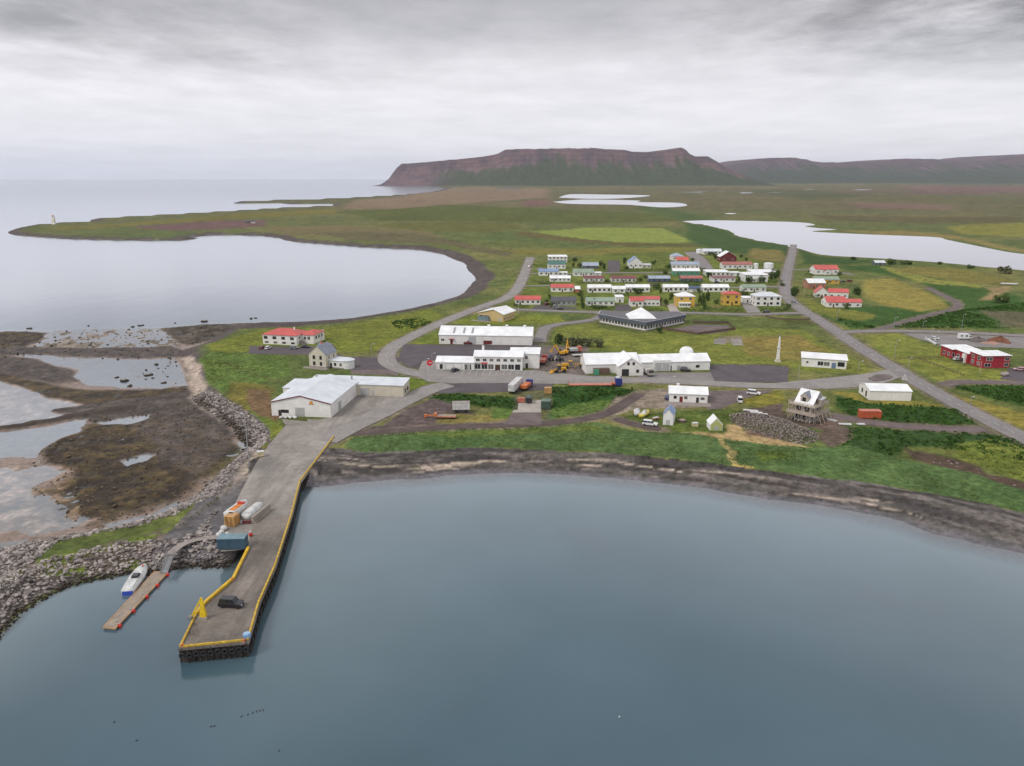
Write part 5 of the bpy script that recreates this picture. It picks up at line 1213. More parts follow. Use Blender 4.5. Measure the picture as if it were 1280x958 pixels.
for a_, c_ in ((Lp, np.zeros(2)), (np.zeros(2), Rp)):
    d_ = c_-a_; L_ = np.linalg.norm(d_); d_ = d_/L_; nn = np.array([-d_[1], d_[0]]); ang = math.atan2(d_[1], d_[0]); k_ = int(L_/2.3)
    for i in range(k_):
        me, pn = win_mesh(1.7, 1.7, 'frame'); p_ = a_+d_*(L_*(i+.5)/k_)+nn*.9
        if i in (0, k_-1) and (a_ is not Lp or i == k_-1): pass
        o_ = put('window', me, b.root, (p_[0], p_[1], 1.1), ang); put('pane', pn, o_, (0,0,0), 0)
o = MB(); q = 7.5; cx, cyy = .0, 17.5
o.add([(cx-q,cyy-q,5.2),(cx+q,cyy-q,5.2),(cx+q,cyy+q,5.2),(cx-q,cyy+q,5.2),(cx,cyy,5.2+5.2)], [(3,2,1,0),(0,1,4),(1,2,4),(2,3,4),(3,0,4)]); b.part('pyramid_skylight', o, WALLS['rwhite'])
# ---- workshops
b = Bld('workshop', (731, 466), (887, 462.5), 'long low white workshop with a gabled front bay and a dome on its roof', 'workshop')
w0 = b.w
b.block(0, w0*.42, -2, 11, 4.0, 'gx', 3.2, 'white', 'rwhite', over=.3).win('L', 5, 1.4, 1.4, 1.2)
o = MB().box(3.2, 9.8, -4.2, -2.05, -.3, 2.5); b.part('lean_to', o, WALLS['brown']); b.part('lean_to', MB().box(3.0, 5.2, -4.6, -4.22, -.3, 2.4), WALLS['green'])
b.block(w0*.42+.05, w0, 0, 11, 3.9, 'gx', 2.2, 'white', 'rwhite', over=.3)
u_ = w0*.58
b.door('F', w0*.26, 1.1, 2.2, 'doordark').door('F', w0*.33, 1.6, 2.2, 'doorwhite').win('F', w0*.48, 1.2, 1.4, 1.0, 'framedark').row('B', 5).row('R', 2)
b.part('gate_housing', MB().box(w0*.54, w0*.68, -.4, .9, -.3, 4.7), WALLS['white']); b.part('gate', MB().box(w0*.555, w0*.61, -.48, -.4, 0, 3.7).box(w0*.615, w0*.67, -.48, -.4, 0, 3.7), M['doorgrey'])
b.block(w0*.235, w0*.43, -7.0, 7, 4.1, 'gy', 3.4, 'white', 'rwhite', over=.3)
b.door('F', 3.0, 3.0, 2.9, 'doordark', name='gate', handle=False).win('F', 4.2, 4.6, .8, 1.1, 'framedark').win('F', 6.4, 4.6, .8, 1.1, 'framedark').win('F', w0*.195-2.4, 1.3, 1.0, 1.2, 'framedark')
o = MB(); o.lathe([(3.0,3.9),(3.0,6.4),(2.8,7.2),(2.2,7.9),(1.2,8.35),(.2,8.45)], 18, (w0*.855, 8.5)); b.part('dome', o, WALLS['rwhite'])
# ---- white house above the beach sheds
b = Bld('net_house', (836.5, 502.5), (884, 504.5), 'low white house with a big plain white roof, alone above the beach sheds', 'house')
hz_ = 3.3; b.block(0, b.w, 0, 8.5, hz_, 'gx', 1.7, 'white', 'rwhite', over=.35)
b.win('F', b.w*.15, 1.4, .9, .9, 'framedark').win('F', b.w*.43, 1.4, .9, .9, 'framedark').door('F', b.w*.31, 1.2, 2.2, 'doorred').door('F', b.w*.74, 1.0, 2.1, 'doordark').win('F', b.w*.87, 1.4, 1.2, .7, 'framedark').row('B', 4).row('R', 2)
b.chimney(3.2, 5.2, 5.0, .6, 1.0); b.part('terrace', MB().box(-2, b.w+1, -4.5, -.1, -.4, .12), WALLS['concrete'])
# ---- office
b = Bld('office', (1002, 458), (1057.5, 462), 'low white office with blue grey doors beside the road junction', 'office')
b.block(0, b.w, 0, 9, 3.9, 'flat', .5, 'white', 'rwhite', over=.5).win('F', b.w*.42, 1.0, 2.2, 1.7).win('F', b.w*.56, 1.0, 2.2, 1.7).door('F', b.w*.72, 1.8, 2.5, 'doorblue').win('F', b.w*.88, 1.1, 2.6, 1.8, 'framedark').win('F', b.w*.12, 1.6, .9, .9).row('L', 2).row('B', 5)
# ---- white store by the highway
b = Bld('store_shed', (1086.5, 500.5), (1138.5, 501.5), 'plain white shed with two small end windows beside the highway', 'shed')
b.block(0, b.w, 0, 11, 3.6, 'gx', 1.3, 'white', 'rwhite', over=.25).win('L', 3.5, 1.2, 1.2, 1.4, 'framedark').win('L', 7.5, .6, 1.2, 2.0, 'framedark').win('B', 6, 1.3)
# ---- red hotel
b = Bld('hotel', (1227, 460.5), (1261, 460), 'dark red flat roofed hotel stepping down in three blocks with white window frames', 'hotel')
b.block(0, b.w, 0, 9, 5.4, 'flat', .2, 'red', 'rwhite', over=.5); b.win('F', b.w*.2, .6, 2.8, 1.4).win('F', b.w*.24, 3.3, 2.8, 1.4).win('F', b.w*.88, .7, 1.8, 1.5).win('F', b.w*.88, 3.3, 1.8, 1.4)
for k in range(2): b.win('L', 2.4+k*4, .8, 1.6, 1.5).win('L', 2.4+k*4, 3.3, 1.6, 1.3)
b.row('R', 3, 1).row('R', 3, 3.4).row('B', 4, 1)
b.block(-.6, 9.0, 9.05, 18.5, 4.3, 'flat', .2, 'red', 'rwhite', over=.45).win('L', 2.5, 1, 1.8, 1.6).win('L', 6.5, 1, 1.8, 1.6).row('R', 3, 1)
b.part('white_bay', MB().box(-1.4, -.62, 10.2, 12.2, -.3, 3.9), WALLS['white'])
b.block(-1.9, 9.5, 18.55, 27, 4.2, 'flat', .2, 'red', 'rwhite', over=.45).win('F', .6, 1.0, 1.0, 1.6).win('L', 2.5, 1, 1.6, 1.5).win('L', 6, 1, 1.6, 1.5).row('B', 4, 1).row('R', 3, 1)
# ---- beach sheds
b = Bld('boat_shed', (828.5, 531.4), (841, 532.6), 'small white boarded shed with a blue roof, standing on the grass above the beach', 'shed')
hz_ = b.z(518.5); b.block(0, b.w, 0, 6.0, max(2.2, hz_), 'gy', 1.9, 'white', 'rblue', over=.2).door('F', b.w*.5, 1.3, 1.9, 'doorgrey').win('R', 3, 1.1, .8, .8)
b = Bld('garden_shed', (887.5, 539.2), (901, 540.6), 'small shed with a steep white roof and lime green front above the beach', 'shed')
b.root.rotation_euler[2] += .35; b.block(0, 4.0, 0, 4.6, 2.2, 'gy', 2.2, 'white', 'rwhite', over=.12); b.part('front_cladding', MB().prism([(.15,.1),(3.85,.1),(3.85,2.1),(2,4.1),(.15,2.1)], -.05, -.005), WALLS['lime']); b.door('F', 2, 1.2, 1.8, 'doorwhite').win('R', 2.2, 1, .7, .8)
# ---- house under construction in scaffolding
b = Bld('scaffolded_house', (984.6, 524), (1015, 531), 'unfinished grey wooden house with a white gable roof, wrapped in timber scaffolding', 'house')
w0 = b.w; x0, x1, y0, y1 = 1.5, w0-1.3, 1.5, 9.6
b.block(x0, x1, y0, y1, 2.6, 'none', 0, 'grey', 'rgrey', over=-.2, thick=.1)
for u_ in (1.2, 3.4): b.win('F', u_, .6, 1.3, 1.6, 'framedark')
for u_ in (1.5, 4, 6.4): b.win('R', u_, .6, 1.4, 1.6, 'framedark')
b2 = (x0, x1, y0, y1, 2.65)
b.block(x0, x1, y0, y1, 3.5, 'gx', 3.9, 'wood', 'rwhite', z0=2.65, over=.45)
for u_ in (1.3, 4.2): b.win('F', u_, .9, 1.3, 1.5, 'framedark', blk=b2)
for v_ in (1.8, 4.2, 6.4): b.win('R', v_, .9, 1.1, 1.5, 'framedark', blk=b2)
for v_ in (3.1, 5.2): b.win('R', v_, 3.7, .9, 1.4, 'framedark', blk=b2)
xm_ = (x0+x1)/2
b.block(xm_-1.5, xm_+1.2, y0+.4, y0+3.6, 1.9, 'gy', 1.5, 'wood', 'rgrey', z0=6.5, over=.2, wname='dormer').win('F', 1.3, .4, 1.1, 1.2, 'framedark')
b.block(x1+.02, x1+1.3, y1-4.2, y1-1.2, 2.8, 'flat', .2, 'wood', 'rpale', z0=4.6, over=.15, wname='bay')
lw = mat('scaffold_timber', lin(202,188,172), .85, vary=.3, scale=2)
rs_ = random.Random(3)
for zz_, e in ((2.7, 1.9), (5.6, 1.6)):
    o = MB(); X0, X1, Y0, Y1 = x0-e-.2, x1+e+.2, y0-e, y1+e*.6
    o.box(X0, X1, Y0, y0-.08, zz_, zz_+.12).box(X0, x0-.08, y0-.08, Y1, zz_+.003, zz_+.12).box(x1+.08, X1, y0-.08, Y1, zz_+.003, zz_+.12)
    b.part('scaffold_deck', o, lw)
    for p0, p1 in (((X0,Y0),(X1,Y0)), ((X0,Y0),(X0,Y1)), ((X1,Y0),(X1,Y1))):
        o = MB()
        for hh in (.3, .65, 1.05): o.bar((*p0, zz_+hh), (*p1, zz_+hh), .07, .2)
        b.part('guard_rail', o, lw)
X0, X1, Y0, Y1 = x0-1.7, x1+1.7, y0-1.5, y1+1.0
o = MB(); nx, ny = 7, 8
for i in range(nx+1):
    x_ = X0+(X1-X0)*i/nx; o.bar((x_, Y0, -.3), (x_+.05, Y0, 6.7), .1)
    if i < nx: o.bar((x_, Y0-.06, .1), (x_+(X1-X0)/nx, Y0-.06, 2.6), .08); o.bar((x_, Y0-.07, 2.8), (x_+(X1-X0)/nx, Y0-.07, 5.5), .06)
for i in range(ny+1):
    y_ = Y0+(Y1-Y0)*i/ny
    for x_ in (X0, X1):
        o.bar((x_, y_, -.3), (x_, y_, 6.7), .1)
        if i < ny: o.bar((x_, y_, .1), (x_, y_+(Y1-Y0)/ny, 2.6), .08)
    if i % 2: o.bar((X1+2.2, y_+.3, -.2), (X1, y_, 4.8), .12)
b.part('scaffold_pole', o, lw)
b.part('plank_pile', MB().box(X1+.5, X1+4, Y1-2, Y1-.8, -.1, .35), M['mark'])
# ---- school playground fence, hotel fences
def fence(name, pts, h, m, label, z0=0., step=2.4, boards=True):
    P = gp(pts); r = empty(name, (*P[0], LAND), 0, label, 'fence'); o = MB(); po = MB()
    for i in range(len(P)-1):
        a, c_ = P[i]-P[0], P[i+1]-P[0]; L_ = np.linalg.norm(c_-a)
        if boards: o.bar((*a, h*.5), (*c_, h*.5), .06, h)
        else:
            for k in (.35, .65, .95): o.bar((*a, h*k), (*c_, h*k), .05, .09)
        for j in range(int(L_/step)+1):
            p = a+(c_-a)*min(1, j*step/L_); po.bar((*p, -.3), (*p, h+.1), .12)
    o.build('panel', m, r); po.build('post', m, r); return r
fence('board_fence', [(822,409.5),(838,413.5),(872,418.8),(919,412.5),(910,404.5),(866,404.3)], 1.3, WALLS['brown'], 'low brown board fence around the playground right of the school')
fence('rail_fence', [(1118,450),(1150,449),(1180,447.5)], 1.0, WALLS['brown'], 'dark rail fence running across the meadow up to the red hotel', boards=False)
fence('rail_fence', [(1150,450),(1175,459),(1205,471)], 1.0, WALLS['brown'], 'dark rail fence running down the lawn before the red hotel', boards=False)
fence('hedge_fence', [(957,396.5),(975,399.5),(1010,400.5),(1012,397.5)], .8, WALLS['brown'], 'low dark fence around the little garden by the highway junction')
# ------------------------------------------------------------------ vehicles
def paint(name, c, r=.35): 
    m_, nt, b = new_mat(name+'_car_paint'); b.inputs['Base Color'].default_value = (*c, 1); b.inputs['Roughness'].default_value = r; b.inputs['Coat Weight'].default_value = .3; return m_
PC = {k: paint(k, c) for k, c in dict(white=(.7,.7,.7), black=(.012,.012,.014), red=lin(120,26,34), silver=(.32,.33,.35), grey=(.10,.105,.115), blue=lin(38,58,110), dark=(.03,.035,.045), beige=lin(176,160,138), pink=lin(196,150,160)).items()}
M['chrome'] = mat('lamp_lens', (.75,.75,.78), .15, vary=.05); M['tail'] = mat('tail_lens', lin(150,20,20), .3); M['rim'] = mat('wheel_rim', (.3,.3,.31), .4, .6)
wt = MB().lathe([(.2,-.1),(.31,-.11),(.33,-.06),(.33,.06),(.31,.11),(.2,.1)], 16).mesh('tyre'); wt.materials.append(M['rubber'])
wr = MB().lathe([(.02,-.09),(.2,-.1),(.2,.1),(.02,.09)], 12).mesh('rim'); wr.materials.append(M['rim'])
def wheel(parent, x, y, r=.33, wd=1.0):
    s = r/.33
    o = put('wheel', wt, parent, (x, y, r), 0); o.rotation_euler = (PI/2, 0, 0); o.scale = (s, s, wd)
    put('rim', wr, o, (0,0,0), 0)
    return o
def car(px, py, ang, kind, col, label, group='cars parked in the village', name=None, cat='car', z=LAND+.1, L=4.4, Wd=1.8, loc=None):
    """ang: heading in degrees, 0 = to the right of the view, 90 = away"""
    p = loc or ground(px, py)
    r = empty(name or 'parked_car', (p[0], p[1], z), math.radians(ang), label, cat, group)
    h = dict(hatch=1.5, suv=1.85, wagon=1.75, sedan=1.45, pickup=1.8, van=2.2)[kind]; hl = h*.55; w_ = Wd/2; x0, x1 = -L/2, L/2
    o = MB(); zb = .3
    prof = [(x0+.05,zb),(x1-.08,zb),(x1,zb+.25),(x1-.05,hl*.82),(x1-.9,hl),(x0+.1,hl+.03),(x0,zb+.3)]
    n_ = len(prof); vs = []
    for y_, ins_ in ((-w_, .1), (-w_+.02, 0), (w_-.02, 0), (w_, .1)):
        for q_ in prof: vs.append((q_[0]*(1-ins_*.25), y_, q_[1] if ins_ == 0 else zb+.06+(q_[1]-zb)*.88))
    fs = [tuple(range(n_)), tuple(range(4*n_-1, 3*n_-1, -1))]
    for s_ in range(3): fs += [(s_*n_+i, s_*n_+n_+i, s_*n_+n_+(i+1) % n_, s_*n_+(i+1) % n_) for i in range(n_)]
    o.add(vs, fs); o.build('body', PC[col], r)
    ca = dict(hatch=(x0+.15, x1-1.15), suv=(x0+.12, x1-1.2), wagon=(x0+.1, x1-1.3), sedan=(x0+.75, x1-1.25), pickup=(x0+1.7, x1-1.2), van=(x0+.08, x1-.8))[kind]
    fr_, bk = dict(hatch=(.75,.4), suv=(.6,.25), wagon=(.7,.2), sedan=(.75,.6), pickup=(.6,.15), van=(.6,.1))[kind]
    MB().tbox(ca[0], ca[1], -w_+.06, w_-.06, hl-.02, h-.1, bk*.9, fr_*.9, .14).build('window', M['glass'], r)
    MB().tbox(ca[0]+bk*.85, ca[1]-fr_*.85, -w_+.19, w_-.19, h-.11, h, .06, .1, .05).build('roof', PC[col], r)
    for q_ in (ca[0]+(ca[1]-ca[0])*.48, ca[0]+(ca[1]-ca[0])*.78):
        for s_ in (-1, 1): MB().bar((q_, s_*(w_-.055), hl), (q_-.02, s_*(w_-.185), h-.08), .09, .05).build('pillar', PC[col], r)
    if kind == 'pickup': MB().box(x0+.15, x0+1.65, -w_+.15, w_-.15, hl+.0, hl+.05).build('load_bed', M['rubber'], r)
    for xx in (x0+.85, x1-.85):
        for s_ in (-1, 1): wheel(r, xx, s_*(w_-.08), .34)
    for s_ in (-1, 1):
        MB().box(x1-.1, x1+.02, s_*(w_-.3)-.18, s_*(w_-.3)+.18, hl*.62, hl*.78).build('headlight', M['chrome'], r)
        MB().box(x0-.02, x0+.1, s_*(w_-.2)-.12, s_*(w_-.2)+.12, hl*.62, hl*.85).build('taillight', M['tail'], r)
    return r
GC = None
car(290, 758.5, -6, 'suv', 'black', 'black estate car parked alone near the end of the quay', None, z=3.12, L=4.7, Wd=1.9)
car(328.5, 436, 75, 'hatch', 'red', 'dark red car parked at the left end of the guest house', 'cars at the guest house')
car(335.5, 436.5, 75, 'hatch', 'white', 'white car parked beside the dark red car at the guest house', 'cars at the guest house')
car(368, 436.5, 20, 'hatch', 'silver', 'grey car parked before the right half of the guest house', 'cars at the guest house')
car(382, 435, 0, 'sedan', 'dark', 'dark car parked by the outside stair of the guest house', 'cars at the guest house')
car(569, 464.5, 60, 'hatch', 'dark', 'dark hatchback parked in front of the shop\'s low left wing', None)
car(695, 385.5, 20, 'suv', 'silver', 'silver car parked before the dark grey bungalow', 'cars in the village streets')
car(700, 387, 10, 'sedan', 'dark', 'dark grey car parked before the silver one at the dark grey bungalow', 'cars in the village streets')
car(684, 381.5, 40, 'hatch', 'red', 'dark red car left of the dark grey bungalow', 'cars in the village streets')
car(938, 380.5, -70, 'hatch', 'white', 'white car on the driveway between the yellow and the large white house', 'cars in the village streets')
car(957.5, 391, 175, 'hatch', 'dark', 'dark car in the street below the large white house', 'cars in the village streets')
car(993, 379, -55, 'hatch', 'silver', 'silver car driving down the highway past the village', None)
car(942, 493.5, -25, 'suv', 'white', 'white off-road car parked on the gravel above the rubble heap', None, L=5.0, Wd=2.0)
car(924.5, 503, 80, 'van', 'white', 'small white van seen end-on beside the rubble heap', None, cat='van', L=4.2)
car(812.5, 532, -22, 'wagon', 'white', 'white estate car parked by the beach track next to the boats', None, L=5.0, Wd=1.95)
car(857, 464.5, -20, 'suv', 'dark', 'dark off-road car parked before the right part of the workshop', None)
car(834.5, 498.5, 70, 'hatch', 'blue', 'blue car tucked against the left end of the low white house', None)
car(662, 334.5, 70, 'hatch', 'red', 'red car on the coast road above the village', None)
car(896.5, 354, 0, 'hatch', 'blue', 'blue car below the brown roofed white house', 'cars in the village streets')
car(1054, 353, 0, 'sedan', 'dark', 'dark car right of the ochre house', None)
car(1062, 352.5, 10, 'suv', 'red', 'maroon car at the end of the row east of the highway', None)
car(1206, 452.5, 15, 'suv', 'black', 'black car parked in the angle of the red hotel', 'cars at the red hotel')
car(1215, 453, 10, 'suv', 'dark', 'dark car beside the black one in the angle of the red hotel', 'cars at the red hotel')
car(1197.5, 450.5, 10, 'hatch', 'white', 'white car left of the black car at the red hotel', 'cars at the red hotel')
car(1274, 463.5, 160, 'hatch', 'pink', 'pinkish white car at the right end of the red hotel', 'cars at the red hotel')
car(1168, 424.5, -30, 'hatch', 'white', 'white car stopped at the fuel pump island', None)
car(585, 430.5, 0, 'pickup', 'red', 'red pickup standing between the shop and the long warehouse', None)
# ---- lorries and plant
V = {k: mat(k, c, .5, vary=.25) for k, c in dict(lorry_white=(.66,.66,.65), lorry_blue=lin(40,58,140), lorry_orange=lin(216,120,60), salmon_steel=lin(206,122,98), plant_yellow=lin(222,164,30), plant_dark=(.04,.04,.045), lorry_red=lin(186,52,44), rust_red=lin(196,96,62), tin_green=lin(70,90,80), tin_greenroof=lin(96,120,100), tan_wood=lin(206,158,98), boat_white=(.7,.7,.68), boat_orange=lin(222,128,40), boat_yellow=lin(226,206,90), cream=lin(222,206,164), boat_blue=lin(52,82,190), steel_grey=(.25,.25,.26), container_teal=lin(62,92,108), container_teal_roof=lin(120,150,160), deck_wood=lin(158,142,124), buoy_red=lin(214,52,40), cement=lin(156,146,136), bag_white=(.7,.69,.66)).items()}
def frame(px, py, ang, name, label, cat, group=None, z=LAND+.09):
    p = ground(px, py); return empty(name, (p[0], p[1], z), math.radians(ang), label, cat, group)
def wheels(r, xs, w_, rad):
    for x_ in xs:
        for s_ in (-1, 1): wheel(r, x_, s_*w_, rad, 1.4)
r = frame(644.5, 488.5, 74, 'semi_trailer', 'white box semi trailer standing in the gravel yard opposite the shop', 'trailer')
MB().box(-6.2, 6.2, -1.25, 1.25, 1.2, 3.9).build('box', V['lorry_white'], r); MB().box(-6.27, -6.2, -1.2, 1.2, 1.25, 3.85).build('rear_door', V['lorry_white'], r); MB().box(-6, 6, -.5, .5, .9, 1.2).build('chassis', V['plant_dark'], r); wheels(r, (-4.8,-3.6,-2.4), 1.0, .5); MB().bar((4,-.8,1),(4,-.8,0),.14).bar((4,.8,1),(4,.8,0),.14).build('landing_leg', V['plant_dark'], r)
def lorry(r, body, cabc, L=7.5):
    MB().tbox(L/2-2.1, L/2, -1.2, 1.2, .75, 2.9, .1, .35, .06).build('cab', cabc, r); MB().tbox(L/2-.62, L/2-.06, -1.08, 1.08, 1.75, 2.65, 0, .22, .05).build('windscreen', M['glass'], r)
    MB().box(-L/2, L/2-2.1, -.5, .5, .6, .95).build('chassis', V['plant_dark'], r); wheels(r, (L/2-1.1, -L/2+2.3, -L/2+1.0), 1.0, .5)
    if body: MB().tbox(-L/2, L/2-2.4, -1.2, 1.2, 1.0, 2.2, -.1, -.1, -.05).build('tipper_body', body, r)
    for s_ in (-1, 1): MB().box(L/2-.03, L/2+.04, s_*.85-.18, s_*.85+.18, .9, 1.1).build('headlight', M['chrome'], r)
r = frame(658.5, 486, 70, 'tipper_lorry', 'lorry with a blue cab and an orange tipper body beside the white semi trailer', 'lorry'); lorry(r, V['lorry_orange'], V['lorry_blue'], 8.5)
r = frame(747, 483.5, 2, 'low_loader', 'long salmon orange low loader trailer parked along the street', 'trailer')
MB().box(-11.5, 5.5, -1.25, 1.25, .75, 1.0).build('bed', V['salmon_steel'], r); MB().box(5.5, 9.8, -1.25, 1.25, 1.15, 1.6).build('gooseneck', V['salmon_steel'], r); wheels(r, (-9.8,-8.5,-7.2), 1.05, .42); wheels(r, (6.5,7.8), 1.05, .48)
for x_ in (-11.4, 5.6): MB().bar((x_,-1.2,1),(x_,-1.2,2.6),.12).bar((x_,1.2,1),(x_,1.2,2.6),.12).build('stake', V['salmon_steel'], r)
r = frame(770.5, 483.3, 2, 'tractor_unit', 'bright blue lorry tractor unit in front of the salmon orange low loader', 'lorry')
MB().tbox(-.6, 2.2, -1.25, 1.25, .8, 3.5, .1, .3, .06).build('cab', V['lorry_blue'], r); MB().tbox(1.55, 2.16, -1.12, 1.12, 1.9, 3.0, 0, .2, .05).build('windscreen', M['glass'], r); MB().box(-4, 2, -.5, .5, .6, .95).build('chassis', V['plant_dark'], r); wheels(r, (1.2,-2.2,-3.4), 1.05, .5); MB().tbox(-.4, 1.6, -1.1, 1.1, 3.45, 3.95, .2, .5, .1).build('wind_deflector', V['lorry_white'], r)
r = frame(811, 469.5, -80, 'small_lorry', 'beige small lorry parked in front of the workshop gate', 'lorry'); lorry(r, V['lorry_white'], V['cement'], 6.0)
def tractor(r, c):
    MB().tbox(-.2, 1.9, -.42, .42, .75, 1.45, 0, .15, .06).build('bonnet', c, r); MB().tbox(-1.5, -.2, -.75, .75, 1.0, 2.6, .15, .15, .1).build('cab', M['glass'], r); MB().box(-1.45, -.3, -.72, .72, 2.58, 2.72).build('roof', c, r)
    wheels(r, (-1.0,), .85, .8); wheels(r, (1.4,), .7, .45)
r = frame(805, 462.5, -60, 'tractor', 'red tractor standing at the corner of the gabled workshop bay', 'tractor'); tractor(r, V['lorry_red'])
r = frame(688, 451, 110, 'tractor', 'blue tractor beside the big salmon red dump lorry in the machine yard', 'tractor'); tractor(r, V['lorry_blue'])
r = frame(679.5, 454, 80, 'dump_lorry', 'salmon red dump lorry at the left edge of the machine yard', 'lorry'); lorry(r, V['salmon_steel'], V['lorry_red'], 8.0)
r = frame(699.5, 466, -165, 'wheel_loader', 'yellow wheel loader with its bucket down, nearest the street in the machine yard', 'loader')
MB().tbox(-3.0, -.4, -.9, .9, .9, 2.1, .3, .1, .1).build('engine_hood', V['plant_yellow'], r); MB().tbox(-.4, 1.0, -.75, .75, 1.2, 3.2, .1, .2, .1).build('cab', M['glass'], r); MB().box(-.4, .9, -.75, .75, 3.15, 3.3).build('roof', V['plant_yellow'], r); MB().box(.8, 2.2, -.6, .6, .8, 1.4).build('front_frame', V['plant_yellow'], r)
MB().bar((1.5,-.5,1.6),(3.4,-.5,.6),.25).bar((1.5,.5,1.6),(3.4,.5,.6),.25).build('lift_arm', V['plant_yellow'], r); MB().prism([(3.2,.1),(4.4,.1),(4.2,.3),(3.5,.45),(3.4,1.3),(3.2,1.2)], -1.35, 1.35).build('bucket', V['plant_yellow'], r); wheels(r, (-1.9, 1.6), .95, .75)
r = frame(714, 460.5, 10, 'road_grader', 'yellow road grader behind the wheel loader in the machine yard', 'grader')
MB().tbox(-4.2, -1.2, -.9, .9, .9, 2.2, .2, .1, .1).build('engine_hood', V['plant_yellow'], r); MB().tbox(-1.2, .4, -.75, .75, 1.1, 3.1, .05, .05, .08).build('cab', M['glass'], r); MB().box(-1.2, .4, -.8, .8, 3.08, 3.22).build('roof', V['plant_yellow'], r); MB().bar((.2,0,1.9),(4.4,0,1.5),.4,.35).bar((4.4,0,1.5),(4.4,0,.8),.4).build('front_beam', V['plant_yellow'], r); MB().bar((1.2,-1.8,.35),(2.2,1.8,.35),.15,.6).build('blade', V['plant_yellow'], r); wheels(r, (-3.6,-2.1,4.4), .95, .65)
def digger(px, py, ang, label, up):
    r = frame(px, py, ang, 'excavator', label, 'excavator', 'excavators in the machine yard')
    for s_ in (-1, 1): MB().prism([(-1.7,.1),(1.7,.1),(2.0,.45),(1.7,.8),(-1.7,.8),(-2.0,.45)], s_*1.0-.28, s_*1.0+.28).build('track', V['plant_dark'], r)
    MB().tbox(-2.1, .4, -1.2, 1.2, .95, 2.0, .2, .0, .08).build('engine_house', V['plant_yellow'], r); MB().tbox(.0, 1.4, -1.2, -.2, .95, 2.7, .05, .25, .05).build('cab', M['glass'], r)
    MB().bar((.6,.3,1.6),(2.6,.3,up),.4,.5).build('boom', V['plant_yellow'], r); MB().bar((2.6,.3,up),(4.4,.3,up*.45),.3,.4).build('arm', V['plant_yellow'], r); MB().prism([(4.0,up*.45-.9),(5.0,up*.45-.7),(4.7,up*.45+.05),(4.2,up*.45+.05)], -.2, .8).build('bucket', V['plant_yellow'], r)
digger(708, 443, 70, 'yellow excavator with its boom raised, the right one of the two behind the grader', 6.2); digger(701, 444.5, 160, 'yellow excavator with a lower boom, left of the one with the raised boom', 4.8)
r = frame(719, 441, 20, 'box_lorry', 'white lorry with a pinkish cab at the back of the machine yard', 'lorry'); lorry(r, V['lorry_white'], V['salmon_steel'], 6.5)
r = frame(722, 446, 10, 'flat_trailer', 'small white flat trailer behind the workshop corner in the machine yard', 'trailer'); MB().box(-2.4, 2.4, -1, 1, .7, .9).build('bed', V['lorry_white'], r); wheels(r, (-.6,.6), .9, .36)
r = frame(700, 452, 45, 'backhoe', 'dark backhoe in the middle of the machine yard', 'backhoe'); tractor(r, V['plant_dark']); MB().bar((-1.6,0,1.2),(-2.8,0,3.0),.2).bar((-2.8,0,3.0),(-3.6,0,1.2),.18).build('boom', V['lorry_white'], r)
r = frame(601, 429, 0, 'low_trailer', 'red flat farm trailer between the shop roof and the warehouse', 'trailer'); MB().box(-3.5, 3.5, -1.1, 1.1, .9, 1.2).build('bed', V['lorry_red'], r); wheels(r, (-1,1), 1, .4)
def skip(px, py, ang, name, label, cat, L, w_, h, m_, rm=None, ribs=True, z=LAND+.09, group=None):
    r = frame(px, py, ang, name, label, cat, group, z); o = MB().box(-L/2, L/2, -w_/2, w_/2, .12, h)
    if ribs:
        for i in range(int(L/.5)): o.box(-L/2+.2+i*.5, -L/2+.4+i*.5, -w_/2-.04, w_/2+.04, .25, h-.15)
    o.build('wall', m_, r); MB().tbox(-L/2-.05, L/2+.05, -w_/2-.07, w_/2+.07, h, h+.14, .1, .1, .1).build('roof', rm or m_, r)
    MB().box(L/2+.005, L/2+.06, -w_/2+.1, -.03, .2, h-.1).box(L/2+.005, L/2+.06, .03, w_/2-.1, .2, h-.1).build('door', m_, r); return r
skip(632, 430.5, 5, 'container', 'dark red steel container between the shop and the warehouse', 'container', 6, 2.4, 2.5, V['lorry_red'])
skip(612, 430.5, 0, 'container', 'low dark red container left of the taller one behind the shop', 'container', 6, 2.4, 1.8, WALLS['maroon'])
skip(1086.5, 522.5, -2, 'container', 'rust red container standing alone on the grass near the scaffolded house', 'container', 7.0, 2.6, 2.6, V['rust_red'], V['salmon_steel'])
skip(685, 492, 0, 'crate', 'tan wooden crate at the edge of the dark green growth by the street', 'crate', 2.6, 2.0, 2.2, V['tan_wood'])
skip(682.5, 510.5, -8, 'cabin', 'small dark green cabin with a sloping roof on the concrete slab', 'cabin', 3.3, 3.6, 2.9, V['tin_green'], V['tin_greenroof'])
skip(651.5, 503, 0, 'crate', 'small salmon red box at the left edge of the concrete slab', 'crate', 2.6, 1.4, 1.5, V['salmon_steel'])
r = frame(661, 503.5, 85, 'farm_trailer', 'dark farm trailer standing on the concrete slab', 'trailer'); MB().tbox(-2, 2, -1.0, 1.0, .8, 2.2, -.2, -.2, -.1).build('body', V['plant_dark'], r); wheels(r, (-.6,.7), .95, .45); MB().box(-1.7, 1.7, -.8, .8, 2.2, 2.3).build('tarpaulin', V['tin_green'], r)
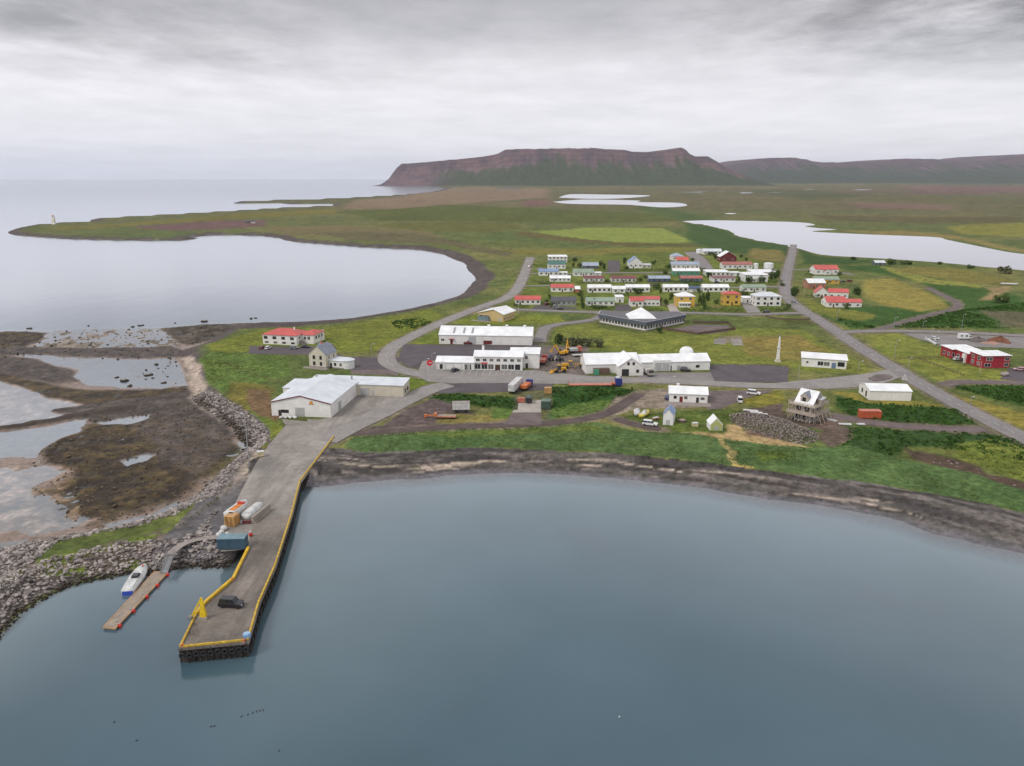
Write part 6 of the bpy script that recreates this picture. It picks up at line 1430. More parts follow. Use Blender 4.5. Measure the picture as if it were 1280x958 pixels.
r = frame(576.5, 515.5, 3, 'box_trailer', 'white box trailer on the brown yard above the shore meadow', 'trailer'); MB().box(-3.0, 3.0, -1.3, 1.3, 1.2, 3.6).build('box', V['lorry_white'], r); MB().box(-3.05, 3.05, -1.33, 1.33, 3.6, 3.72).build('roof', V['cement'], r); MB().box(-2.9, 2.9, -1.2, 1.2, .8, 1.2).build('chassis', V['plant_dark'], r); wheels(r, (-1.7,1.7), 1.1, .45); MB().bar((-3,0,.8),(-4.6,0,.7),.12).build('drawbar', V['plant_dark'], r)
r = frame(554, 523, -3, 'plant_trailer', 'orange plant trailer with a wooden bed on the brown yard', 'trailer'); MB().box(-2.2, 4.4, -1.2, 1.2, .75, .92).build('bed', V['deck_wood'], r); MB().box(-3.0, -2.2, -1.1, 1.1, .7, 1.7).bar((-3,0,.8),(-6.2,0,.9),.3).box(-6.4,-5.6,-.6,.6,.3,1.2).build('headboard', V['lorry_orange'], r); MB().box(-2.2, 4.4, -1.3, -1.2, .6, .95).box(-2.2, 4.4, 1.2, 1.3, .6, .95).build('side_rail', V['salmon_steel'], r); wheels(r, (2.6,3.6), 1.0, .4)
# camper and island
r = frame(1206, 424.5, -4, 'camper_van', 'white camper van parked on the asphalt above the red hotel', 'camper'); MB().tbox(-3.4, 1.6, -1.1, 1.1, .5, 3.0, .1, .3, .05).build('body', PC['white'], r); MB().tbox(1.6, 3.3, -1.0, 1.0, .5, 2.2, 0, .8, .08).build('cab', PC['white'], r); MB().tbox(1.75, 3.0, -1.04, 1.04, 1.45, 2.1, 0, .55, .05).build('windscreen', M['glass'], r)
for x_ in (-2.2, .2): MB().box(x_-.5, x_+.5, -1.13, -1.08, 1.6, 2.3).build('window', M['glass'], r)
wheels(r, (-2.0, 2.3), .95, .38)
r = frame(1163, 426, 0, 'pump_island', 'long white kerbed fuel pump island at the edge of the hotel car park', 'pump island')
P_ = gp([(1157,424),(1161,424),(1171,430),(1169,431.5)])-np.array(ground(1163,426)); MB().prism([tuple(q) for q in P_][::-1], -.1, .3, 'z').build('kerb', V['lorry_white'], r)
for k in (0, 1): MB().box(-3+4*k, -2.2+4*k, -.5-1.8*k, .1-1.8*k, .3, 1.9).build('fuel_pump', V['lorry_white'], r)
tag(ribbon('road_markings', gp([(1168,428.6),(1180,428.4)]), .5, M['mark'], zr+.13), kind='structure'); tag(ribbon('road_markings', gp([(1171,433.2),(1184,433.0)]), .5, M['mark'], zr+.13), kind='structure')
# ---- boats
def hull(name, m_, parent, L, w_, h, z0=0., bow=.35, stern=.85, keel=.25):
    o = MB(); n_ = 11; vs = []; k_ = 7
    for i in range(n_):
        t = i/(n_-1); x_ = -L/2+L*t; b_ = w_/2*(stern+(1-stern)*min(1, t*3))*(1 if t < .55 else math.sqrt(max(0.0, 1-((t-.55)/.45)**2.2)))+.01
        sh = h*(1+.22*max(0, t-.5)**1.5*2)
        for j in range(k_):
            a_ = j/(k_-1)*PI; cy_, sz = math.cos(a_), math.sin(a_)
            vs.append((x_+(.12*L*max(0,t-.7)*(1-sz)), -b_*np.sign(cy_)*abs(cy_)**.6, z0+sh-(sh)*(sz**.75)*(1 if t < .8 else 1-.8*((t-.8)/.2)**2)))
    fs = [(i*k_+j, i*k_+j+1, (i+1)*k_+j+1, (i+1)*k_+j) for i in range(n_-1) for j in range(k_-1)]
    fs += [tuple(range(k_))[::-1]]+[(i*k_, (i+1)*k_, (i+1)*k_+k_-1, i*k_+k_-1) for i in range(n_-1)]
    o.add(vs, fs); return o.build(name, m_, parent, True)
p1 = np.array(ground(160, 744, 0)); p2 = np.array(ground(181, 712, 0)); d = p2-p1; an = math.degrees(math.atan2(d[1], d[0])); mid_ = (p1+p2)/2; L_ = float(np.linalg.norm(d))
r = empty('motor_boat', (*mid_, -.15), math.radians(an), 'white motor boat with a blue stern, moored at the wooden floating pontoon', 'boat')
hull('hull', V['boat_white'], r, L_, 3.0, 1.25)
MB().box(-L_/2-.15, -L_/2+.25, -1.05, 1.05, .1, 1.0).build('transom', V['boat_blue'], r); MB().tbox(-L_/2+.6, L_/2-2.6, -.85, .85, 1.2, 1.5, .1, .5, .1).build('deck_house', V['boat_white'], r); MB().tbox(-.9, 1.0, -.72, .72, 1.5, 2.0, .1, .5, .12).build('windscreen', M['glass'], r); MB().box(-2.4, -.9, -.6, .6, 1.32, 1.42).build('cockpit', V['plant_dark'], r)
MB().tube((L_/2-1.6,-.6,1.3),(L_/2-.5,0,1.75),.03).tube((L_/2-1.6,.6,1.3),(L_/2-.5,0,1.75),.03).build('bow_rail', M['frame'], r); MB().box(L_/2-.9, L_/2-.4, -.2, .2, 1.3, 1.6).build('anchor_box', V['buoy_red'], r)
# pontoon and gangway
c4 = [ground(*q, .5) for q in ((129,784),(144,785.5),(210,715.5),(193,714.5))]
c4 = np.array(c4); o0 = c4[0]; r = empty('pontoon', (*o0, 0), 0, 'long wooden floating pontoon with small red floats along its side', 'pontoon')
MB().prism([tuple(q-o0) for q in c4], .12, .5, 'z').build('deck', V['deck_wood'], r)
ci = inset(c4, .25); MB().prism([tuple(q-o0) for q in ci], -.4, .13, 'z').build('float', V['plant_dark'], r)
o = MB()
for i in range(4): o.bar((*(c4[i]-o0), .5), (*(c4[(i+1) % 4]-o0), .5), .14, .1)
o.build('edge_beam', V['tan_wood'], r)
for t in (.06, .3, .55, .76, .97):
    q = c4[1]+(c4[2]-c4[1])*t; b_ = empty('float_buoy', (q[0]+.25, q[1]-.1, .3), 0, 'small red float buoy hanging on the long side of the wooden pontoon', 'buoy', 'red floats along the pontoon'); MB().lathe([(.05,-.45),(.3,-.3),(.36,0),(.3,.3),(.05,.42)], 10).build('float', V['buoy_red'], b_); MB().tube((0,0,.4),(0,.15,.75),.04,n=5).build('rope', V['lorry_white'], b_)
for k, (qx, qy) in enumerate(((146,777),(149,770),(147,781),(163,762),(178,743),(140,783))):
    q = ground(qx, qy, .55); b_ = empty('mooring_cleat', (q[0], q[1], .5), .6, 'small pale mooring cleat on the wooden pontoon', 'cleat', 'cleats on the pontoon'); MB().bar((-.25,0,.2),(.25,0,.2),.1).build('horn', V['lorry_white'], b_); MB().box(-.1, .1, -.08, .08, 0, .2).build('base', V['steel_grey'], b_)
a_ = np.array(ground(205, 716.5, .6)); b_ = np.array(ground(214, 692, 3.1)); r = empty('gangway', (*b_, 0), 0, 'grey metal gangway sloping from the concrete path down to the pontoon', 'gangway')
q = a_-b_; n_ = np.array([-q[1], q[0]])/np.linalg.norm(q)
MB().bar((0,0,3.05), (*q, .65), 1.6, .12).build('deck', V['steel_grey'], r)
for s_ in (-1, 1):
    o = MB(); e = n_*.8*s_
    for hh in (.5, 1.0): o.bar((*e, 3.1+hh), (*(q+e), .7+hh), .06)
    for t in np.linspace(0, 1, 7): o.bar((*(q*t+e), 3.1-2.4*t), (*(q*t+e), 4.1-2.4*t), .06)
    o.build('handrail', V['steel_grey'], r)
# quay furniture
skip(291.5, 684.5, 2, 'container', 'grey blue container at the corner where the quay narrows', 'container', 6.1, 2.6, 2.6, V['container_teal'], V['container_teal_roof'])
r = frame(297, 646, 76, 'lifeboat', 'white boat with an orange deck on the quay behind a stack of wooden pallets', 'boat', z=3.1)
hull('hull', V['boat_white'], r, 7.4, 2.8, 2.3, .2); MB().tbox(-2.2, 2.0, -.75, .75, 2.4, 2.6, .1, .3, .05).build('deck', V['boat_orange'], r); MB().box(1.6, 2.4, -.9, .9, 2.55, 2.9).build('hatch', V['buoy_red'], r); MB().box(-2, 2, -.9, .9, 0, .35).build('cradle', V['deck_wood'], r)
r = frame(290.5, 656, 80, 'pallet_stack', 'tall stack of tan pallets in front of the orange decked boat', 'pallets', z=3.1)
o = MB()
for k in range(9): o.box(-1.3, 1.3, -1.3, 1.3, k*.26, k*.26+.1).box(-1.3, 1.3, -1.2, -.9, k*.26+.1, k*.26+.26).box(-1.3, 1.3, .9, 1.2, k*.26+.1, k*.26+.26).box(-1.3, 1.3, -.15, .15, k*.26+.1, k*.26+.26)
o.build('pallet', V['tan_wood'], r); MB().box(-1.25, 1.25, -1.25, 1.25, 2.36, 2.5).build('cover', V['tan_wood'], r)
r = frame(317, 645.5, 78, 'covered_boat', 'white covered boat beside a concrete beam on the quay', 'boat', z=3.1)
hull('hull', V['boat_white'], r, 7.2, 2.5, 1.6, .2); MB().prism([(-1.1*math.cos(PI*i/8), 1.7+.85*math.sin(PI*i/8)) for i in range(9)], -3.0, 2.6, 'x').build('cover', V['boat_white'], r); MB().box(-2, 2, -.9, .9, 0, .35).build('cradle', V['plant_dark'], r); MB().box(-.4, .7, .55, 1.2, 1.6, 2.0).build('hatch', V['boat_orange'], r)
r = frame(327, 646, 78, 'concrete_beam', 'long upright concrete wall block standing beside the white covered boat', 'concrete block', z=3.1); MB().box(-4.2, 3.8, -.35, .35, 0, 1.7).build('panel', V['cement'], r); MB().box(-4.2, 3.8, -.8, .8, 0, .25).build('foot', V['cement'], r)
r = frame(309, 654.5, 0, 'tackle_box', 'dark brown tackle box between the pallets and the covered boat', 'box', z=3.1); MB().box(-1, 1, -.4, .4, 0, .7).build('body', WALLS['maroon'], r); MB().box(-1.05, 1.05, -.45, .45, .7, .78).build('lid', WALLS['brown'], r); MB().box(-1.5, -1.05, -.3, .3, 0, .6).build('side_box', V['bag_white'], r)
for k, (qx, qy, s_) in enumerate(((280,663,1.0),(274,671,.9),(277,667.5,.8),(284,670,.7))):
    r = frame(qx, qy, k*40, 'bulk_bag', 'crumpled pale bulk bag at the landward end of the grey blue container', 'bag', 'pale bags behind the container', 3.1); MB().lathe([(.5*s_,0),(.75*s_,.2),(.8*s_,.6*s_),(.6*s_,.95*s_),(.25*s_,1.1*s_)], 9).build('sack', V['bag_white'], r, True); MB().tube((0,0,1.0*s_),(.1,0,1.3*s_),.12,.06,6).build('neck', V['bag_white'], r)
r = frame(313.5, 671, 10, 'mooring_buoy', 'red and white mooring buoy lying at the corner of the grey blue container', 'buoy', z=3.1); MB().lathe([(.05,0),(.4,.15),(.5,.5),(.35,.85),(.05,1.0)], 12).build('float', V['buoy_red'], r, True); MB().lathe([(.12,.95),(.3,1.0),(.3,1.2),(.1,1.3)], 10).build('cap', V['lorry_white'], r)
r = frame(326, 571, 20, 'fish_tub', 'pale yellow square fish tub at the edge of the concrete apron', 'tub', z=3.1); MB().tbox(-.9, .9, -.7, .7, .15, 1.5, -.08, -.08, -.08).build('body', V['cream'], r); MB().box(-1.0, 1.0, -.8, .8, 1.5, 1.62).build('lid', V['bag_white'], r)
r = frame(254.5, 774, 0, 'davit_crane', 'bright yellow fixed boom crane near the end of the quay', 'crane', z=3.1)
MB().tbox(-.9, .9, -.7, .7, 0, .5, .1, .1, .1).build('base', V['cement'], r); MB().tbox(-.6, .6, -.4, .4, .4, 4.4, .45, .45, .3).build('column', M['yellow2'], r); MB().bar((0,0,4.3),(-1.9,-.5,.8),.26,.32).build('boom', M['yellow2'], r); MB().box(-2.5, -1.8, -1.0, -.3, .2, .9).build('winch', V['steel_grey'], r)
r = frame(309, 798, 20, 'plastic_tub', 'pale blue plastic tub in the seaward corner of the quay', 'tub', z=3.1); MB().lathe([(.5,0),(.65,.1),(.7,.8),(.6,.85)], 14).build('body', mat('tub_blue', lin(128,170,214), .5), r); MB().lathe([(.05,.86),(.55,.86),(.6,.95),(.1,1.05)], 14).build('lid', mat('tub_lid', lin(160,192,226), .5), r)
for qx, qy, t in ((305,803.5,'seaward'), (228.5,809,'inner'), (290.5,727,'bent')):
    r = frame(qx, qy, 0, 'bollard', 'orange red bollard at the '+{'seaward': 'outer corner of the quay beside the blue tub', 'inner': 'left front corner of the quay', 'bent': 'bend of the thick yellow kerb'}[t], 'bollard', z=3.1); MB().lathe([(.35,0),(.25,.1),(.2,.5),(.36,.6),(.36,.75),(.1,.85)], 12).build('post', V['lorry_orange'], r, True); r.scale = (.75,)*3; MB().lathe([(.42,0),(.42,.08),(.1,.09)], 12).build('base', V['steel_grey'], r)
r = frame(361, 523.5, 0, 'fish_box_heap', 'heap of white plastic sacks beside the factory gate', 'sacks')
for k in range(7): MB().lathe([(.4,0),(.7,.2),(.65,.6),(.3,.8)], 8, (k*.8-2.6, (k % 2)*.9)).build('sack', V['bag_white'], r, True)
# dinghies on the grass
def dinghy(px, py, ang, c, label, L): 
    r = frame(px, py, ang, 'dinghy', label, 'boat', 'boats on the grass'); hull('hull', c, r, L, 2.2, 1.2, .25); MB().tbox(-L/2+.6, L/2-1.6, -.7, .7, 1.42, 1.55, 0, .4, 0).build('deck', V['boat_white'], r); MB().box(-.8, .8, -.8, .8, 0, .35).build('cradle', V['plant_dark'], r); MB().tbox(-.5, .9, -.55, .55, 1.5, 2.2, .1, .3, .05).build('cabin', V['boat_white'], r)
dinghy(805.5, 521, 58, V['boat_yellow'], 'yellow hulled small boat propped on the grass beside the white estate car', 6.2); dinghy(796, 519, 80, V['boat_white'], 'white small boat propped up left of the yellow hulled one', 4.6)
r = frame(820, 525, 30, 'small_trailer', 'tiny pinkish boat trailer between the yellow boat and the blue roofed shed', 'trailer'); MB().box(-1.4, 1.4, -.6, .6, .4, .6).bar((1.4,0,.5),(2.6,0,.4),.1).build('frame', V['salmon_steel'], r); wheels(r, (-.3,), .7, .28); MB().box(-1.2, .8, -.5, .5, .6, .9).build('load', V['lorry_white'], r)
r = frame(852.5, 528.5, 0, 'hot_tub', 'round dark wooden tub on the grass right of the blue roofed shed', 'tub'); MB().lathe([(1.2,0),(1.25,.9),(1.15,.95)], 16).build('wall', WALLS['brown'], r); MB().lathe([(.1,.9),(1.1,.9),(1.1,.97),(.1,1.0)], 16).build('cover', V['deck_wood'], r)
r = frame(868.5, 533.5, 10, 'crate', 'small cream box lying on the grass between the two beach sheds', 'crate'); MB().box(-.9, .9, -.7, .7, 0, 1.2).build('body', V['cream'], r); MB().box(-.95, .95, -.75, .75, 1.2, 1.3).build('lid', V['bag_white'], r)
for qx, qy, L_, an, t in ((938,516.5,5,-20,'long pale timber pile left of the white boards'), (945,519,4,-12,'stack of white boards lying on the rubble heap'), (953,521,3.2,-10,'second smaller stack of white boards on the rubble heap'), (1056,531.5,4,-8,'white sheet pile lying on the dirt right of the scaffolded house'), (1076,531.5,2.5,0,'small white sheet pile beside the gravel track')):
    r = frame(qx, qy, an, 'board_stack', t, 'boards', z=LAND+(.7 if qx < 1000 else .1)); MB().box(-L_/2, L_/2, -.7, .7, .1, .4).build('board', V['bag_white'], r); MB().box(-L_/3, -L_/3+.15, -.7, .7, 0, .1).box(L_/3, L_/3+.15, -.7, .7, 0, .1).build('batten', V['deck_wood'], r)
# white tanks
for qx, qy, rad, hh, t in ((873.8,316.8,3.2,4.0,'white round tank left of the topmost white house'), (960.5,335.6,4.2,4.4,'large white tank standing free by the upper highway'), (944.5,336,2.2,4.2,'slim white tank at the end of the brown pink roofed house')):
    r = frame(qx, qy, 0, 'storage_tank', t, 'tank'); MB().lathe([(rad,-.2),(rad,hh)], 20).build('wall', WALLS['rwhite'], r); MB().lathe([(rad+.1,hh),(rad+.1,hh+.12),(rad*.5,hh+.6),(.1,hh+.7)], 20).build('roof', WALLS['rwhite'], r)
# boulders and mounds at the hotel
r = frame(1255.5, 470, 0, 'dome_stone', 'big pale rounded boulder on the lawn before the red hotel', 'boulder'); o = bpy.data.objects.new('boulder', rmesh[3]); C.objects.link(o); o.parent = r; o.scale = (1.9,1.5,2.0); o.location = (0,0,.8); me_ = rmesh[3].copy(); me_.materials.clear(); me_.materials.append(V['cement']); o.data = me_
def mound(px, py, rx, ry, h, m_, label):
    r = frame(px, py, 0, 'soil_heap', label, 'heap'); n1, n2 = 22, 9; vs = []
    for j in range(n2):
        t = j/(n2-1)
        for i in range(n1):
            a_ = 2*PI*i/n1; k_ = 1+.22*math.sin(3*a_+px)+.12*math.sin(7*a_)
            vs.append((rx*k_*(1-t)*math.cos(a_), ry*k_*(1-t)*math.sin(a_), -.1+h*(t**.8)*(1+.15*math.sin(5*a_+j))))
    fs = [(j*n1+i, j*n1+(i+1) % n1, (j+1)*n1+(i+1) % n1, (j+1)*n1+i) for j in range(n2-1) for i in range(n1)]
    MB().add(vs, fs).build('soil', m_, r, True)
mound(1222.5, 426.5, 4.6, 5, 2.2, mat('grey_soil', lin(112,102,98), .95, vary=.3), 'grey gravel heap on the hotel car park beside the camper')
mound(1250, 426.5, 5.0, 6, 2.4, mat('rust_soil', lin(128,82,60), .95, vary=.35), 'rusty brown soil heap on the hotel car park')
mound(1238, 429.5, 4.4, 3, 1.0, mat('pink_soil', lin(178,140,124), .95, vary=.25), 'low pinkish soil heap between the grey and the rusty one')
r = frame(1262, 356.5, -14, 'white_skiff', 'white upturned skiff lying on the field by the right lake', 'boat'); hull('hull', V['boat_white'], r, 12, 3.6, 1.2, .1); MB().box(-4.5, 3.5, -1.2, 1.2, 1.2, 1.35).build('cover', V['boat_white'], r)
# ------------------------------------------------------------------ street lamps and poles
lm = mat('galvanised_post', (.42,.43,.44), .5, .3); lh = mat('lamp_head', (.6,.6,.6), .4)
def lamp(base, top, label, arm=1.2, an=0.0, group='street lamps', rad=.09, name='street_lamp', m_=None, head=True, z=LAND):
    p = np.array(ground(*base)); h = row_z(p[1], top[1])-z; r = empty(name, (*p, z), an, label, 'street lamp' if name == 'street_lamp' else name.split('_')[-1], group)
    MB().tube((0,0,-.3),(0,0,h),rad*1.25,rad*.75,8).build('pole', m_ or lm, r)
    if head:
        MB().tube((0,0,h-.05),(arm,0,h+.15),rad*.6,n=6).build('arm', lm, r); MB().tbox(arm-.25, arm+.65, -.16, .16, h+.06, h+.24, .1, .1, .05).build('lamp_head', lh, r)
    return r, h
GL = 'street lamps of the village'
for b_, t_, l_, an in (((532.4,478.5),(532.4,449),'street lamp on the small green triangle by the pier road junction',0), ((464.7,448.5),(465,430.5),'street lamp at the turn-off to the old cream house',.2), ((402,432),(402,412.5),'street lamp on the grass behind the old cream house',0), ((540,452.5),(539.5,442),'short lamp at the forecourt corner left of the shop',0),
    ((838.5,482),(838.5,471),'lamp standing close behind the low white house above the beach',0), ((997.5,480),(997.5,452),'street lamp at the street above the scaffolded house',0), ((1134,468),(1136,448.5),'street lamp at the highway opposite the white shed',.4), ((1210,525),(1212,497),'street lamp beside the highway right of the dark green growth',.5), ((1073,464.5),(1073,452),'short lamp right of the low white office',0),
    ((1117.8,448.5),(1117,425.5),'street lamp in the meadow between the highway and the red hotel',0), ((1046,401.5),(1045,388),'street lamp at the highway below the lowest red roofed house',.5), ((1117,412.5),(1118,397),'street lamp at the start of the gravel lake track',0), ((1153,412.8),(1153,402),'street lamp in the middle of the road to the east',0), ((1201.5,414.5),(1206,393.5),'tall street lamp above the camper van',.2),
    ((1164,426),(1166,411.5),'left lamp of the pair on the fuel pump island',.6), ((1170,428),(1172,415),'right lamp of the pair on the fuel pump island',.6), ((743,405),(743,392),'street lamp at the left end of the school',0), ((1027,338),(1027,331),'street lamp near the uppermost red roof east of the highway',0)):
    lamp(b_, t_, l_, 1.1, an, GL)
lamp((311.7,584),(303.6,518),'tall slim lamp mast leaning over the rock armour beside the apron',.8,2.6,None,.11)
for b_, t_, l_ in (((648,393),(648.4,377.5),'white flagpole on the grass by the beige hall'), ((553.8,464),(553.8,447),'white flagpole in front of the shop\'s left wing'), ((1225,466),(1226,452),'white flagpole on the lawn before the red hotel'), ((1005,366),(1005,352),'slim white flagpole by the highway near the brick house')):
    r, h = lamp(b_, t_, l_, name='flagpole', rad=.07, m_=V['lorry_white'], head=False); MB().lathe([(.02,h),(.12,h+.08),(.02,h+.2)], 8).build('finial', M['yellow2'], r); MB().box(-.3, .3, -.3, .3, -.2, .25).build('base', V['cement'], r)
# round red forecourt sign, white sign at the highway
r = frame(537.5, 463, 0, 'forecourt_sign', 'round red and white sign on a post at the forecourt corner', 'sign'); MB().tube((0,0,-.2),(0,0,2.6),.08).build('post', lm, r); o = MB().lathe([(.05,-.07),(1.25,-.07),(1.3,0),(1.25,.07),(.05,.07)], 20).build('disc', M['signred'], r); o.rotation_euler = (PI/2-.1, 0, .2); o.location = (0, -.12, 3.2); o2 = MB().box(-.8, .8, -.24, -.2, 3.0, 3.4).build('band', V['lorry_white'], r)
r = frame(1130, 480, 0, 'road_sign', 'white direction sign on posts at the highway behind the white shed', 'sign'); MB().tube((-.5,0,-.2),(-.5,0,3.2),.07).tube((.5,0,-.2),(.5,0,3.2),.07).build('post', lm, r); MB().prism([(-1.2,1.4),(1.2,1.4),(.9,2.6),(0,3.9),(-.9,2.6)], -.06, .06).build('panel', V['lorry_white'], r)
# monument on the meadow
r = frame(972, 452.5, 0, 'monument', 'slender white monument column with a stepped foot on the meadow', 'monument'); MB().box(-1.2, 1.2, -1.2, 1.2, -.3, .5).box(-.85, .85, -.85, .85, .5, 1.3).build('plinth', WALLS['cream'], r); MB().tbox(-.6, .6, -.6, .6, 1.3, 6.2, .12, .12, .12).build('shaft', WALLS['white'], r); MB().box(-.75, .75, -.75, .75, 6.2, 6.6).build('gallery', WALLS['cream'], r); MB().tbox(-.42, .42, -.42, .42, 6.6, 11.5, .2, .2, .2).build('mast', WALLS['white'], r); MB().lathe([(.2,11.5),(.32,11.8),(.1,12.4)], 8).build('finial', V['steel_grey'], r)
# lighthouse on the spit
r = frame(67.5, 280.5, .0, 'lighthouse', 'pale lighthouse tower with an orange lantern near the tip of the far spit', 'lighthouse'); hL = row_z(ground(67.5, 280.5)[1], 269)-LAND; MB().tbox(-2.6, 2.6, -2.6, 2.6, -1, hL*.8, .6, .6, .6).build('tower', WALLS['rwhite'], r); MB().box(-2.4, 2.4, -2.4, 2.4, hL*.8, hL*.83).build('gallery', WALLS['white'], r); MB().lathe([(1.5,hL*.83),(1.5,hL*.95),(.2,hL)], 10).build('lantern', V['lorry_orange'], r); MB().box(-2.9, -2.5, -1, 1, 0, 2.5).build('door', M['doorbrown'], r)
for k_ in (.35, .6): MB().box(-2.75+.6*k_, 2.75-.6*k_, -2.75+.6*k_, 2.75-.6*k_, hL*.8*k_-.4, hL*.8*k_+.4).build('band', V['boat_yellow'], r)
for qx, t in ((309, 'small brown farm shed on the spit, left of its white neighbour'), (315.5, 'small white farmhouse on the spit beside a brown shed')):
    b = Bld('farm_shed' if qx < 312 else 'farmhouse', (qx-2.6, 279.3), (qx+2.4, 279.3), t, 'shed' if qx < 312 else 'house'); b.block(0, b.w, 0, 6, 2.6, 'gx', 1.8, 'brown' if qx < 312 else 'white', 'rdark').row('F', 2).door('F', 1, .9, 1.9)
# ------------------------------------------------------------------ bushes and trees
lf = []
for nm, c1, c2 in (('dark', (46,66,32), (78,100,46)), ('mid', (66,84,42), (98,112,54)), ('grey', (82,88,62), (112,112,80))):
    m_, nt, b = new_mat(nm+'_leaves'); ge = nt.new('ShaderNodeNewGeometry').outputs['Position']; n0 = nt.noise(ge, 1.3, 3, .6); nt.link(nt.mix(nt.ramp(n0, .35, .65), lin(*c1), lin(*c2)), b.inputs['Base Color']); b.inputs['Roughness'].default_value = .8; b.inputs['Specular IOR Level'].default_value = .2; lf.append(m_)
bark = mat('bark', lin(88,74,62), .9)
def crown_mesh(seed, m_, n_=420, lobes=6):
    rs = np.random.RandomState(seed); vs = []; fs = []
    cs = [(rs.uniform(-.55,.55), rs.uniform(-.55,.55), rs.uniform(.3,.75), rs.uniform(.28,.5)) for _ in range(lobes)]
    for i in range(n_):
        cx, cy_, cz, cr_ = cs[rs.randint(lobes)]; d = rs.normal(size=3); d /= np.linalg.norm(d); p = np.array([cx, cy_, cz])+d*cr_*rs.uniform(.55, 1.05)
        if p[2] < 0: p[2] = abs(p[2])*.3
        u_ = rs.normal(size=3); u_ /= np.linalg.norm(u_); w_ = np.cross(u_, rs.normal(size=3)); w_ /= np.linalg.norm(w_); s_ = rs.uniform(.07, .15); k = len(vs)
        vs += [tuple(p-u_*s_), tuple(p+w_*s_*.6), tuple(p+u_*s_), tuple(p-w_*s_*.6)]; fs.append((k,k+1,k+2,k+3))
    me = bpy.data.meshes.new('foliage'); me.from_pydata(vs, [], fs); me.materials.append(m_); return me
crowns = [crown_mesh(100+i, lf[i % 3]) for i in range(9)]
trunk = MB().tube((0,0,-.1),(0,0,.45),.09,.05,6).tube((0,0,.3),(.25,.1,.7),.05,.02,5).tube((0,0,.3),(-.2,-.15,.7),.05,.02,5).mesh('trunk'); trunk.materials.append(bark)
def bush(px, py, w_px, h_px, tone, label, group=None, name='bush', cat='bush'):
    p = np.array(ground(px, py)); sc_ = FPX/(p[1]*CP+80*SP); w_ = w_px/sc_; h_ = h_px/sc_
    k = rg.randrange(3)*3+tone; r = empty(name, (*p, LAND), rg.uniform(0, 6.3), label, cat, group); r.scale = (w_/2*1.05, w_/2*1.05, h_*.95)
    put('foliage', crowns[k], r, (0,0,0), 0); put('trunk', trunk, r, (0,0,0), 0); return r
GB = 'hedge bushes behind the machine yard'
for i, (qx, qy, w_, h_) in enumerate(((700,433,13,11),(709,434,13,9),(718,435,12,9.5),(727,435.5,13,9),(736,436,13,9),(746,437,12,8.5))):
    bush(qx, qy-2.5, w_*1.5, h_*1.25, 2 if i else 0, ['leftmost and darkest bush of the row behind the machine yard', 'second bush from the left in the row behind the machine yard', 'third bush from the left in the row behind the machine yard', 'third bush from the right in the row behind the machine yard', 'second bush from the right in the row behind the machine yard', 'rightmost bush of the row behind the machine yard, nearest the workshop roof'][i], GB)
bush(823.5, 416.5, 10, 8, 0, 'round dark green bush at the corner of the school')
bush(993, 370, 15, 12, 0, 'large dark green bush beside the highway, left of the white gabled red roof'); bush(1070, 369, 13, 10, 0, 'dark bush on the meadow right of the red roofed houses'); bush(1058, 386, 11, 7, 1, 'green bush at the wing of the lowest red roofed house')
bush(1114, 331.5, 12, 8, 0, 'dark round bush beside the lakeside cabin'); bush(1256, 342, 20, 10, 2, 'wide greyish bush on the right lake shore'); bush(1250, 379, 24, 12, 1, 'broad green bush at the far right of the meadow'); bush(1066, 325, 10, 4, 0, 'low dark bush on the lake shore left of the cabin'); bush(1132, 331, 16, 5, 0, 'low wide bush on the lake shore right of the round one'); bush(1213, 336, 9, 5, 0, 'small bush on the lake shore left of the wide greyish one')
bush(1175, 331, 9, 4, 1, 'low green bush halfway along the right lake shore')
spots = {'all white house': [(936,353.5,10,9,0),(952,354,9,9,0),(966,350,11,12,0),(926,349,9,9,0),(972,347,9,10,0)], 'white house with the annex': [(886,347,9,7,0)], 'white bungalow behind the dark bush': [(797,367,18,7,0)], 'pale green roofed front row bungalow': [(742,381.5,7,9,0),(750,385,26,3.5,1)], 'yellow house': [(884,376.5,8,12,0),(895,380,9,6,1),(930,371,12,8,0)], 'cream two storey house': [(876,381,10,14,1),(839,375,8,10,1),(833,382,9,8,1)],
 'blue gabled house': [(781,330,6,8,0),(783,337,9,5,1),(817,331,8,6,1)], 'grey roofed dark house': [(755,337,7,8,0),(751,333,6,7,0),(724,334,8,5,2)], 'tall white house': [(719,327,9,5,0),(716,334,6,6,1)], 'red roofed bungalows': [(683,378,7,4,1),(727,383,5,14,1),(724,370,8,5,1),(644,383,6,4,1)], 'mint green house': [(880,341,8,6,0),(836,336,9,6,0),(832,343,8,5,1)], 'white bungalow with the navy garage': [(826,367,6,8,1),(820,362,12,9,1),(872,366,7,6,1)],
 'maroon roofed bungalows': [(800,352,9,6,1),(759,353,6,4,0),(806,349,7,6,2)], 'topmost white house': [(890,319,11,4,0),(895,324,8,6,0)], 'red gabled house': [(866,327,6,5,2),(925,322,8,4,1),(934,326,7,4,1)], 'double bungalow with red roofs': [(806,382,8,6,0),(826,379,8,8,1)], 'large white two storey house': [(985,384,7,5,1),(978,358,8,5,1)], 'red roof by the lake road': [(1012,341,6,3,0),(1050,345,7,5,0),(1035,355,6,4,0)]}
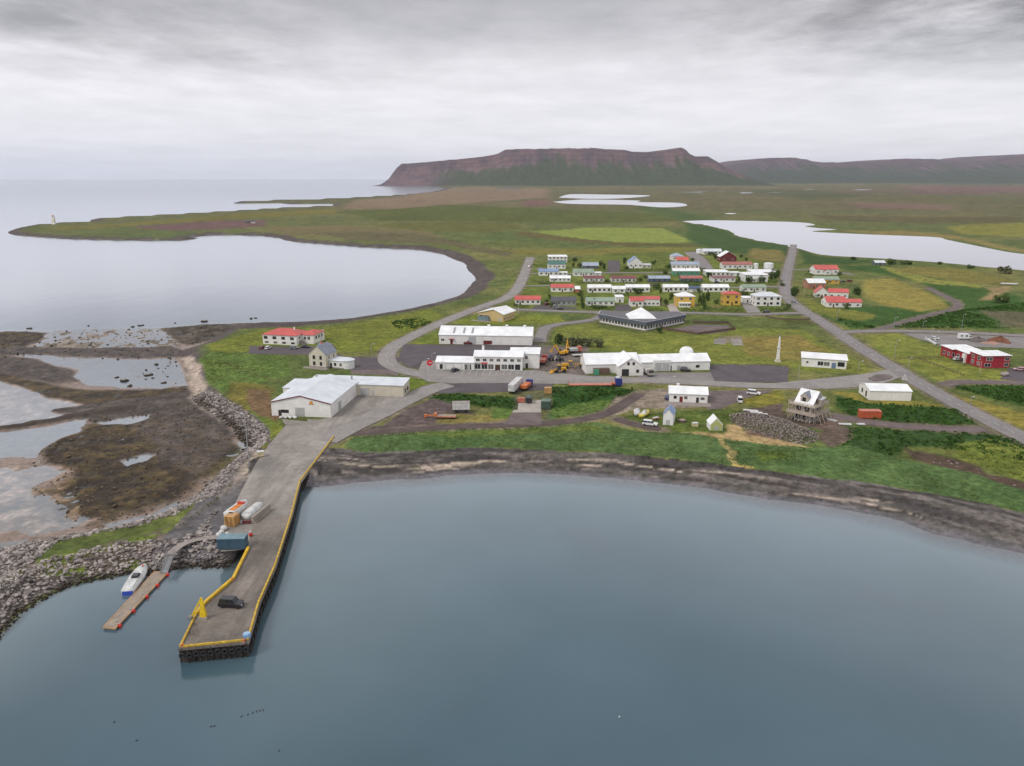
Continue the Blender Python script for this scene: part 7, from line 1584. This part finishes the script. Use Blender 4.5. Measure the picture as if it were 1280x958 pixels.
for near, ls in spots.items():
    for i, (qx, qy, w_, h_, t_) in enumerate(ls):
        side = ('leftmost', 'middle', 'rightmost') if len(ls) == 3 else ('left', 'right') if len(ls) == 2 else ('only',) if len(ls) == 1 else ('leftmost', 'second', 'third', 'fourth', 'rightmost')
        rank = sorted(range(len(ls)), key=lambda k: ls[k][0]).index(i)
        wd = side[rank] if len(ls) != 4 else ('leftmost', 'second', 'third', 'rightmost')[rank]
        bush(qx, qy, w_, h_, t_, f"{['dark green','green','greyish green'][t_]} garden bush near the {near}, {wd} of those there" if len(ls) > 1 else f"{['dark green','green','greyish green'][t_]} garden bush close to the {near}", 'garden bushes of the village')
def hedge(pts, h, wd, label, tone=0, n_=None):
    P = gp(pts); r = empty('hedge', (*P[0], LAND), 0, label, 'hedge', 'clipped hedges of the village'); rs = np.random.RandomState(int(P[0][0]*7) % 999); vs = []; fs = []
    seg = [np.linalg.norm(P[i+1]-P[i]) for i in range(len(P)-1)]; L_ = sum(seg)
    for j in range(int(L_*26)):
        i = rs.choice(len(seg), p=np.array(seg)/L_); t = rs.uniform(); c_ = P[i]+(P[i+1]-P[i])*t-P[0]
        p = np.array([c_[0]+rs.uniform(-.5,.5)*wd, c_[1]+rs.uniform(-.5,.5)*wd, rs.uniform(0,1)**.6*h*(1+.25*math.sin(t*L_*.8))])
        u_ = rs.normal(size=3); u_ /= np.linalg.norm(u_); w_ = np.cross(u_, rs.normal(size=3)); w_ /= np.linalg.norm(w_); s_ = rs.uniform(.18,.38); k = len(vs)
        vs += [tuple(p-u_*s_), tuple(p+w_*s_*.6), tuple(p+u_*s_), tuple(p-w_*s_*.6)]; fs.append((k,k+1,k+2,k+3))
    MB().add(vs, fs).build('foliage', lf[tone], r); o = MB()
    for q in P: o.tube((*(q-P[0]), -.2), (*(q-P[0]), h*.6), .07, n=5)
    o.build('stem', bark, r)
for pts, t, tn in (([(733,387.2),(768,387.6)], 'hedge between the pale green roofed front row bungalow and the street', 0), ([(644,385),(662,385.5)], 'hedge before the red roofed bungalow closest to the coast road', 1), ([(690,385),(690,377),(686,371)], 'hedge at the left side of the dark grey bungalow', 0), ([(729,387),(727,375),(726,367)], 'hedge at the left side of the pale green roofed front row bungalow', 0),
    ([(884,389),(905,389.6),(928,390)], 'hedge along the street before the yellow house', 1), ([(881,388),(880,378),(879,370)], 'hedge between the cream house and the yellow house', 0), ([(800,389),(830,389.5)], 'hedge along the street before the red roofed double bungalow', 1), ([(852,389.5),(878,389.8)], 'hedge along the street before the cream house', 1), ([(950,390),(980,389),(988,384)], 'hedge around the front garden of the large white two storey house', 1),
    ([(664,354),(686,354)], 'hedge left of the white roofed bungalow near the coast road', 2), ([(665,333),(683,334)], 'hedge below the upper end of the coast road', 0), ([(776,340),(800,339.5),(836,339)], 'hedge along the upper village street', 0), ([(718,355),(760,354.5),(800,354.5)], 'long hedge behind the middle row of white bungalows', 2), ([(836,354),(876,354.4)], 'hedge behind the white bungalow with the navy garage', 0), ([(712,368),(730,369)], 'hedge behind the dark grey bungalow', 1), ([(770,369.5),(786,370)], 'hedge behind the white garage of the front row', 0),
    ([(920,355),(928,347)], 'hedge at the left of the all white house', 0), ([(960,354),(978,353)], 'hedge between the all white house and the highway', 0), ([(1006,345),(1017,345.5)], 'hedge below the uppermost red roofed house', 0), ([(1006,372),(1022,373),(1034,376)], 'hedge below the white gabled red roofed house', 0)):
    hedge(pts, 2.0, 1.5, t, tn)
# sea birds resting on the bay
bw = mat('bird_white', (.75,.75,.73), .8); bd = mat('bird_dark', (.02,.018,.016), .8)
def bird(px, py, ang, m_, label, group):
    p = ground(px, py, 0); r = empty('sea_bird', (*p, 0), ang, label, 'bird', group); o = MB(); n_ = 10; k_ = 8; vs = []
    prof = [(-.34,.02,.17),(-.26,.07,.14),(-.12,.13,.11),(.04,.15,.11),(.16,.11,.14),(.2,.07,.24),(.24,.06,.3),(.3,.055,.31),(.34,.02,.29)]
    for x_, rd, zc in prof:
        for j in range(k_): a_ = 2*PI*j/k_; vs.append((x_, rd*math.cos(a_), zc+rd*.9*math.sin(a_)-.06))
    fs = [(i*k_+j, i*k_+(j+1) % k_, (i+1)*k_+(j+1) % k_, (i+1)*k_+j) for i in range(len(prof)-1) for j in range(k_)]+[tuple(range(k_-1,-1,-1)), tuple(range((len(prof)-1)*k_, len(prof)*k_))]
    o.add(vs, fs).build('body', m_, r, True); MB().tube((.33,0,.23),(.43,0,.21),.02,.006,5).build('beak', M['yellow2'], r); r.scale = (.62,)*3
bird(774, 896.5, .6, bw, 'white gull floating alone far out on the open bay', None)
for k, (qx, qy) in enumerate(((143,903),(171,926),(264,908.5),(268,908),(302,896),(310,893.5),(316,891.5),(321,890),(325,889),(329,888),(349,939))):
    bird(qx, qy, .3+k*.2, bd, 'tiny dark sea bird swimming on the bay off the end of the quay', 'dark sea birds on the bay')
